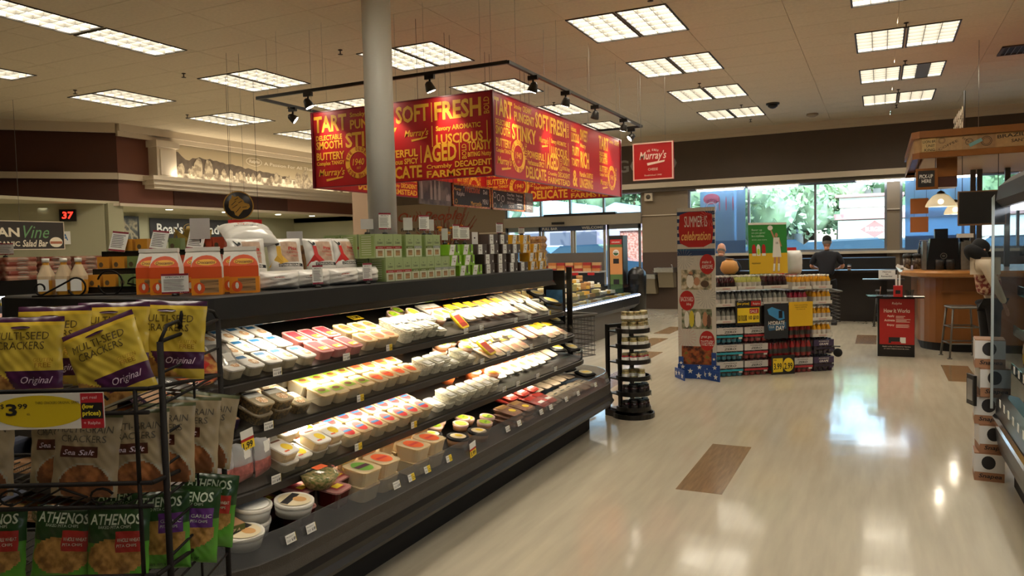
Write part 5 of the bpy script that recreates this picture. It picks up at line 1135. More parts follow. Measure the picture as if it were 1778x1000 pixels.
jg, jr, jb, jc = jar('olives', '8f7f3e', 'c8bb78', goldl), jar('red jam', '7a0f12', 'c0202a', goldl), jar('dark jam', '1d1214', '4a1420', black), jar('capers', 'a89b72', '6d6238', goldl)
TRW = ('top', 'second', 'third', 'fourth', 'fifth', 'lowest'); SM = TM(-2.10, 6.87, 0, -.55); R = random.Random(9)
for i, (z, pr, ys, nm) in enumerate(((.87, jc, 99, 'pale'), (.80, jc, 5, 'pale'), (.655, jg, 5, 'olive'), (.51, jr, 5, 'red jam'), (.355, jg, 3, 'olive'), (.21, jb, 5, 'dark jam'), (.065, jb, 5, 'dark jam'))):
    if ys == 99: continue
    k = 0
    for rr in (.12, .045):
        for a in [(-1.3+j*2.6/(ys-1)) for j in range(ys)] if rr > .1 else [-.9, .0, .9]:
            if nm == 'olive' and ys == 3 and a > .3: continue
            put(pr, SM @ TM(rr*math.cos(a)-.0, rr*math.sin(a), z+.0105, a, 1.3), 'small %s jar on the %s spinner tray' % (nm, TRW[i-1]), '%s jars on the %s spinner tray' % (nm, TRW[i-1]))
for j in range(6): put(jc, SM @ TM(.11*math.cos(-1.3+.52*j), .12*math.sin(-1.3+.52*j), .8105+.1, 0, 1.25), 'small pale jar stacked in the upper layer on the top spinner tray', 'stacked pale jars on the spinner')
for i, (z, a) in enumerate(((.80, .9), (.655, 1.0), (.51, 1.0), (.355, .95), (.21, 1.0), (.065, .9))):
    o = MB().box(0, .002, -.015, .015, -.03, .02, 0).box(.002, .0024, -.015, .015, -.03, -.005, 1).build('price_tag', [tagw, mat('orange tag', 'e0a33a', .5)]); tag(o, 'small price tag on the %s tray of the black jar spinner' % TRW[i], 'price tag'); o.matrix_world = SM @ TM(.17*math.cos(a), .17*math.sin(a), z+.012, a)
# ============================================================ shopping cart behind the case end
def wirecart(M, lb, cols=greym):
    t = thing('shopping_cart', lb, 'shopping cart'); t.matrix_world = M
    b = MB()
    for i in range(9):
        z = .5+i*.05; b.tube([(-.4+.02*i*0, -.24, z), (.4, -.26, z), (.4, .26, z), (-.4, .24, z), (-.4, -.24, z)], .0045, 4)
    for i in range(17): x = -.4+i*.05; b.tube([(x, -.25, .9), (x, -.25, .5), (x, .25, .5), (x, .25, .9)], .0025, 4)
    b.build('basket', mat('dark basket wire', '38342f', .35, .6), t)['kind'] = 'stuff'
    MB().tube([(-.42, -.25, .92), (-.42, .25, .92), (.42, .27, .92), (.42, -.27, .92), (-.42, -.25, .92)], .012, 6).build('rim', cols, t)
    MB().box(-.52, -.46, -.27, .27, .93, .985).build('handle', cols, t)
    for y in (-.24, .24): MB().tube([(-.49, y, .95), (-.42, y, .9), (-.38, y, .2), (.4, y, .15)], .012, 6).build('frame_side', cols, t)
    for x in (-.36, .38):
        for y in (-.2, .2): MB(Matrix.Translation((x, y, .06)) @ Matrix.Rotation(PI/2, 4, 'X')).lathe([(.06, -.012), (.06, .012)], n=14).build('wheel', blackm, t)
wirecart(TM(-3.02, 7.05, 0, 1.2), 'dark shopping cart with a grey handle behind the far end of the cheese case')
# ============================================================ second cheese island
isl = thing('cheese_island', 'black low refrigerated cheese island with a glowing edge beyond the big case', 'display case', (-5.2, 11.4, 0)); II = Matrix.Translation((5.2, -11.4, 0))
def il(e_, z): return [(x, y, z) for x, y in rrect(-6.2-e_, -4.3+e_, 8.3-e_, 14.45+e_, .25+e_*.5, 6)]
MB().loops([il(-.08, 0), il(-.08, .42)]).build('base', mat('grey island kick', '6a6258', .4), isl, II)
MB().loops([il(0, .42), il(.09, .5), il(.1, .66), il(.08, .69), il(.04, .69), il(-.05, .66)], True, True).build('tub_body', black, isl, II)
MB().loops([il(.102, .655), il(.112, .668), il(.1, .685)], False, False).build('lit_edge', mat('cool led strip', 'dbe6ff', .4, em=4), isl, II)
MB().loops([il(.07, .69), il(.10, .86), il(.096, .86), il(.066, .69)], False, False).build('glass_guard', clear('island glass', 'dfe8ef', .1, .05, .95), isl, II)
area('island_light', (-4.9, 12.2, 2.3), .6, 3.5, 26, (1, .93, .82), (0, 0, -1))
step = MB()
for i in range(3): step.box(-5.95+0, -4.62-.32*i, 8.9, 14.2, .6, .72+.11*i)
step.build('riser', mat('island riser', '3a3028', .6), isl, II)
chz = [mat('yellow cheese', 'e0b350', .5), mat('pale cheese wedge', 'e8d9a0', .5), mat('tan rind', 'b98a52', .6), mat('white rind', 'ece4d0', .6), mat('herb cheese', '9a9460', .6)]
wed = [MB().loops([[(0, -.05, 0), (.13, -.005, 0), (.13, .005, 0), (0, .05, 0)], [(0, -.05, .06), (.13, -.005, .06), (.13, .005, .06), (0, .05, .06)]]).mesh('cheese_wedge', m_) for m_ in chz]
whl = [MB().lathe([(.06, 0), (.065, .01), (.065, .05), (.058, .06)], n=16).mesh('cheese_round', m_) for m_ in chz[:4]]
R = random.Random(21); nw = 0
for row in range(4):
    x0 = -4.42-.3*row; z0 = .661 if row == 0 else .721+.11*(row-1)
    for j in range(23):
        y = 9.9+.185*j+R.uniform(-.02, .02); w_ = R.random() < .6; k = R.randrange(5 if w_ else 4)
        nm = ('yellow', 'pale', 'tan', 'white', 'herb-flecked')[k]; st = row > 0 and R.random() < .45
        for l in range(2 if st else 1):
            o = link('cheese_wedge' if w_ else 'cheese_round', (wed if w_ else whl)[k], None, TM(x0, y, z0+l*.062, R.uniform(-.6, .6)))
            tag(o, '%s cheese %s on the %s tier of the far island' % (nm, 'wedge' if w_ else 'round', ('front', 'second', 'third', 'rear')[row]), 'cheese', '%s cheese %ss, tier %d' % (nm, 'wedge' if w_ else 'wheel', row+1))
for i, (y, x, z) in enumerate([(10.3+.38*i, -4.52-.3*(i % 4), .662 if i % 4 == 0 else .721+.11*((i % 4)-1)) for i in range(11)]+[(11.2+.3*i, -5.44, .942) for i in range(8)]):
    o = MB().box(0, .002, -.035, .035, 0, .085, 0).build('cheese_sign', tagw); tag(o, 'small white price card among the cheeses of the far island', 'price card', 'cheese island cards'); o.matrix_world = TM(x+.14, y, z, -.3)
btl = MB().lathe([(.03, 0), (.03, .1), (.012, .14), (.012, .17)], n=12).mesh('oil_bottle', mat('olive oil', '7d6a1e', .2, coat=.5)); tall = MB().lathe([(.025, 0), (.025, .14), (.022, .15)], n=12).mesh('cracker_jar', mat('bread stick jar', 'cdb27a', .4))
for i in range(10):
    o = link('oil_bottle' if i % 3 else 'cracker_jar', btl if i % 3 else tall, None, TM(-5.32-.1*(i % 2), 11.3+.27*i, .942)); tag(o, ('dark oil bottle' if i % 3 else 'tall tan bread stick jar')+' standing behind the cheeses of the far island', 'bottle', 'bottles behind the island cheeses' if i % 3 else 'bread stick jars')
# goods shelf behind the island and the organic tower
t = thing('bread_shelf', 'low shelf unit with red price cards behind the far cheese island', 'shelf', (-6.2, 15.3, 0))
MB().box(-.9, .9, -.3, .3, 0, .78).build('cabinet', dark, t); MB().box(-.9, .95, -.35, .1, 1.08, 1.11).build('upper_shelf', mat('pale shelf', 'b5aa9c', .5), t); MB().box(-.9, .9, .08, .12, .78, 1.5).build('back_panel', greym, t)
for i in range(5): MB().box(-.75+.36*i, -.6+.36*i, -.365, -.35, 1.03, 1.085).build('price_strip', redp, t)
R = random.Random(4); pk = [MB().box(-.09, .09, -.06, .06, 0, .06).mesh('bread_pack', mat(n_, c, .5, var=.1)) for n_, c in (('crimson pack', '9c2f2a'), ('tan pack', 'c89a66'), ('amber pack', 'b9713a'))]
for i in range(9):
    for l in range(3 if i > 2 else 2):
        k = (i+l) % 3; o = link('bread_pack', pk[k], None, TM(-6.98+.2*i, 15.15, 1.1105+.061*l, R.uniform(-.1, .1))); tag(o, '%s packed bread on the pale shelf behind the far island' % ('crimson', 'tan', 'amber')[k], 'bread', '%s packs on the pale shelf' % ('crimson', 'tan', 'amber')[k])
t = thing('organic_tower', 'tall narrow display tower with orange and green panels and a round seal', 'display', (-4.82, 14.75, 0))
MB().box(-.15, .15, 0, .3, 0, 1.84).build('cabinet', dark, t)
fp = MB()
for z0, z1, k in ((.5, 1.05, 1), (1.05, 1.2, 0), (1.2, 1.6, 0), (.3, .5, 0), (1.6, 1.66, 1)): fp.box(-.13, .13, -.004, 0, z0, z1, k)
fp.box(-.12, .12, -.006, 0, 1.66, 1.76, 2); fp.box(-.06, .06, -.008, 0, 1.27, 1.37, 3); fp.box(-.06, .06, -.008, 0, .85, .95, 3)
fp.build('front_panel', [mat('tower orange', 'cf8d52', .5), mat('tower green', '56703a', .5), redp, blk_lab], t)
mb = MB(); mb.add([(x, y, 0) for x, y in ell(0, 1.49, .065, .065, 22)], [tuple(range(22))], 0); mb.add([(x, y, .001) for x, y in [p for p in ell(0, 1.49, .055, .055, 24)[12:]]+[(.055, 1.485)]], [tuple(range(13))], 1)
word(mb, 'USDA', -.035, 1.495, .07, .025, 0, .01, 0, 2); word(mb, 'ORGANIC', -.09, 1.69, .18, .03, 0, .01, 0, 0); mb.v = [(v[0], v[1], .0+.001*(i > 21)+.0015*(i > 34)) for i, v in enumerate(mb.v)]
mb.build('seal', [white, mat('seal green', '2f5a34', .5), ink], t, frame((0, -.0085, 0), (1, 0, 0), (0, 0, 1)))
t = thing('trash_bin', 'black arch-topped bin beyond the far cheese island', 'bin', (-4.45, 14.95, 0)); MB().lathe([(.17, 0), (.19, 1.0), (.19, 1.02), (.17, 1.1), (.1, 1.17), (.01, 1.2)], n=24).build('body', black, t); MB().box(-.08, .08, -.2, -.15, .95, 1.05).build('flap', blackm, t)
# drinking fountains
for nm, x, z, lb in (('a', -4.84, 1.06, 'right, higher drinking fountain on the taupe wall'), ('b', -5.3, .9, 'left, lower drinking fountain on the taupe wall')):
    t = thing('drinking_fountain', lb, 'drinking fountain', (x, 18.98, z)); w_ = .24
    MB().loops([[(-w_, 0, -.11), (w_, 0, -.11), (w_, -.42, -.11), (-w_, -.42, -.11)], [(-w_, 0, 0), (w_, 0, 0), (w_, -.46, 0), (-w_, -.46, 0)]]).build('basin_body', steel, t)
    MB().loops([[(-w_*.9, 0, -.5), (w_*.9, 0, -.5), (w_*.8, -.16, -.5), (-w_*.8, -.16, -.5)], [(-w_*.9, 0, -.11), (w_*.9, 0, -.11), (w_*.8, -.3, -.11), (-w_*.8, -.3, -.11)]]).build('apron', mat('taupe steel', '8d8069', .4, .3), t)
    MB().lathe([(.17, .002), (.18, .006), (.17, .008)], (0, -.22, 0), 18).build('basin_rim', chrome, t); MB().tube([(.15, -.15, 0), (.15, -.15, .06), (.12, -.17, .07)], .012, 6).build('spout', chrome, t)
# ============================================================ summer standee
t = thing('summer_standee', 'tall white cardboard standee reading summer is celebration with a starry blue base', 'standee', (-1.975, 9.1, 0), -PI/2)
wood_w = mat('whitewashed board print', 'cfc9bd', .6, var=.06, vs=6, stretch=(1, 12, 1)); navy = mat('navy print', '1f3a66', .5); skyb = mat('teal print', '2b5c80', .5)
MB().box(-.01, .01, -.225, .225, .02, 2.05).build('panel', wood_w, t)
FS = frame((.0105, 0, 0), (0, 1, 0), (0, 0, 1))
mb = MB(); Z = [0]
def q(P, m_, lay=1): mb.add([(p[0], p[1], .0006*lay) for p in P], [tuple(range(len(P)))], m_)
for i in range(5): q(rc(-.225, 1.62+.085*i+.0, .45, .045), 0)
q(rc(-.225, 1.48, .45, .06), 0); q(rc(-.225, 1.54, .45, .02), 1)
q([(-.19, 1.97), (-.09, 2.0), (.09, 2.0), (.19, 1.97), (.205, 1.78), (.19, 1.63), (.09, 1.58), (-.09, 1.58), (-.19, 1.63), (-.205, 1.78)], 2, 2)
q(ell(.13, 1.375, .088, .12, 26), 2, 3); q(ell(-.115, .94, .09, .12, 26), 2, 3); q(ell(.12, .46, .09, .12, 26), 2, 3)
q(rc(-.18, 1.07, .36, .24), 3, 2); q(rc(-.18, .6, .36, .24), 4, 2); q(rc(-.185, .09, .37, .3), 5, 2)
# people in the printed photos as flat tone patches
for x, y, w_, h_, m_ in ((-.12, 1.09, .09, .17, 6), (-.09, 1.24, .05, .05, 7), (-.03, 1.12, .07, .1, 7), (.05, 1.1, .1, .08, 8), (-.15, .61, .06, .2, 6), (-.09, .62, .06, .2, 9), (-.02, .62, .07, .19, 6), (.07, .63, .06, .18, 7), (.12, .62, .05, .16, 8)): q(ell(x+w_/2, y+h_/2, w_/2, h_/2, 14), m_, 3)
for cx, cz, r_, m_ in ((.12, 1.0-.02, .13, 10), (-.15, 1.44, .12, 10), (-.14, .5, .13, 11), (.16, 1.93, .11, 6)):
    for k in range(20): a = 2*PI*k/20; q([(cx+.02*math.cos(a), cz+.02*math.sin(a)), (cx+r_*math.cos(a+.02), cz+r_*math.sin(a+.02)), (cx+r_*math.cos(a-.02), cz+r_*math.sin(a-.02))], m_, 2)
mb.v = [(max(-.224, min(.224, v[0])), v[1], v[2]) for v in mb.v]
mb.build('panel_print', [navy, skyb, redp, picture('family photo', ['4a4a40', '8a8468', 'c9b89a', 'e3dccb'], 14), picture('party photo', ['2c3322', '6f7a5a', 'a8a088', 'd6cdb9'], 12), picture('food photo', ['1a0f08', '5c2a12', 'a8552a', '6f7a2c'], 12), white, mat('skin print', 'c08a68', .5), mat('brown print', '5b4436', .5), mat('lemon print', 'd9c840', .5), mat('grey burst print', '8d8f92', .5), mat('pink burst print', 'c98f90', .5)], t, FS)
text(t, frame((.0135, 0, 0), (0, 1, 0), (0, 0, 1)), [('SUMMER IS', -.135, 1.82, .27, .13, 0), ('celebration', -.175, 1.66, .35, .11, 1, .3, .02), ('make it', .07, 1.385, .11, .035, 0, .2), ('AWESOME', .065, 1.32, .13, .05, 0), ('BACKYARD', -.19, .93, .15, .055, 0), ('bbq', -.12, .875, .055, .04, 0, .2), ('great get-', .05, .485, .13, .035, 0, .2), ('TOGETHERS', .045, .4, .15, .065, 0)], [white, mat('apricot lettering', 'f0b96c', .5)])
def star(cx, cy, r_): return [(cx+(r_ if k % 2 == 0 else r_*.42)*math.cos(PI/2+PI*k/5), cy+(r_ if k % 2 == 0 else r_*.42)*math.sin(PI/2+PI*k/5)) for k in range(10)]
def starplank(parent, o, a, b_, L, H, stars):
    o, a, b_ = Vector(o), Vector(a).normalized(), Vector(b_).normalized(); n_ = a.cross(b_)
    p = MB().prism(rc(0, 0, L, H), o, a, b_, -n_*.012).build('base_wing', mat('royal blue card', '1f4790', .5), parent)
    mb = MB()
    for x, y, r_ in stars: P = star(x, y, r_); mb.add([(x, y, 0)]+[(p_[0], p_[1], 0) for p_ in P], [(0, k+1, (k+1) % 10+1) for k in range(10)])
    mb.build('star_print', white, p, frame(o+n_*.001, a, b_))
st = [(.05, .05, .04), (.15, .09, .035), (.25, .04, .04), (.35, .1, .035), (.45, .05, .04), (.06, .14, .03), (.26, .14, .03), (.44, .14, .03)]
starplank(t, (.03, -.23, .0), (0, 1, 0), (0, 0, 1), .5, .17, st)
starplank(t, (-.02, -.28, .0), (.8, .55, 0), (0, 0, 1), .3, .12, [(.05, .06, .04), (.14, .07, .035), (.24, .05, .04)])
starplank(t, (.0, .05, .0), (.6, .8, 0), (0, 0, 1), .3, .12, [(.05, .06, .04), (.14, .07, .035), (.24, .05, .04)])
starplank(t, (.012, .17, .1), (0, 1, 0), (0, 0, 1), .055, .22, [(.028, .05, .02), (.028, .14, .02)]); starplank(t, (.012, -.225, .1), (0, 1, 0), (0, 0, 1), .06, .16, [(.03, .08, .025)])
# ============================================================ drinks display
DR = math.atan2(-.8, .6); DO = V(-1.77, 9.24, 0); DM = Matrix.Translation(DO) @ Matrix.Rotation(DR, 4, 'Z')   # +x to the camera, +y along the display to the right
core = MB(DM).box(-.95, -.32, .03, 1.5, 0, 1.0).build('pallet_core', mat('shrink wrapped cases', '4a4038', .5, var=.2, vs=12)); tag(core, 'dark bulk of wrapped drink cases at the heart of the drinks display', 'drink cases')
BM = {}
def bottle_me(nm, c, capc, h=.165, r=.03):
    k = (nm, h)
    if k not in BM:
        b = MB(); b.lathe([(r*.85, 0), (r, .01), (r, h*.6), (r*.42, h*.85), (r*.42, h*.9)], n=10, m=0); b.lathe([(r*.5, h*.88), (r*.5, h), ], n=8, m=1); b.lathe([(r*1.02, h*.2), (r*1.02, h*.5)], n=10, m=2, cap=False)
        BM[k] = b.mesh('bottle', [mat(nm+' drink', c, .12, coat=.6), mat(nm+' cap', capc, .4), mat(nm+' bottle label', 'dcd6cc' if nm in ('clear', 'lime', 'yellow', 'berry') else '2a1518', .4)])
    return BM[k]
def tray_(s, z, ny, nx, nm, lb, w_=None, d0=0, cardc=True):
    c = {'maroon': ('4a1018', 'd8d0c8'), 'lime': ('c9c66a', 'e6e2da'), 'clear': ('8a8a84', '4a4a48'), 'yellow': ('e0a01e', 'f0ece0'), 'berry': ('a01a38', '3a1020'), 'red': ('a3121c', '2a0d10')}[nm]
    p = .064; W_ = ny*p+.01
    t = thing('bottle_tray', lb, 'drinks'); t.matrix_world = DM @ Matrix.Translation((-d0, s, z))
    D_ = nx*p+.01
    b = MB(); b.box(-D_, 0, 0, W_, 0, .008); b.box(-.004, 0, 0, W_, 0, .042); b.box(-D_, 0, 0, .004, 0, .042); b.box(-D_, 0, W_-.004, W_, 0, .042); b.build('card_tray', mat('white card tray', 'd9d3c8', .55), t)
    text(t, frame((.001, 0, 0), (0, 1, 0), (0, 0, 1)), [('vitaminwater', W_*.3, .012, W_*.4, .018, 0)], redp)
    me = bottle_me(nm, *c)
    for i in range(ny):
        for j in range(nx): link('bottle', me, t, Matrix.Translation((-.037-j*p, .037+i*p, .009)))
    MB().rbox([(D_-.004, W_-.004, .045), (D_-.006, W_-.006, .125)], .03, 4, (-D_/2, W_/2), cap=False).build('shrink_wrap', film, t)
names = [(0, 1.05, 4, 'maroon', 'maroon drink bottles on the top left tray of the drinks display'), (.28, 1.05, 5, 'lime', 'clear and lime drink bottles on the second top tray of the display'), (.62, 1.05, 5, 'maroon', 'dark maroon drink bottles on the top tray under the green poster'),
         (1.0, 1.03, 4, 'yellow', 'yellow drink bottles on the left tray at the top right of the display'), (1.28, 1.03, 4, 'yellow', 'yellow drink bottles on the right tray at the top right of the display'),
         (0, .85, 4, 'clear', 'clear drink bottles second tray down at the far left of the display'), (.28, .85, 5, 'clear', 'clear drink bottles above the yellow ten for ten sign'), (.62, .85, 5, 'clear', 'clear drink bottles above the hydrate poster'), (.96, .84, 4, 'berry', 'berry red drink bottles above the plain yellow poster'), (1.28, .84, 4, 'yellow', 'yellow drink bottles second tray down at the right end'),
         (0, .65, 4, 'clear', 'clear drink bottles third tray down at the far left of the display'), (1.28, .635, 4, 'yellow', 'yellow drink bottles third tray down at the right end'), (1.28, .43, 4, 'yellow', 'yellow drink bottles fourth tray down at the right end')]
for s, z, ny, nm, lb in names: tray_(s, z, ny, 4, nm, lb)
def case_(s, z, W_, nm, bandc, drink, label, lb, H_=.205, D_=.28):
    t = thing('drink_case', lb, 'drinks'); t.matrix_world = DM @ Matrix.Translation((0, s, z)); ny = int(W_/.066); me = bottle_me(drink, *{'blue': ('1f7f98', '2a4a58'), 'red': ('a3121c', '2a0d10'), 'purple': ('2a1838', '1a1420'), 'pink': ('9a3038', '5a2a2a')}[drink], H_-.01, .031)
    p = W_/ny
    for i in range(ny):
        for j in range(4): link('bottle', me, t, Matrix.Translation((-.04-j*.066, p*(i+.5), .002)))
    if label:
        MB().box(-D_, .001, .003, W_-.003, H_*.5, H_*.88, 0).box(-D_, .0012, .003, W_-.003, H_*.30, H_*.42, 1).box(.0012, .002, W_-.06, W_-.015, H_*.2, H_*.3, 0).build('wrap_band', [mat('white wrap band', 'cfc9c4', .4) if drink != 'purple' else mat('violet wrap band', '3d3050', .4), mat(bandc+' wrap band', bandc, .4)], t)
        text(t, frame((.003, 0, 0), (0, 1, 0), (0, 0, 1)), [('POWERADE' if drink == 'purple' else 'POWERADE', W_*.25, H_*.74, W_*.5, .018, 0, .1), ('ZERO' if drink != 'purple' else 'GRAPE', W_*.27, H_*.56, W_*.46, .026, 0, .2, .02)], ink if drink != 'purple' else white)
    MB().box(-D_, .0005, .002, W_-.002, .002, H_*.9).build('shrink_wrap', film, t)
for l, w_ in enumerate(('lowest', 'middle', 'highest')):
    case_(0, .207*l, .345, 'b', '2a9cb0', 'blue', 1, '%s blue zero sport drink case in the left stack' % w_); case_(.36, .207*l, .315, 'r', 'b8323c', 'pink', 1, '%s red banded zero sport drink case in the second stack' % w_)
case_(1.0, 0, .28, 'r', 'b8323c', 'pink', 1, 'red banded zero sport drink case right of the 3.99 price sign')
case_(.98, .208, .3, 'r', 'a3121c', 'red', 0, 'lower red unlabelled sport drink case below the yellow poster', .22); case_(.96, .43, .31, 'r', 'a3121c', 'red', 0, 'upper red unlabelled sport drink case below the yellow poster', .2)
for l, w_ in enumerate(('lower', 'upper')): case_(1.29, .213*l, .28, 'p', '2c2238', 'purple', 1, '%s dark purple sport drink case at the right corner' % w_)
case_(.69, .21, .27, 'r', 'b8323c', 'red', 0, 'red drink case partly hidden behind the price signs', .2); case_(.7, 0, .27, 'r', 'b8323c', 'pink', 0, 'drink case behind the 3.99 and 2.99 price sign')
def dsign(name, s0, s1, z0, z1, m, lb, d=.02, th=.006, tilt=0): 
    t = thing(name, lb, 'sign'); t.matrix_world = DM @ Matrix.Translation((d, s0, z0)) @ Matrix.Rotation(tilt, 4, 'Y'); MB().box(-th, 0, 0, s1-s0, 0, z1-z0).build('board', m, t); return t
t = dsign('price_board', .24, .57, .62, .92, blk_lab, 'black framed yellow ten for ten dollars price board on the drinks')
mb = MB(); mb.add([(x, y, 0) for x, y in rc(.02, .03, .29, .18)], [(0, 1, 2, 3)], 0); mb.add([(x, y, .001) for x, y in rc(.18, .14, .12, .06)], [(0, 1, 2, 3)], 1); mb.add([(x, y, 0) for x, y in rc(.2, .23, .13, .06)], [(0, 1, 2, 3)], 1)
mb.build('sign_print', [yl, redp], t, frame((.001, 0, 0), (0, 1, 0), (0, 0, 1))); text(t, frame((.0028, 0, 0), (0, 1, 0), (0, 0, 1)), [('10/10.00', .025, .05, .12, .075, 0, 0, .02), ('10 $10', .17, .06, .13, .055, 0, 0, .03), ('SALE', .19, .15, .09, .035, 1), ('(low prices)', .015, .24, .16, .04, 2, 0, .02), ('get real', .03, .282, .07, .015, 1), ('Ralphs', .225, .24, .09, .03, 1)], [ink, white, yl])
t = dsign('price_board', .69, 1.0, 0, .235, blk_lab, 'black framed price board reading 3.99 and 2.99 at the foot of the drinks', .05)
mb = MB(); mb.add([(x, y, 0) for x, y in rc(.02, .03, .13, .17)], [(0, 1, 2, 3)], 0); mb.add([(x, y, 0) for x, y in ell(.225, .115, .072, .085, 22)], [tuple(range(22))], 0); mb.build('sign_print', [yl], t, frame((.001, 0, 0), (0, 1, 0), (0, 0, 1)))
text(t, frame((.002, 0, 0), (0, 1, 0), (0, 0, 1)), [('3.99', .03, .06, .105, .08, 0, 0, .02), ('2.99', .17, .06, .11, .08, 0, 0, .02), ('ea.', .03, .17, .04, .02)], ink)
t = dsign('drink_poster', .61, .93, .44, .87, mat('dark poster', '20252c', .5), 'dark poster with a blue bottle reading hydrate your day', .03)
mb = MB(); P = [(.04, .36), (.1, .39), (.26, .33), (.27, .24), (.2, .22), (.06, .3)]; mb.add([(x, y, 0) for x, y in P], [tuple(range(6))], 0); mb.add([(x, y, .001) for x, y in rc(.19, .25, .05, .09)], [(0, 1, 2, 3)], 1); mb.add([(x, y, .001) for x, y in [(.06, .1), (.29, .12), (.29, .2), (.04, .17)]], [(0, 1, 2, 3)], 2)
mb.build('sign_print', [mat('bright blue print', '3f8fc8', .5), ink, skyb], t, frame((.001, 0, 0), (0, 1, 0), (0, 0, 1))); text(t, frame((.003, 0, 0), (0, 1, 0), (0, 0, 1)), [('HYDRATE', .05, .17, .22, .045, 0, .1, .02), ('YOUR', .06, .13, .07, .025, 0), ('DAY', .15, .1, .12, .055, 0, .1, .03)], white)
t = dsign('drink_poster', .94, 1.26, .58, .88, mat('warm yellow card', 'e3b322', .5), 'plain warm yellow poster with small black lettering on the drinks', .03); text(t, frame((.001, 0, 0), (0, 1, 0), (0, 0, 1)), [('taste everything.', .07, .25, .18, .018, 0), ('regret nothing.', .08, .225, .16, .018, 0), ('try them all.', .1, .2, .12, .015, 0)], ink)
t = dsign('sports_poster', .47, .98, 1.235, 1.86, mat('poster green', '2f8a3a', .5), 'green and yellow sports drink poster with a player in white on the display top', -.06, .01, -.05)
mb = MB()
def p2(P, m_, l=1): mb.add([(x, y, .0006*l) for x, y in P], [tuple(range(len(P)))], m_)
p2(rc(0, 0, .51, .25), 0); p2(rc(0, .6, .51, .025), 1); 
p2(ell(.37, .47, .02, .028, 12), 2, 2); p2([(.33, .44), (.41, .44), (.43, .2), (.31, .2)], 1, 2); p2([(.33, .43), (.29, .53), (.305, .54), (.35, .44)], 2, 2); p2([(.41, .43), (.44, .33), (.42, .33), (.4, .4)], 2, 2)
p2([(.33, .2), (.36, .2), (.34, .02), (.31, .02)], 2, 2); p2([(.38, .2), (.41, .2), (.4, .02), (.375, .02)], 2, 2); p2([(.32, .12), (.345, .12), (.335, .03), (.31, .03)], 1, 3); p2([(.38, .12), (.405, .12), (.4, .03), (.375, .03)], 1, 3); p2(ell(.29, .56, .035, .03, 14), 1, 2)
for x, m_ in ((.04, 3), (.1, 1), (.17, 3)): p2([(x, .22), (x+.05, .22), (x+.05, .33), (x+.035, .36), (x+.015, .36), (x, .33)], m_, 2); p2(rc(x, .22, .05, .03), 1, 3)
p2(ell(.125, .27, .018, .04, 10), 4, 4)
mb.build('sign_print', [mat('poster yellow', 'e3b62a', .5), white, mat('skin print', 'c08a68'), redp, lime], t, frame((.001, 0, 0), (0, 1, 0), (0, 0, 1)))
text(t, frame((.004, 0, 0), (0, 1, 0), (0, 0, 1)), [('flavor up', .04, .52, .14, .03, 0), ('are you game?', .04, .485, .18, .028, 0), ('be a trythlete.', .04, .445, .17, .03, 0, 0, .01), ('drink one more', .04, .41, .2, .015, 0), ('vitaminwater', .03, .12, .12, .022, 1, 0, .01), ('15', .36, .36, .03, .025, 1, 0, .02)], [mat('pale mint print', 'cfe6cf', .5), ink])
t = thing('orange_pot', 'round orange party pot beside the green poster on the drinks', 'pot'); t.matrix_world = DM @ TM(-.25, .3, 1.235, 0, .8); MB().lathe([(.08, 0), (.13, .05), (.14, .1), (.11, .19), (.05, .22)], n=22).build('bowl', mat('matte orange', 'd89a50', .5), t); MB().lathe([(.052, .22), (.06, .24)], n=18).build('rim', mat('tan rim', 'b98a52', .5), t)
wbg, _ = crinkle('plastic_bag', .24, .3, .2, lambda u, v: 0, [mat('white film bag', 'd9d6d0', .35)], 16, 18, 12); tag(wbg, 'white knotted plastic bag standing right of the green poster', 'bag'); wbg.matrix_world = DM @ TM(-.2, 1.13, 1.21, .1)
t = thing('red_sign', 'red card sign behind the white plastic bag', 'sign'); t.matrix_world = TM(-1.46, 13.5, .98, -PI/2); MB().box(-.01, .01, -.2, .2, 0, .55).build('board', redp, t); MB().box(.0, .012, -.012, .012, -.98, 0).build('post', black, t); text(t, frame((.011, 0, 0), (0, 1, 0), (0, 0, 1)), [('Ralphs', .02, .38, .13, .05, 0, .1, .01)], white)
wirecart(TM(-.95, 11.5, 0, .3), 'grey shopping cart parked at the right of the drinks display')
# ============================================================ card stand with red poster
t = thing('sign_table', 'black stand table with a red how it works poster', 'table', (.2, 11.65, 0), -PI/2)
MB().rbox([(.28, .46, 0), (.28, .46, .82)], .01, 2, (-.14, 0)).build('pedestal', black, t)
MB().prism([(-.34, 0), (.34, 0), (.30, .4), (-.38, .4)], (.12, 0, .82), (0, 1, 0), (-1, 0, 0), (0, 0, .02)).build('tabletop', mat('black tabletop', '1b1b1e', .15), t)
MB().box(.001, .004, -.205, .225, .17, .8).build('poster', mat('poster red', 'b0201c', .4), t)
text(t, frame((.005, 0, 0), (0, 1, 0), (0, 0, 1)), [('Ralphs', -.05, .715, .12, .04, 0, .1, .01), ('How It Works', -.15, .61, .32, .055, 0, 0, .02), ('Apply', -.11, .545, .09, .035, 0, 0, .02), ('Activate', -.145, .49, .13, .032, 0, 0, .02), ('Enjoy', -.11, .42, .09, .035, 0, 0, .02), ('Apply today at Customer Service', -.17, .13, .35, .02, 0), ('or visit ralphsrewards.com', -.15, .1, .31, .018, 0)], mat('pale sign lettering', 'f0d9c8'))
mb = MB(); lines(mb, 0, .53, .12, .04, 2, 0); lines(mb, 0, .475, .18, .05, 3, 0, 2); lines(mb, 0, .4, .19, .05, 3, 0, 3); mb.build('print', MATS['pale sign lettering'], t, frame((.005, 0, 0), (0, 1, 0), (0, 0, 1)))
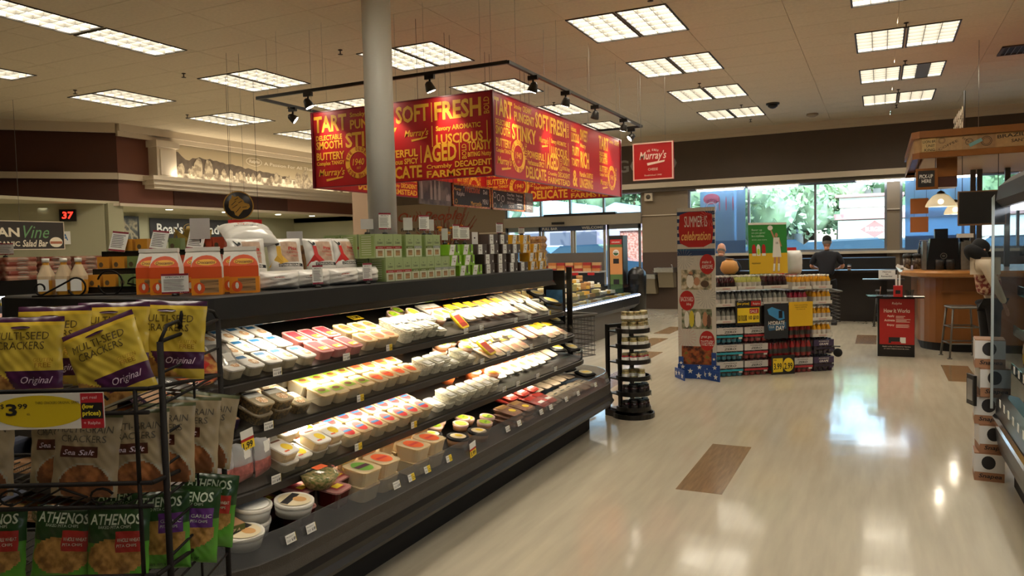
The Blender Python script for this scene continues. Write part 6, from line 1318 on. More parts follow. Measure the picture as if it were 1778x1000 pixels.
b = MB(); b.box(.004, .007, -.09, .06, .19, .27, 0); b.box(.004, .0075, .05, .12, .19, .27, 1); b.box(.004, .0078, -.06, .06, .19, .21, 2); b.build('card_picture', [blk_lab, white, redp], t)
for nm, lb, x, y, fn in (('leaflet_box', 'small red leaflet box on the black stand table', 11.52, .22, 0), ('cup', 'clear cup on the black stand table', 11.42, .36, 1), ('pen_stand', 'little black pen stand on the left of the stand table', 11.5, .0, 2), ('paper_sheet', 'white sheet of paper on the right of the stand table', 11.56, .42, 3)):
    t = thing(nm, lb, {'leaflet_box': 'box', 'cup': 'cup', 'pen_stand': 'pen stand', 'paper_sheet': 'paper'}[nm], (y, x+.0, .841), -PI/2)
    if fn == 0:
        MB().box(-.04, .04, -.055, .055, 0, .15).build('body', redp, t); MB().box(.04, .042, -.03, .03, .04, .09).build('front_label', blk_lab, t)
        for k in (-.02, .02): MB().box(-.004, .004, k-.012, k+.012, .15, .30).build('leaflet', paper, t)
    elif fn == 1: MB().lathe([(.04, 0), (.055, .1)], n=16, cap=False).build('wall', clear('cup plastic', 'dfe6ea', .15, .05, .8), t); MB().lathe([(.04, 0), (.04, .004)], n=16).build('base', clear('cup plastic'), t)
    elif fn == 2: MB().lathe([(.05, 0), (.045, .015), (.01, .02)], n=14).build('base', black, t); MB().tube([(0, 0, .02), (.01, .01, .14)], .005, 6).build('pen', mat('tan pen', 'a3705a', .5), t)
    else: MB().box(-.1, .1, -.12, .12, 0, .003).build('sheet', paper, t)
# ============================================================ coffee kiosk
wood = mat('honey maple', '7f4d20', .35, var=.16, vs=3, stretch=(1, 1, .25), coat=.25); woodt = mat('pale maple edge', 'b0783c', .3, coat=.3)
kc = thing('kiosk_counter', 'curved maple coffee kiosk counter with a pale rounded top', 'counter', (1.2, 12.6, 0)); KI = Matrix.Translation((-1.2, -12.6, 0))
def kout(o_): return [(3.6, 12.35-o_)]+[(1.0-(.5+o_)*math.sin(a), 12.85-(.5+o_)*math.cos(a)) for a in [PI/2*i/8 for i in range(9)]]+[(.5-o_, 15.2), (3.6, 15.2)]
MB().loops([[(x, y, 0) for x, y in kout(-.05)], [(x, y, .12) for x, y in kout(-.05)]]).build('plinth', blackm, kc, KI)
MB().loops([[(x, y, .12) for x, y in kout(0)], [(x, y, 1.06) for x, y in kout(0)]]).build('body', wood, kc, KI)
MB().loops([[(x, y, 1.06) for x, y in kout(.1)], [(x, y, 1.08) for x, y in kout(.22)], [(x, y, 1.13) for x, y in kout(.24)], [(x, y, 1.16) for x, y in kout(.2)]]).build('countertop', woodt, kc, KI)
for x in (1.32, 1.95, 2.6): MB().box(x-.012, x+.012, 12.338, 12.35, .2, .98).build('panel_joint', mat('joint maple', '8f5620', .5), kc, KI)
MB().box(.78, 3.4, 12.335, 12.35, .84, .87).build('panel_rail', wood, kc, KI)
kt = thing('kiosk_canopy', 'overhead maple kiosk canopy with coffee sack panels and stencilled words', 'canopy', (1.6, 12.5, 2.7)); KT = Matrix.Translation((-1.6, -12.5, -2.7))
def cout(o_, s=0): return [(4.2, 11.5-o_), (.47, 11.5-o_), (.41-o_, 11.58), (.41-o_, 14.8), (4.2, 14.8)]
MB().loops([[(x, y, 2.95) for x, y in cout(.03)], [(x, y, 3.04) for x, y in cout(.03)]]).build('top_fascia', wood, kt, KT)
MB().loops([[(x, y, 2.68) for x, y in cout(.02)], [(x, y, 2.76) for x, y in cout(.02)]], False, True).build('bottom_fascia', wood, kt, KT)
sack = mat('coffee sack', 'a07c50', .8, var=.14, vs=14, bump=.4, bs=200)
MB().loops([[(x, y, 2.72) for x, y in cout(0)], [(x, y, 2.96) for x, y in cout(0)]], False, False).build('sack_panel', sack, kt, KT)
MB().loops([[(x, y, 2.69) for x, y in cout(-.12)], [(x, y, 2.72) for x, y in cout(-.12)]]).build('soffit', mat('cream soffit', 'b7a48c', .6), kt, KT)
for i, (x0, x1, c) in enumerate(((.50, .66, 'b79a68'), (.67, .96, 'a5835a'), (.97, 1.12, '9c7d58'), (1.13, 1.33, '8f6c48'), (1.34, 1.75, 'a37f52'))): 
    o = MB().box(x0, x1, 11.494, 11.499, 2.765, 2.945).build('sack_piece', mat('sack %d' % i, c, .8, var=.1, vs=20), kt, KT)
text(kt, KT @ frame((.46, 11.491, 2.76), (1, 0, 0), (0, 0, 1)), [('LION BR', .05, .12, .15, .035, 0, 0, .01), ('UNIT', .09, .065, .1, .035, 0, 0, .01), ('KING', .07, .012, .12, .035, 0, 0, .01), ('ESTATE', .5, .15, .15, .022, 0, 0, 0, -.7), ('COFFEE', .24, .01, .24, .03, 0, 0, 0, .45), ('BRAZIL', .89, .115, .3, .045, 0, 0, .015, .06), ('SANTOS', 1.04, .055, .24, .04, 0, 0, .015, .04)], mat('stencil ink', '2a2018', .8))
mb = MB()
for cx, cz, r_ in ((.27, .14, .04), (.58, .1, .045), (.77, .095, .062)):
    for f_ in (1, .72):
        for k in range(24): a, c = 2*PI*k/24, 2*PI*(k+1)/24; mb.add([(cx+r_*f_*g_*math.cos(b_), cz+r_*f_*g_*math.sin(b_), 0) for g_, b_ in ((1, a), (1, c), (.9, c), (.9, a))], [(0, 1, 2, 3)])
mb.build('stamp_print', MATS['stencil ink'], kt, KT @ frame((.46, 11.491, 2.76), (1, 0, 0), (0, 0, 1))); mb = MB(); mb.add([(.43, .03, 0), (.57, .1, 0), (.55, .14, 0), (.41, .07, 0)], [(0, 1, 2, 3)]); mb.build('teal_stamp', mat('teal stamp', '6f9a98', .7), kt, KT @ frame((.62, 11.490, 2.76), (1, 0, 0), (0, 0, 1)))
postm = mat('dark kiosk post', '38332f', .5)
for i, x in enumerate((1.32, 1.41, 1.78)): tag(MB().box(x-.035, x+.035, 13.96, 14.04, 1.16, 2.69).build('kiosk_post', postm), ('left', 'middle', 'right')[i]+' dark square post between the kiosk counter and canopy', 'post')
# sign planks rising above the canopy
t = thing('letter_sign', 'slanting weathered letter sign standing on top of the kiosk canopy', 'sign', (1.02, 11.9, 3.04)); lt = mat('weathered cream letter', 'b3a58c', .7)
MB().tube([(0, 0, 0), (0, 0, .55)], .012, 6).build('mast', postm, t); MB().box(-.012, .012, -.1, 1.6, .0, .04).build('rail', postm, t)
for i, ch in enumerate('COFFEE'):
    b = MB(Matrix.Translation((0, .05+.26*i, .08)) @ Matrix.Rotation(0, 4, 'X')); vs, fs = glyphs(ch, 0, .03); b.add([(.012, .2*u, .3*v) for u, v in vs]+[(-.012, .2*u, .3*v) for u, v in vs], [tuple(f) for f in fs]+[tuple(k+len(vs) for k in reversed(f)) for f in fs]); b.build('letter', lt, t)
for i, (x, y) in enumerate(((1.25, 12.6), (1.9, 12.2))):
    o = MB().tube([(0, 0, 3.04), (0, 0, CZ)], .012 if i else .004, 6).build('canopy_hanger', postm if i else steel); tag(o, ('thin steel', 'thicker dark')[i]+' rod holding the kiosk canopy to the ceiling', 'rod'); o.location = (x, y, 0)
# pick-up sign and hanging timber box
t = thing('pickup_sign', 'wood framed black sign with white words pick-up here', 'sign', (.56, 11.51, 2.42), -PI/2)
MB().box(-.03, 0, -.13, .13, -.15, .13).build('frame', wood, t); MB().box(0, .002, -.105, .09, -.115, .1).build('board', blk_lab, t); text(t, frame((.003, 0, 0), (0, 1, 0), (0, 0, 1)), [('PICK-UP', -.085, .0, .155, .05, 0, 0, .01), ('HERE', -.06, -.06, .11, .045, 0, 0, .01)], white)
sep('hanging_wire', [[(-.015, y, .13), (-.015, y, .27)] for y in (-.1, .1)], .003, black, t)
t = thing('menu_box', 'hanging maple menu box back behind the pick-up sign', 'box', (.80, 11.75, 2.5)); MB().box(-.12, .12, -.1, .3, -.06, .19).build('panel', wood, t); MB().box(-.12, .12, -.09, .3, -.2, -.06).build('lower_panel', mat('dark maple', '4a2418', .5), t)
# menu screen, orange squares, pendants
t = thing('menu_board', 'blank black menu board in a thin wooden frame', 'sign', (1.165, 11.5, 2.0), -PI/2); MB().box(-.02, 0, -.25, .29, -.225, .225).build('frame', mat('dark oak frame', '7a5a40', .5), t); MB().box(0, .003, -.235, .275, -.2, .21).build('screen', mat('matt menu face', '1c1b1b', .4), t)
sep('hanging_wire', [[(-.01, y, .225), (-.01, y, .69)] for y in (-.2, .2)], .004, black, t)
for i, z in enumerate((2.03, 1.73)):
    t = thing('wooden_plaque', ('upper', 'lower')[i]+' plain orange square panel hanging before the blue window', 'sign', (.575, 14.0, z), -PI/2); MB().box(-.012, 0, -.13, .13, 0, .25).build('panel', mat('orange maple', 'b06a30', .6), t); sep('hanging_wire', [[(-.006, y, .25), (-.006, y, .66 if i == 0 else .30)] for y in (-.07, .1)], .002, black, t)
pg = clear('frosted glass shade', 'f4ecd8', .12, .2, .75, .4)
for i, (x, y, z, s) in enumerate(((.76, 12.1, 2.06, 1), (1.02, 13.2, 1.98, .8))):
    t = thing('pendant_lamp', ('near large', 'far small')[i]+' ribbed glass dome pendant lamp over the coffee counter', 'lamp', (x, y, z))
    MB().lathe([(.19*s, 0), (.185*s, .03), (.16*s, .08), (.1*s, .15), (.045*s, .18)], n=32, cap=False).build('shade', pg, t); MB().lathe([(.05*s, .175), (.045*s, .2), (.015, .22)], n=18).build('cap', mat('bronze cap', '3a2a1e', .4, .5), t); MB().tube([(0, 0, .2), (0, 0, 2.69-z)], .004, 5).build('cord', black, t); MB().ball((0, 0, .07), .035, 12, 8).build('bulb', mat('pendant bulb', 'fff0d8', .4, em=12), t)
    l = bpy.data.lights.new('pendant', 'POINT'); l.energy = 3; l.color = (1, .88, .7); l.shadow_soft_size = .05; o = bpy.data.objects.new('pendant', l); COL.objects.link(o); o.location = (x, y, z-.03)
# machines on the counter
t = thing('espresso_machine', 'black and steel espresso machine back with a round logo on the counter', 'coffee machine', (.82, 12.75, 1.162), -PI/2)
MB().prism([(-.2, 0), (.24, 0), (.2, .46), (-.15, .46)], (0, 0, 0), (0, 1, 0), (0, 0, 1), (-.4, 0, 0)).build('back_panel', mat('black machine shell', '171719', .25), t)
MB().box(-.4, .01, -.25, -.2, 0, .42).build('steel_side', steel, t); MB().box(-.4, .01, .24, .30, 0, .4).build('steel_side', steel, t); MB().prism([(.3, .1), (.42, .12), (.36, .42), (.28, .42)], (0, 0, 0), (0, 1, 0), (0, 0, 1), (-.35, 0, 0)).build('steam_hood', steel, t)
MB().box(-.28, -.08, -.09, .08, .46, .6).build('bean_hopper', mat('smoky hopper', '1f2126', .2), t)
mb = MB(); 
for k in range(20): a, c = 2*PI*k/20, 2*PI*(k+1)/20; mb.add([(.02+.045*g_*math.cos(b_), .2+.045*g_*math.sin(b_), 0) for g_, b_ in ((1, a), (1, c), (.8, c), (.8, a))], [(0, 1, 2, 3)])
mb.add([(x, y, 0) for x, y in ell(.02, .2, .022, .015, 12)], [tuple(range(12))]); mb.build('logo', greym, t, frame((.001, 0, 0), (0, 1, 0), (0, 0, 1)))
for k in (-.03, .1): MB().lathe([(.06, 0), (.065, .13), (.05, .15)], (.03, k, 0), 14).build('round_canister', mat('dark canister', '2c2d2f', .3), t)
def counter_item(nm, lb, cat, x, y, parts, z=1.162):
    t = thing(nm, lb, cat, (x, y, z)); 
    for pn, mbx, m_ in parts: mbx.build(pn, m_, t)
for i in range(2): counter_item('coffee_cups', ('left', 'right')[i]+' brown coffee canister with a black lid on the counter edge', 'canister', .38+.13*i, 13.2, [('body', MB().lathe([(.05, 0), (.06, .17)], n=18), mat('brown canister print', '3c2a22', .4, col2='8a7a66', vs=30)), ('lid', MB().lathe([(.066, .17), (.066, .2), (.055, .23), (.01, .235)], n=18), black)])
for i in range(4): counter_item('syrup_bottle', 'tall dark syrup bottle %s' % ('nearest the canisters', 'second from the canisters', 'third from the canisters', 'beside the espresso machine')[i], 'bottle', .56+.06*i*.6, 13.5-.05*i, [('body', MB().lathe([(.03, 0), (.03, .28), (.012, .34), (.012, .4)], n=12), mat('dark syrup', '2a2f38', .15, coat=.5)), ('pump', MB().tube([(0, 0, .4), (0, 0, .43), (.04, 0, .435)], .005, 5), steel)])
counter_item('espresso_grinder', 'white and steel grinder right of the espresso machine', 'grinder', 1.12, 12.9, [('body', MB().rbox([(.16, .2, 0), (.14, .18, .38)], .02), steel), ('top_tray', MB().box(-.1, .1, -.1, .1, .46, .52), white), ('hopper', MB().lathe([(.05, .38), (.07, .46)], n=14), dark)])
counter_item('menu_holder', 'white paper menus leaning on the counter corner', 'menu', .3, 12.75, [('sheet', MB(Matrix.Rotation(.5, 4, 'Y')).box(-.1, .1, -.004, .004, 0, .05), paper), ('clip', MB().box(-.02, .02, -.01, .01, 0, .03), steel)])
for z, m_, nm, lb in ((0, 0, 0, 0),): pass
# bar stool
def stool(x, y, rz, lb, H_=.70, m_=mat('brushed grey stool', '6f6b64', .4, .6)):
    t = thing('bar_stool', lb, 'stool', (x, y, 0), rz)
    MB().rbox([(.34, .34, H_-.03), (.36, .36, H_-.015), (.34, .34, H_)], .03).build('seat', m_, t)
    for sx in (-1, 1):
        for sy in (-1, 1): MB().tube([(sx*.15, sy*.15, H_-.03), (sx*.2, sy*.2, .01)], .014, 6).build('leg', m_, t); MB().lathe([(.03, 0), (.03, .012)], (sx*.2, sy*.2, 0), 10).build('foot', m_, t)
    for sx, sy, ex, ey in ((-1, -1, 1, -1), (1, -1, 1, 1), (1, 1, -1, 1), (-1, 1, -1, -1)): MB().tube([(sx*.187, sy*.187, .2), (ex*.187, ey*.187, .2)], .01, 6).build('foot_rail', m_, t); MB().tube([(sx*.17, sy*.17, .42), (ex*.17, ey*.17, .42)], .01, 6).build('upper_rail', m_, t)
stool(1.0, 11.85, .2, 'grey metal bar stool in front of the maple counter')
# window bar with stools, name sign
bar = thing('window_bar', 'long dark bar counter running along the front windows', 'counter', (-2, 16.6, 0)); MB().box(-1.6, 2.3, -.25, .25, 1.0, 1.04).build('bar_top', mat('black brown laminate', '241d1a', .35), bar); MB().box(-1.6, 2.3, .05, .12, 0, 1.0).build('bar_front', mat('black brown panel', '1f1916', .5), bar); MB().box(-1.6, 2.3, 1.3, 2.3, 0, 1.25).build('low_cabinet', blackm, bar)
for i, x in enumerate((-3.0, -2.0, .1)): stool(x, 15.9, 0, ('left', 'middle', 'right')[i]+' dark bar stool at the window bar', .68, mat('dark stool', '2a2724', .5))
t = thing('wall_shelf', 'thin dark ledge carrying the white paper sign near the kiosk', 'shelf', (-.1, 13.4, .0)); MB().box(-.15, .45, -.15, .15, .98, 1.0).build('ledge', mat('dark ledge', '35353a', .3), t); MB().box(.1, .2, -.04, .04, 0, .98).build('leg', black, t)
t = thing('paper_sign', 'small white paper sign with dark words standing on the dark ledge', 'sign', (.1, 13.35, 1.001), -PI/2); MB().box(-.004, .0, -.12, .12, 0, .14).build('sheet', paper, t); text(t, frame((.001, 0, 0), (0, 1, 0), (0, 0, 1)), [('Names', -.06, .1, .12, .025, 0, 0, .01), ('to', -.02, .065, .04, .02, 0, 0, .01), ('Remember', -.08, .03, .16, .025, 0, 0, .01)], ink)
o = MB().lathe([(.03, 0), (.035, .09)], n=14).build('paper_cup', paper); MB().lathe([(.037, .09), (.03, .11)], n=14).build('lid', black, o); MB().lathe([(.0345, .03), (.0365, .07)], n=14, cap=False).build('sleeve', brownl, o); tag(o, 'paper coffee cup on the window bar beside the standing man', 'cup'); o.location = (-.55, 16.5, 1.04)
# ============================================================ right refrigerated wall case
fz = thing('deli_case', 'tall open refrigerated case at the right picture edge with a clear end panel', 'display case', (1.2, 3.0, 0)); FI = Matrix.Translation((-1.2, -3.0, 0)); FY0, FY1 = -1.5, 5.72
def ext(P, y0, y1, nm, m_, par=fz): return MB().loops([[(x, y0, z) for x, z in P], [(x, y1, z) for x, z in P]]).build(nm, m_, par, FI if par == fz else None)
fgrey = mat('dark grey case metal', '3a3836', .35, .3)
ext([(.78, 0), (1.75, 0), (1.75, .3), (.78, .3)], FY0, FY1, 'base', blackm)
ext([(.70, .22), (.68, .3), (.67, .42), (.68, .56), (.72, .60), (.80, .58), (.84, .45), (1.75, .42), (1.75, .22)], FY0, FY1, 'front_tub', mat('brown black case front', '2b2724', .3))
ext([(.67, .40), (.655, .42), (.655, .45), (.67, .47)], FY0, FY1, 'bumper_rail', chrome)
ext([(1.6, .4), (1.75, .4), (1.75, 2.0), (1.6, 2.0)], FY0, FY1, 'back_panel', mat('charcoal back', '24282c', .5))
ext([(.70, 1.80), (.665, 1.84), (.68, 1.93), (.75, 1.99), (.9, 2.02), (1.75, 2.02), (1.75, 1.80)], FY0, FY1, 'canopy', mat('glossy brown canopy', '1c1714', .5, spec=.25))
ext([(.74, 1.775), (.80, 1.775), (.80, 1.80), (.74, 1.80)], FY0, FY1-.05, 'lamp', mat('cool case lamp', 'f3f6ff', .4, em=8))
area('deli_case_lamp', (.8, 4.6, 1.77), .04, 2.0, 7, (.95, 1, .95), (.5, 0, -1))
epan = ext([(.655, .55), (.655, 1.84), (.68, 1.9), (.75, 1.95), (1.7, 1.95), (1.7, .45), (.8, .45), (.70, .5)], FY1, FY1+.008, 'end_panel', clear('end panel acrylic', 'd6dde0', .06, .08, .9, .02))
ext([(.645, .5), (.66, .5), (.66, 1.88), (.645, 1.86)], FY1-.004, FY1+.014, 'panel_edge', mat('frosted panel edge', '9aa09c', .3))
for i, (z, x0) in enumerate(((.78, .76), (1.02, .77), (1.27, .79), (1.52, .80))):
    ext([(x0, z-.02), (x0, z), (1.6, z+.02), (1.6, z)], FY0, FY1-.06, 'shelf', mat('clear grey shelf', '5a5d5e', .3))
    ext([(x0-.012, z-.03), (x0-.006, z-.03), (x0-.006, z+.03), (x0-.012, z+.03)], FY0, FY1-.06, 'shelf_rail', clear('rail plastic', 'cfd6d4', .2, .05, .8))
snk, sfk = crinkle('snack_bag', .12, .17, .04, lambda u, v: 1 if v > .55 else (2 if v < .2 else 0), [mat('lemon snack bag', 'b09a2e', .35, var=.2, vs=10), mat('cream snack bag', 'b5ab8c', .35), mat('dark snack print', '5a3a20', .4)], 12, 14, 31)
snk2, _ = crinkle('snack_bag', .12, .17, .04, lambda u, v: 1 if .3 < v < .7 else 0, [mat('pale herb bag', 'a3ab98', .3), mat('white bag panel', 'c9c9bf', .4)], 12, 14, 32)
snk3, _ = crinkle('snack_bag', .12, .15, .05, lambda u, v: 1 if v < .3 else 0, [mat('brick snack bag', '7a4a34', .35, var=.2, vs=14), mat('dark snack print')], 12, 14, 33)
R = random.Random(17)
for i, (z, x0) in enumerate(((.78, .76), (1.02, .77), (1.27, .79), (1.52, .80))):
    for j in range(11):
        k = (j//3+i) % 3; y = 4.1+.145*j
        put((snk, snk2, snk3)[k], TM(x0+.06, y, z+.004, PI+R.uniform(-.25, .25)), '%s snack bag on the %s shelf in the right hand case' % (('lemon yellow', 'pale green', 'brick brown')[k], ('lowest', 'second', 'third', 'top')[i]), '%s bags, right case shelf %d' % (('lemon', 'pale', 'brick')[k], i+1))
for j in range(14):
    k = j % 2; y = 3.9+.13*j; put((snk2, snk3)[k], TM(.90, y, .462, PI+R.uniform(-.3, .3)), '%s snack bag standing in the well of the right hand case' % ('pale green', 'brick brown')[k], '%s bags in the right case well' % ('pale', 'brick')[k])
for i, z in enumerate((.80, .60)):
    for j in range(9):
        o = MB().box(-.002, 0, -.025, .025, -.02, .025).build('price_tag', tagw); tag(o, 'small white price tag along the %s rail of the right hand case' % ('lower shelf', 'front lip')[i], 'price tag', 'right case tags %d' % i); o.location = (.74 if i == 0 else .668, 4.1+.17*j, (.79, .58)[i])
# stack of snack cartons at its end
sc_ = mat('snack carton card', '9a6c4c', .6); sw_ = mat('carton white wave', 'c8c2ba', .5)
for i in range(5):
    t = thing('snack_carton', ('lowest', 'second lowest', 'middle', 'second highest', 'topmost')[i]+' snack carton with a black oval in the stack by the case end', 'carton', (.655+(.02 if i % 2 else 0), 5.88+.01*(i % 3), .188*i), -PI/2+.1*((i % 2)-.5))
    MB().box(-.1, .1, -.085, .085, 0, .186).build('carton', sc_, t); b = MB(); b.box(.1, .102, -.085, .085, .06, .18, 0); b.box(-.1, .1, -.087, -.085, .05, .18, 0); b.build('white_panel', sw_, t)
    mb = MB(); mb.add([(x, y, 0) for x, y in ell(-.005, .125, .04, .045, 18)], [tuple(range(18))]); mb.build('oval_print', blk_lab, t, frame((.103, 0, 0), (0, 1, 0), (0, 0, 1))); text(t, frame((.1035, 0, 0), (0, 1, 0), (0, 0, 1)), [('Snapea', -.06, .015, .13, .035, 0, .2, .015)], ink)
o = MB().rbox([(.02, .12, 0), (.02, .12, .2)], .008).build('card_holder', black); MB().box(-.012, -.0105, -.04, .04, .03, .17).build('face', steel, o); tag(o, 'slim black card holder clipped on the snack carton stack', 'holder'); o.matrix_world = TM(.55, 5.82, .5, .3)
# ============================================================ left background: refrigerated wall with meat packs, signs
t = thing('meat_case', 'black refrigerated case with hanging sliced meat packs at the far left', 'display case', (-6.9, 3.6, 0))
MB().box(-.8, .62, -2.2, 1.1, 0, 1.05).build('cabinet', blackm, t); MB().box(-.8, .75, -2.2, 1.1, 1.33, 1.45).build('canopy', black, t); MB().box(-.8, -.7, -2.2, 1.1, 1.05, 1.33).build('back_panel', blackm, t); MB().box(.68, .73, -1.2, 1.05, 1.31, 1.33).build('lamp', mat('cold strip', 'eef2ff', .4, em=7), t)
mp_ = MB().rbox([(.02, .14, 0), (.02, .14, .19)], .015).build('meat_pack', blk_lab); MB().box(.0105, .014, -.055, .055, .01, .13).build('meat_slices', ham, mp_); MB().box(.014, .016, -.025, .025, .015, .08).build('front_label', blk_lab, mp_); mp_['category'] = 'meat pack'
for i in range(6): put(mp_, TM(-6.28, 3.0+.19*i, 1.06, -.3), 'black carded pack of sliced meat hanging in the far left case', 'hanging meat packs')
for i in range(5): o = MB().box(0, .003, -.03, .03, 0, .035, 0).box(0, .0032, -.03, .03, -.02, 0, 1).build('price_tag', [tagw, yl]); tag(o, 'lit white and yellow price tag on the far left case', 'price tag', 'far left case tags'); o.matrix_world = TM(-6.1, 3.1+.22*i, 1.28, -.4)
rp = [MB().rbox([(.22, .24, 0), (.23, .25, .018), (.22, .24, .036)], .02).mesh('sliced_meat_tray', mat(n_, c, .3, col2=c2, vs=12)) for n_, c, c2 in (('rosy tray', 'a55a48', 'd6a48c'), ('pale tray', 'c9a68c', '9c4a3c'))]
lidl = MB().lathe([(.055, .0), (.055, .002)], n=14).mesh('oval_label', mat('dusty white label', 'cfc0b0', .5))
for i in range(8):
    for l in range(5):
        o = link('sliced_meat_tray', rp[(i+l) % 2], None, TM(-6.25-.0*l, 2.55+.29*i, 1.4505+.0365*l, .05*((l*7+i) % 3-1))); link('oval_label', lidl, o, Matrix.Translation((.112, 0, .018)) @ Matrix.Rotation(PI/2, 4, 'Y') @ Matrix.Diagonal((.28, .9, 1, 1)))
        tag(o, '%s tray of sliced meat stacked on the far left case' % ('rosy', 'pale')[(i+l) % 2], 'meat tray', '%s meat trays on the far left case' % ('rosy', 'pale')[(i+l) % 2])
talker(-6.2, 3.62, 1.634, .12, .09, 'small notice on the stacked meat trays at far left', -.9, stem=.02)
t = thing('salad_sign', 'dark framed organic salad bar sign with green vine script', 'sign', (-13.4, 7.2, 1.80), -.0)
MB().box(-.02, 0, -.7, 1.68, 0, .5).build('board', mat('sign dark brown', '241c16', .5), t); b = MB()
for bxx in ((-.7, 1.68, 0, .012), (-.7, 1.68, .488, .5), (-.7, -.688, 0, .5), (1.668, 1.68, 0, .5)): b.box(0, .006, *bxx)
b.build('border', trimw, t); text(t, frame((.004, 0, 0), (0, 1, 0), (0, 0, 1)), [('URBAN', .02, .22, .86, .16, 0, 0, .03), ('Vine', .95, .2, .45, .22, 1, .35, .0), ('ORGANIC', .3, .06, .58, .085, 0, 0, .02), ('Salad Bar', .92, .05, .45, .12, 0, .25, .02)], [mat('cream letters', 'd6cbb4', .5), mat('vine green', '5f8a5a', .5)])
mb = MB(); mb.add([(x, y, 0) for x, y in ell(1.52, .13, .12, .09, 20)], [tuple(range(20))], 0); mb.add([(x, y, .002) for x, y in rc(1.41, .1, .22, .045)], [(0, 1, 2, 3)], 1); mb.build('badge', [mat('cream letters'), mat('rust badge', '9a5a3c', .5)], t, frame((.004, 0, 0), (0, 1, 0), (0, 0, 1)))
sep('hanging_wire', [[(-.01, y, .5), (-.01, y, 2.58)] for y in (-.2, .9)], .004, greym, t)
AD = math.atan2(-4.7, 4.85)
def onwall(name, lb, cat, x, y, z): return thing(name, lb, cat, (x, y, z), AD)
t = onwall('queue_display', 'red glowing number 37 on a small black display', 'display', -14.70, 9.84, 2.50); MB().box(-.04, .03, -.15, .15, -.12, .12).build('housing', black, t); text(t, frame((.031, 0, 0), (0, 1, 0), (0, 0, 1)), [('37', -.1, -.07, .2, .14, 0, .08, .02)], mat('red led', 'ff2418', .4, em=5))
t = onwall('grade_card', 'white card with a blue letter A on the deli wall', 'sign', -14.74, 9.80, 2.05); MB().box(0, .012, -.1, .08, -.13, .13).build('card', paper, t); text(t, frame((.013, 0, 0), (0, 1, 0), (0, 0, 1)), [('A', -.06, -.05, .1, .13, 0, 0, .02)], mat('grade blue', '2f6ca8', .5))
t = thing('framed_poster', 'black framed dark poster with a pale deli picture', 'poster', (-16.66, 12.72, 2.33)); MB().box(-.02, .02, -.25, .25, -.32, .32).build('frame', black, t); MB().box(.02, .024, -.2, .2, -.26, .26).build('print', picture('poster photo', ['3a3a38', '55564f', 'a3977a', '2c2c2c'], 5), t)
t = thing('brand_sign', 'long black sign reading with a small boar head between white words', 'sign', (-16.66, 13.3, 2.02)); MB().box(-.02, .0, 0, 2.7, 0, .6).build('board', blk_lab, t); text(t, frame((.004, 0, 0), (0, 1, 0), (0, 0, 1)), [("Boar's", .2, .2, .8, .28, 0, 0, .02), ("Head", 1.42, .2, .8, .26, 0, 0, .02)], paper)
mb = MB(); mb.add([(x, y, 0) for x, y in ell(1.2, .33, .19, .15, 20)], [tuple(range(20))], 0); mb.add([(x, y, .002) for x, y in ell(1.2, .33, .175, .135, 20)], [tuple(range(20))], 1); mb.add([(x, y, .004) for x, y in [(1.08, .28), (1.12, .41), (1.2, .43), (1.25, .38), (1.32, .35), (1.3, .3), (1.2, .23)]], [tuple(range(7))], 0); mb.build('boar_badge', [mat('boar gold', 'a98a48', .5), blk_lab], t, frame((.004, 0, 0), (0, 1, 0), (0, 0, 1)))
t = thing('round_sign', 'round black hanging sign with a golden boar head', 'sign', (-8.0, 7.82, 2.3), -.75); MB(Matrix.Rotation(PI/2, 4, 'Y')).lathe([(.2, -.015), (.2, .015)], n=36).build('disc', blk_lab, t)
mb = MB()
for k in range(36): a, c = 2*PI*k/36, 2*PI*(k+1)/36; mb.add([(.2*g_*math.cos(b_), .2*g_*math.sin(b_), 0) for g_, b_ in ((1, a), (1, c), (.93, c), (.93, a))], [(0, 1, 2, 3)])
HP = [(-.13, -.02), (-.12, .06), (-.09, .1), (-.08, .15), (-.05, .12), (0, .13), (.03, .1), (.06, .08), (.08, .04), (.14, .02), (.15, -.02), (.12, -.05), (.06, -.06), (.03, -.1), (-.01, -.15), (-.05, -.13), (-.06, -.08), (-.1, -.07)]
mb.add([(0, 0, .001)]+[(x, y, .001) for x, y in HP], [(0, k+1, (k+1) % 18+1) for k in range(18)], 0)
for x0, y0, x1, y1 in ((-.09, .0, -.03, .06), (-.08, -.04, -.01, .01), (-.02, -.08, .03, -.02), (.0, .03, .05, .06), (-.05, .07, .0, .1), (.05, -.03, .11, -.02), (-.04, -.1, .0, -.06)): mb.add([(x0, y0, .002), (x1, y1, .002), (x1-.004, y1+.008, .002), (x0-.004, y0+.008, .002)], [(0, 1, 2, 3)], 1)
mb.build('boar_print', [mat('sign gold', 'b58e3c', .5), blk_lab], t, frame((.0165, 0, 0), (0, 1, 0), (0, 0, 1))); sep('hanging_wire', [[(0, y, .18), (0, y, 2.08)] for y in (-.08, .08)], .002, greym, t)
t = thing('red_sign', 'narrow red sign behind the round boar sign', 'sign', (-9.0, 8.85, 2.08), -.75); MB().box(-.02, 0, -.2, .3, 0, .09).build('board', redp, t); sep('hanging_wire', [[(-.01, y, .09), (-.01, y, 2.3)] for y in (-.15, .25)], .003, black, t)
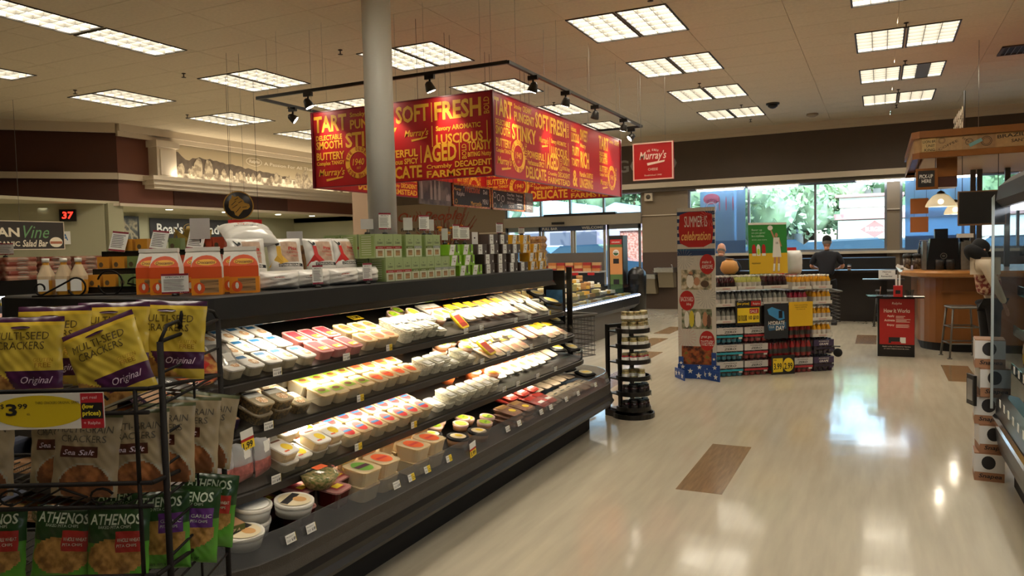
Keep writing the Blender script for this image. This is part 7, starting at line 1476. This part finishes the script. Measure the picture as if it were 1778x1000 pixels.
# ============================================================ people
def skin(name, J, E, m, parent, sub=2):
    """J: {joint: (x,y,z,rx,ry)}; E: edges; one continuous skinned surface"""
    ks = list(J); me = bpy.data.meshes.new(name); me.from_pydata([J[k][:3] for k in ks], [(ks.index(a), ks.index(b)) for a, b in E], [])
    o = bpy.data.objects.new(name, me); COL.objects.link(o)
    if not me.skin_vertices: me.attributes.new('x', 'FLOAT', 'POINT')
    md = o.modifiers.new('s', 'SKIN'); bpy.context.view_layer.update()
    sv = me.skin_vertices
    if not sv:
        bpy.context.view_layer.objects.active = o
        with bpy.context.temp_override(object=o, active_object=o): bpy.ops.mesh.customdata_skin_add()
        sv = me.skin_vertices
    for i, k in enumerate(ks):
        r = J[k][3:]; sv[0].data[i].radius = (r[0], r[1] if len(r) > 1 else r[0]); sv[0].data[i].use_root = i == 0
    md.branch_smoothing = .6; ss = o.modifiers.new('b', 'SUBSURF'); ss.levels = ss.render_levels = sub
    dg = bpy.context.evaluated_depsgraph_get(); me2 = bpy.data.meshes.new_from_object(o.evaluated_get(dg)); bpy.data.objects.remove(o); me2.name = name
    me2.polygons.foreach_set('use_smooth', [True]*len(me2.polygons)); me2.materials.clear(); me2.materials.append(m)
    return link(name, me2, parent)
skinm = mat('skin', 'b98468', .5); navyc = mat('navy polo cloth', '14161f', .85); blackc = mat('black cloth', '111114', .9); hairg = mat('grey hair', '6f6862', .8)
def hand(parent, x, y, z, d, m, s=1):
    d = Vector(d).normalized(); side = d.cross(V(0, 0, 1)).normalized(); dn = V(0, 0, -1)
    J = {'w': (x, y, z, .02*s, .014*s), 'p': (*(V(x, y, z)+d*.05*s), .032*s, .014*s)}; E = [('w', 'p')]
    for i, (o, L_) in enumerate(((-.028, .065), (-.01, .078), (.009, .072), (.027, .056))):
        a = V(x, y, z)+d*.075*s+side*o*s; b_ = a+d*L_*.5*s+dn*.008; c = b_+d*L_*.35*s+dn*.022
        J['a%d' % i] = (*a, .0095*s); J['b%d' % i] = (*b_, .0085*s); J['c%d' % i] = (*c, .0075*s); E += [('p', 'a%d' % i), ('a%d' % i, 'b%d' % i), ('b%d' % i, 'c%d' % i)]
    t1 = V(x, y, z)+d*.03*s-side*.04*s; t2 = t1+d*.035*s-side*.012*s+dn*.01; J['t1'] = (*t1, .011*s); J['t2'] = (*t2, .009*s); E += [('w', 't1'), ('t1', 't2')]
    return skin('hand', J, E, m, parent, 1)
def head(parent, M, hairm, cap=None, bald=False):
    """face looks along +y of M"""
    b = MB(M); L = []
    for z, rx, ry, oy in ((-.115, .035, .035, .02), (-.105, .05, .06, .022), (-.08, .06, .075, .012), (-.04, .07, .088, .004), (0, .075, .094, 0), (.04, .076, .094, -.003), (.08, .066, .082, -.006), (.105, .045, .056, -.008), (.118, .015, .02, -.008)):
        L.append([(rx*math.cos(a), oy+ry*math.sin(a), z) for a in [2*PI*k/20 for k in range(20)]])
    b.smooth = True; b.loops(L); h = b.build('head', skinm, parent)
    MB(M).loops([[(-.012, .086, -.035), (.012, .086, -.035), (0, .112, -.03)], [(-.007, .088, .015), (.007, .088, .015), (0, .094, .012)]]).build('nose', skinm, h)
    for s in (-1, 1): MB(M).ball((s*.077, -.005, -.01), .028, 8, 6, None, (.35, .6, 1)).build('ear', skinm, h); MB(M).ball((s*.03, .085, .008), .011, 8, 6, None, (1, .5, .7)).build('eye', ink, h)
    MB(M).box(-.022, .022, .083, .09, -.062, -.056).build('mouth', mat('lip', '8a4a40', .5), h)
    hb = MB(M); L = []; n = 20
    for z, s in ((-.06, 1.03), (-.02, 1.06), (.03, 1.07), (.07, 1.08), (.105, 1.1), (.126, .6)):
        rx, ry = {-.06: (.066, .082), -.02: (.073, .091), .03: (.076, .094), .07: (.069, .086), .105: (.048, .06), .126: (.03, .035)}[z]
        L.append([(rx*s*math.cos(a), -.006+ry*s*math.sin(a)*(1 if math.sin(a) < 0 else (.45 if z < .05 else .95)), z) for a in [2*PI*k/n for k in range(n)]])
    hb.smooth = True; hb.loops(L, False, True)
    if not bald: hb.build('hair', hairm, parent)
    else: MB(M).loops([[(x, y, z) for x, y, z in l] for l in L[:2]], False, False).build('hair', hairm, parent)
    if cap:
        c = MB(M); c.smooth = True; c.loops([[(r*.08*math.cos(a), -.006+r*.1*math.sin(a), z) for a in [2*PI*k/n for k in range(n)]] for z, r in ((.0, 1.02), (.035, 1.06), (.07, 1.04), (.105, .85), (.128, .4), (.132, .05))], False, True); c.build('cap', cap, parent)
        MB(M).prism([(-.07, .07), (.07, .07), (.055, .16), (0, .18), (-.055, .16)], (0, 0, .034), (1, 0, 0), (0, 1, 0), (0, 0, .006)).build('cap_brim', cap, parent)
# man standing at the window bar, seen from behind
t = thing('person', 'man in black cap and dark polo standing at the window bar, back turned', 'person', (-.93, 15.85, 0))
J = {'pel': (0, 0, .93, .17, .12), 'bel': (0, .02, 1.06, .165, .12), 'ch': (0, .05, 1.26, .185, .115), 'nk': (0, .08, 1.44, .07, .065), 'sl': (-.19, .06, 1.38, .075), 'sr': (.19, .06, 1.38, .075), 'el': (-.28, .1, 1.16, .062), 'er': (.28, .1, 1.16, .062)}
skin('polo_shirt', J, [('pel', 'bel'), ('bel', 'ch'), ('ch', 'nk'), ('ch', 'sl'), ('ch', 'sr'), ('sl', 'el'), ('sr', 'er')], navyc, t)
J = {'p': (0, 0, .95, .155, .12), 'hl': (-.1, 0, .84, .1), 'hr': (.1, 0, .84, .1), 'kl': (-.12, .02, .48, .07), 'kr': (.12, .03, .48, .07), 'al': (-.13, -.02, .1, .05), 'ar': (.13, -.02, .1, .05)}
skin('trousers', J, [('p', 'hl'), ('p', 'hr'), ('hl', 'kl'), ('hr', 'kr'), ('kl', 'al'), ('kr', 'ar')], blackc, t)
for s in (-1, 1):
    skin('forearm', {'a': (s*.28, .1, 1.16, .048), 'b': (s*.27, .22, 1.12, .04), 'c': (s*.2, .42, 1.085, .028)}, [('a', 'b'), ('b', 'c')], skinm, t, 2); hand(t, s*.2, .42, 1.08, (-s*.3, 1, -.05), skinm)
    MB(Matrix.Translation((s*.13, .04, 0))).rbox([(.1, .27, 0), (.1, .27, .04), (.08, .16, .1)], .04).build('shoe', blackm, t)
skin('neck', {'a': (0, .08, 1.43, .055), 'b': (0, .11, 1.54, .052)}, [('a', 'b')], skinm, t)
head(t, Matrix.Translation((0, .12, 1.61)) @ Matrix.Rotation(-.25, 4, 'X'), hairg, blackc)
# heavy man seated at the bar
t = thing('person', 'seated man with shaved head in dark shirt bending over the window bar', 'person', (-2.95, 15.75, 0))
J = {'pel': (0, 0, .78, .21, .17), 'bel': (0, .04, .95, .215, .17), 'ch': (0, .1, 1.16, .235, .15), 'nk': (0, .17, 1.35, .085, .08), 'sl': (-.25, .14, 1.26, .1), 'sr': (.25, .14, 1.26, .1), 'el': (-.34, .28, 1.1, .075), 'er': (.34, .28, 1.1, .075), 'wl': (-.2, .5, 1.09, .05), 'wr': (.2, .5, 1.09, .05)}
skin('shirt', J, [('pel', 'bel'), ('bel', 'ch'), ('ch', 'nk'), ('ch', 'sl'), ('ch', 'sr'), ('sl', 'el'), ('sr', 'er'), ('el', 'wl'), ('er', 'wr')], navyc, t)
J = {'p': (0, 0, .8, .2, .16), 'hl': (-.12, .05, .77, .11), 'hr': (.12, .05, .77, .11), 'kl': (-.17, .42, .72, .08), 'kr': (.17, .42, .72, .08), 'al': (-.17, .36, .26, .055), 'ar': (.17, .36, .26, .055)}
skin('trousers', J, [('p', 'hl'), ('p', 'hr'), ('hl', 'kl'), ('hr', 'kr'), ('kl', 'al'), ('kr', 'ar')], blackc, t)
for s in (-1, 1): hand(t, s*.2, .5, 1.07, (-s*.5, 1, -.05), skinm); MB(Matrix.Translation((s*.17, .42, .2))).rbox([(.1, .27, 0), (.1, .27, .04), (.08, .16, .09)], .04).build('shoe', blackm, t)
skin('neck', {'a': (0, .17, 1.34, .075), 'b': (0, .21, 1.44, .066)}, [('a', 'b')], skinm, t)
head(t, Matrix.Translation((0, .24, 1.50)) @ Matrix.Rotation(-.45, 4, 'X') @ Matrix.Scale(1.08, 4), hairg, None, True)
# woman bending at the kiosk, mostly behind the right case
t = thing('person', 'woman in cream sleeves and flowered top bending by the maple counter, black hair', 'person', (1.14, 10.3, 0), .35)
cs = mat('cream knit', 'b9ab95', .85); flw = mat('flowered cloth', '7a2f2a', .8, col2='c9a98a', vs=26)
J = {'pel': (.0, 0, .93, .15, .12), 'bel': (-.0, 0, 1.06, .14, .11), 'ch': (-.03, .02, 1.24, .155, .1), 'nk': (-.08, .03, 1.38, .06)}
skin('flowered_top', J, [('pel', 'bel'), ('bel', 'ch'), ('ch', 'nk')], flw, t)
skin('cream_sleeves', {'ch': (-.04, .02, 1.27, .15, .1), 'sl': (-.12, -.16, 1.3, .065), 'sr': (.0, .17, 1.3, .065), 'el': (-.05, -.23, 1.08, .05), 'er': (.05, .22, 1.06, .05), 'wl': (.06, -.22, .86, .035), 'wr': (.1, .2, .86, .035)}, [('ch', 'sl'), ('ch', 'sr'), ('sl', 'el'), ('sr', 'er'), ('el', 'wl'), ('er', 'wr')], cs, t)
for s in (-1, 1): hand(t, .06+.04*(s > 0), s*.21, .86, (.4, 0, -1), skinm, .9); MB(Matrix.Translation((.04, s*.1, 0)) @ Matrix.Rotation(-PI/2, 4, 'Z')).rbox([(.09, .24, 0), (.09, .24, .04), (.07, .14, .09)], .04).build('shoe', blackm, t)
skin('trousers', {'p': (0, 0, .93, .14, .11), 'hl': (0, -.09, .84, .09), 'hr': (0, .09, .84, .09), 'kl': (.02, -.1, .48, .06), 'kr': (.02, .1, .48, .06), 'al': (0, -.1, .08, .045), 'ar': (0, .1, .08, .045)}, [('p', 'hl'), ('p', 'hr'), ('hl', 'kl'), ('hr', 'kr'), ('kl', 'al'), ('kr', 'ar')], blackc, t)
skin('neck', {'a': (-.08, .03, 1.36, .05), 'b': (-.11, .04, 1.45, .045)}, [('a', 'b')], skinm, t)
MB(Matrix.Translation((-.13, .03, 1.42)) @ Matrix.Rotation(-.9, 4, 'Y')).ball((0, 0, 0), .1, 16, 12, None, (1, 1, 1.5)).build('long_hair', blackc, t)
head(t, Matrix.Translation((-.09, .05, 1.47)) @ Matrix.Rotation(-1.2, 4, 'Z') @ Matrix.Rotation(-.7, 4, 'X'), blackc, blackc)
# ============================================================ outside
GZ = .25
struct('ground', MB().box(-120, 120, 19.25, 160, -.3, -.12).box(-120, 120, 23.2, 160, -.12, GZ), mat('asphalt', '6a6b6e', .9, var=.1, vs=.5)); struct('sidewalk', MB().box(-20, 12, 19.25, 22, -.12, -.02), mat('pale concrete', 'a9a49a', .9))
leafm = [mat('leaf green %d' % i, c, .7, var=.35, vs=1.5) for i, c in enumerate(('8aa47c', 'a3b78e', '74906a'))]; bark = mat('bark', '6b5844', .9)
TREES = []
def tree(k, seed, h, w_, n=1500):
    R = random.Random(seed); b = MB()
    cl_ = [(R.uniform(-w_, w_)*.6, R.uniform(-w_, w_)*.6, h*R.uniform(.35, .9), w_*R.uniform(.35, .6)) for _ in range(12)]
    for i in range(n):
        c = R.choice(cl_); a, e_ = R.uniform(0, 2*PI), R.uniform(-1, 1); r_ = c[3]*R.uniform(.75, 1.05); q_ = math.sqrt(1-e_*e_)
        p = V(c[0]+r_*q_*math.cos(a), c[1]+r_*q_*math.sin(a), c[2]+r_*e_*.9); u = V(R.uniform(-1, 1), R.uniform(-1, 1), R.uniform(-1, 1)).normalized(); v = u.cross(V(R.uniform(-1, 1), 1, R.uniform(-1, 1))).normalized(); s = R.uniform(.10, .24)
        b.add([p-u*s, p+v*s*.6, p+u*s, p-v*s*.6], [(0, 1, 2, 3)])
    for c in cl_: b.ball(c[:3], c[3]*.7, 8, 6)
    tm = MB().tube([(0, 0, 0), (.1, 0, h*.3), (0, .1, h*.6)], [.28, .2, .1], 8).tube([(.1, 0, h*.3), (w_*.4, .2, h*.6)], .09, 6).mesh('trunk', bark)
    return b.mesh('foliage', leafm[k % 3]), tm
TM_ = [tree(0, 1, 9, 4), tree(1, 2, 11, 3.6), tree(2, 3, 8, 4.4), tree(1, 4, 6, 2.6)]
R = random.Random(8)
pos = [(-13.8, 26, 3), (-11.0, 47, 0), (-8.5, 52, 1), (-6.2, 50, 2), (-9.6, 44, 3), (-4.5, 56, 0), (-5.6, 42, 3), (-2.6, 58, 1), (-.5, 57, 2), (1.6, 60, 0), (-7.4, 62, 0), (4.8, 62, 1), (7.5, 58, 2), (10, 60, 3), (-12.5, 58, 2), (-15, 60, 1), (-18, 58, 0), (-22, 60, 2), (-26, 62, 1), (-30, 58, 0), (-10, 66, 2), (-3, 68, 1), (2, 70, 0), (-3.6, 47, 3), (13, 66, 2), (16, 62, 0), (-6.8, 38, 3)]
for i, (x, y, k) in enumerate(pos):
    t = thing('tree', '%s tree %s beyond the parking lot' % (('broad green', 'tall light green', 'dark spreading', 'small bushy')[k], ('behind the low white houses', 'seen through the big windows', 'on the slope', 'near the car park edge')[i % 4]), 'tree', (x, y, GZ), R.uniform(0, 6), 'trees outside %d' % (k*4+i % 4)); s = R.uniform(.85, 1.15); t.scale = (s, s, s)
    link('foliage', TM_[k][0], t)['kind'] = 'stuff'; link('trunk', TM_[k][1], t)
cream_b = mat('cream render', 'cfcac0', .8); pinkr = mat('dusty pink coping', 'b98a84', .7); wing = mat('shop glass', '6f93a3', .15, .2)
def building(lb, x0, x1, y0, y1, h, wall, parts_, rz=0):
    t = thing('building', lb, 'building', (x0, y0, GZ)); MB().box(0, x1-x0, 0, y1-y0, 0, h).build('wall', wall, t)
    for nm, bxx, m_ in parts_:
        b = MB()
        if len(bxx) == 6: b.box(*bxx)
        else: b.loops(bxx)
        b.build(nm, m_, t)
    return t
t = building('white single storey diner with pink copings and a red diamond sign', -1.95, 7, 45, 55, 3.2, cream_b, [('coping', (-.3, 9.2, -.5, 0, 2.55, 2.85), pinkr), ('tower', (-.05, 2.9, -.1, 4, 3.2, 3.75), cream_b), ('tower_coping', (-.25, 3.1, -.3, 4, 3.75, 3.9), pinkr), ('sign_band', (-.1, 9, -.32, -.05, 1.5, 2.5), white)]+[('window', (.55+i*.62, 1.05+i*.62, -.04, 0, .5, 1.45), wing) for i in range(5)]+[('roof_unit', (.6+i*.5, 1.0+i*.5, 2, 2.5, 3.9, 4.3), greym) for i in range(3)])
mb = MB(); mb.add([(1.0, 0, 0), (1.7, .45, 0), (2.4, 0, 0), (1.7, -.45, 0)], [(0, 1, 2, 3)], 0); word(mb, 'BURGERS', 1.25, -.12, 2.2-1.25, .24, 0, .02, 0, 1); mb.v = [(v[0], v[1], .01*(i > 3)) for i, v in enumerate(mb.v)]; mb.build('diamond_sign', [mat('faded red sign', 'c9706a', .6), white], t, frame((0, -.34, 2.0), (1, 0, 0), (0, 0, 1)))
def gable(lb, x0, x1, y, h, wall, roof): 
    W_ = x1-x0; return building(lb, x0, x1, y, y+6, h, wall, [('roof', [[(-.4, -.5, h), (W_+.4, -.5, h), (W_+.4, 6.3, h), (-.4, 6.3, h)], [(W_/2-.05, -.5, h+W_*.28), (W_/2+.05, -.5, h+W_*.28), (W_/2+.05, 6.3, h+W_*.28), (W_/2-.05, 6.3, h+W_*.28)]], roof)]+[('window', (W_*.2+i*W_*.35, W_*.2+i*W_*.35+.7, -.04, 0, h*.4, h*.75), wing) for i in range(2)])
rf = mat('pale blue roof', '9fb4bd', .7); 
gable('pale gabled house left of the tall trees', -7.6, -4.6, 48, 2.9, cream_b, rf); gable('white gabled shop seen over the right entrance door', -13.6, -10.9, 38, 2.9, cream_b, rf); gable('white gabled shop seen over the middle entrance door', -17.3, -14.0, 38, 3.0, cream_b, rf); gable('blue grey gabled shop seen over the left entrance door', -21.5, -17.8, 38, 3.0, mat('pale blue render', 'a8bcc6', .8), rf)
t = building('pinkish shop with dark doors opposite the entrance', -17.5, -10.6, 33, 37, 2.6, mat('mauve render', '9d8f98', .8), [('door', (2.2+i*1.3, 3.2+i*1.3, -.06, 0, 0, 2.1), mat('dark mauve door', '5b5a66', .5)) for i in range(3)]+[('poster', (2.5+i*1.3, 2.9+i*1.3, -.08, -.06, 1.0, 1.4), white) for i in range(3)])
t = thing('brick_planter', 'red brick planter wall right of the entrance doors', 'planter', (-9.3, 29, GZ)); MB().box(0, 2, 0, 1, 0, 2.0).build('wall', mat('brick outside', '9a5a48', .8, col2='c98a78', vs=12), t); MB().box(-.1, 2.1, -.1, 1.1, 2.0, 2.1).build('coping', cream_b, t)
CARP = [mat('car paint %d' % i, c, .15, .3, coat=.8) for i, c in enumerate(('3f5a70', 'e8ecef', '7d8d98', '2a3a48', 'b9c3c9'))]; tyre = mat('tyre', '1c1c1e', .8)
cwin = mat('car window', '4a6272', .05, .3)
def car(k, x, y, rz, lb):
    t = thing('car', lb, 'car', (x, y, GZ), rz); L = 2.2
    P = [(-L, .35), (-L+.05, .75), (-1.35, .9), (1.2, .95), (L-.1, .85), (L, .4)]
    MB().loops([[(a, -.86, b_) for a, b_ in P], [(a, .86, b_) for a, b_ in P]]).build('body', CARP[k], t)
    P = [(-1.55, .88), (-.85, 1.38), (.55, 1.42), (1.35, .93)]; MB().loops([[(a, -.74, b_) for a, b_ in P], [(a, .74, b_) for a, b_ in P]]).build('cabin', cwin, t)
    P = [(-.85, 1.38), (-.8, 1.44), (.5, 1.47), (.55, 1.42)]; MB().loops([[(a, -.7, b_) for a, b_ in P], [(a, .7, b_) for a, b_ in P]]).build('roof', CARP[k], t)
    for a in (-1.35, 1.35):
        for s in (-1, 1): MB(Matrix.Translation((a, s*.8, .33)) @ Matrix.Rotation(PI/2, 4, 'X')).lathe([(.33, -.1), (.33, .1)], n=18).build('wheel', tyre, t)
for i, (k, x, y, rz) in enumerate(((0, -3.0, 26.5, .1), (2, -.6, 27, 0.05), (3, -5.4, 30, 0), (1, -1.8, 33, .1), (4, 2.2, 30, 0), (0, 5.5, 28, .1), (1, -11.2, 25.5, -.2), (0, -9.0, 24.5, .1), (2, 1.2, 35, 0), (4, -6.5, 35, 0), (3, 4.5, 34, 0))):
    car(k, x, y, rz, ('slate blue', 'white', 'grey', 'dark blue', 'silver')[k]+' car parked '+('nearest behind the standing man', 'in front of the diner', 'beyond the seated man', 'in the second row of the lot', 'right of the window column', 'behind the kiosk', 'just outside the sliding doors', 'right of the entrance doors', 'before the diner windows', 'at the left of the lot', 'at the far right of the lot')[i])
sep_t = thing('power_pole', 'pale utility poles and wires rising beyond the big window', 'pole', (-6.0, 36, GZ)); MB().tube([(0, 0, 0), (0, 0, 9)], .06, 6).build('mast', white, sep_t)
# blue printed films inside the windows
bf = mat('blue window film', '4f7fae', .35, var=.08, vs=2, em=.0)
bluef = clear('blue film', '9cc6ea', .04, .2, .8, .4)
t = thing('window_film', 'blue printed window film with a faint red cup on the left pane', 'poster', (-4.0, 18.93, 1.4)); MB().box(0, 1.08, 0, .01, 0, 1.55).build('film', bluef, t); MB().box(0, 1.08, -.002, 0, 0, .3).build('lower_band', clear('deep blue film', '6a8cb8', .04, .2, .7, .5), t)
mb = MB(); mb.add([(x, y, 0) for x, y in ell(.28, 1.33, .2, .13, 22)], [tuple(range(22))], 0); ring_text(mb, 'COFFEE', .27, 1.12, .14, .08, PI*.85, PI*.15, 1)
for k in range(24): a, c = 2*PI*k/24, 2*PI*(k+1)/24; mb.add([(.27+.13*g_*math.cos(b_), 1.1+.16*g_*math.sin(b_), .001) for g_, b_ in ((1, a), (1, c), (.85, c), (.85, a))], [(0, 1, 2, 3)], 1)
for x in (.47, .63, .79): mb.add([(p[0], p[1], 0) for p in ell(x, 1.2, .014, .18, 10)], [tuple(range(10))], 0)
mb.build('film_print', [clear('rose film print', 'a86a80', .02, .3, .8, .7), clear('pale film print', 'b9b6cc', .02, .3, .8, .7)], t, frame((0, -.004, 0), (1, 0, 0), (0, 0, 1)))
t = thing('window_film', 'plain blue window film behind the hanging orange squares', 'poster', (.5, 18.93, 1.4)); MB().box(0, 1.4, 0, .01, 0, 1.55).build('film', bluef, t); MB().box(0, 1.4, -.002, 0, 0, .3).build('lower_band', clear('deep blue film'), t)
# ============================================================ give look-alikes their place in the row (counted from the picture's left)
from collections import defaultdict
same = defaultdict(list)
for o in COL.objects:
    if o.parent is None and 'label' in o and 'category' in o: same[o['label']].append(o)
CI_ = co.matrix_world.inverted()
for lb, os_ in same.items():
    if 1 < len(os_) <= 30:
        def kx(o):
            p = CI_ @ o.matrix_world.translation if o.matrix_world.translation.length else CI_ @ o.location
            return (p.x/max(.1, -p.z), p.y)
        for o in os_: o.update_tag()
bpy.context.view_layer.update()
for lb, os_ in same.items():
    if 1 < len(os_) <= 30:
        s_ = lb
        if len(s_.split()) > 13: s_ = short(s_)
        if len(s_.split()) > 13: continue
        for i, o in enumerate(sorted(os_, key=kx)): o['label'] = '%s, %s from left' % (s_, ORD[i])
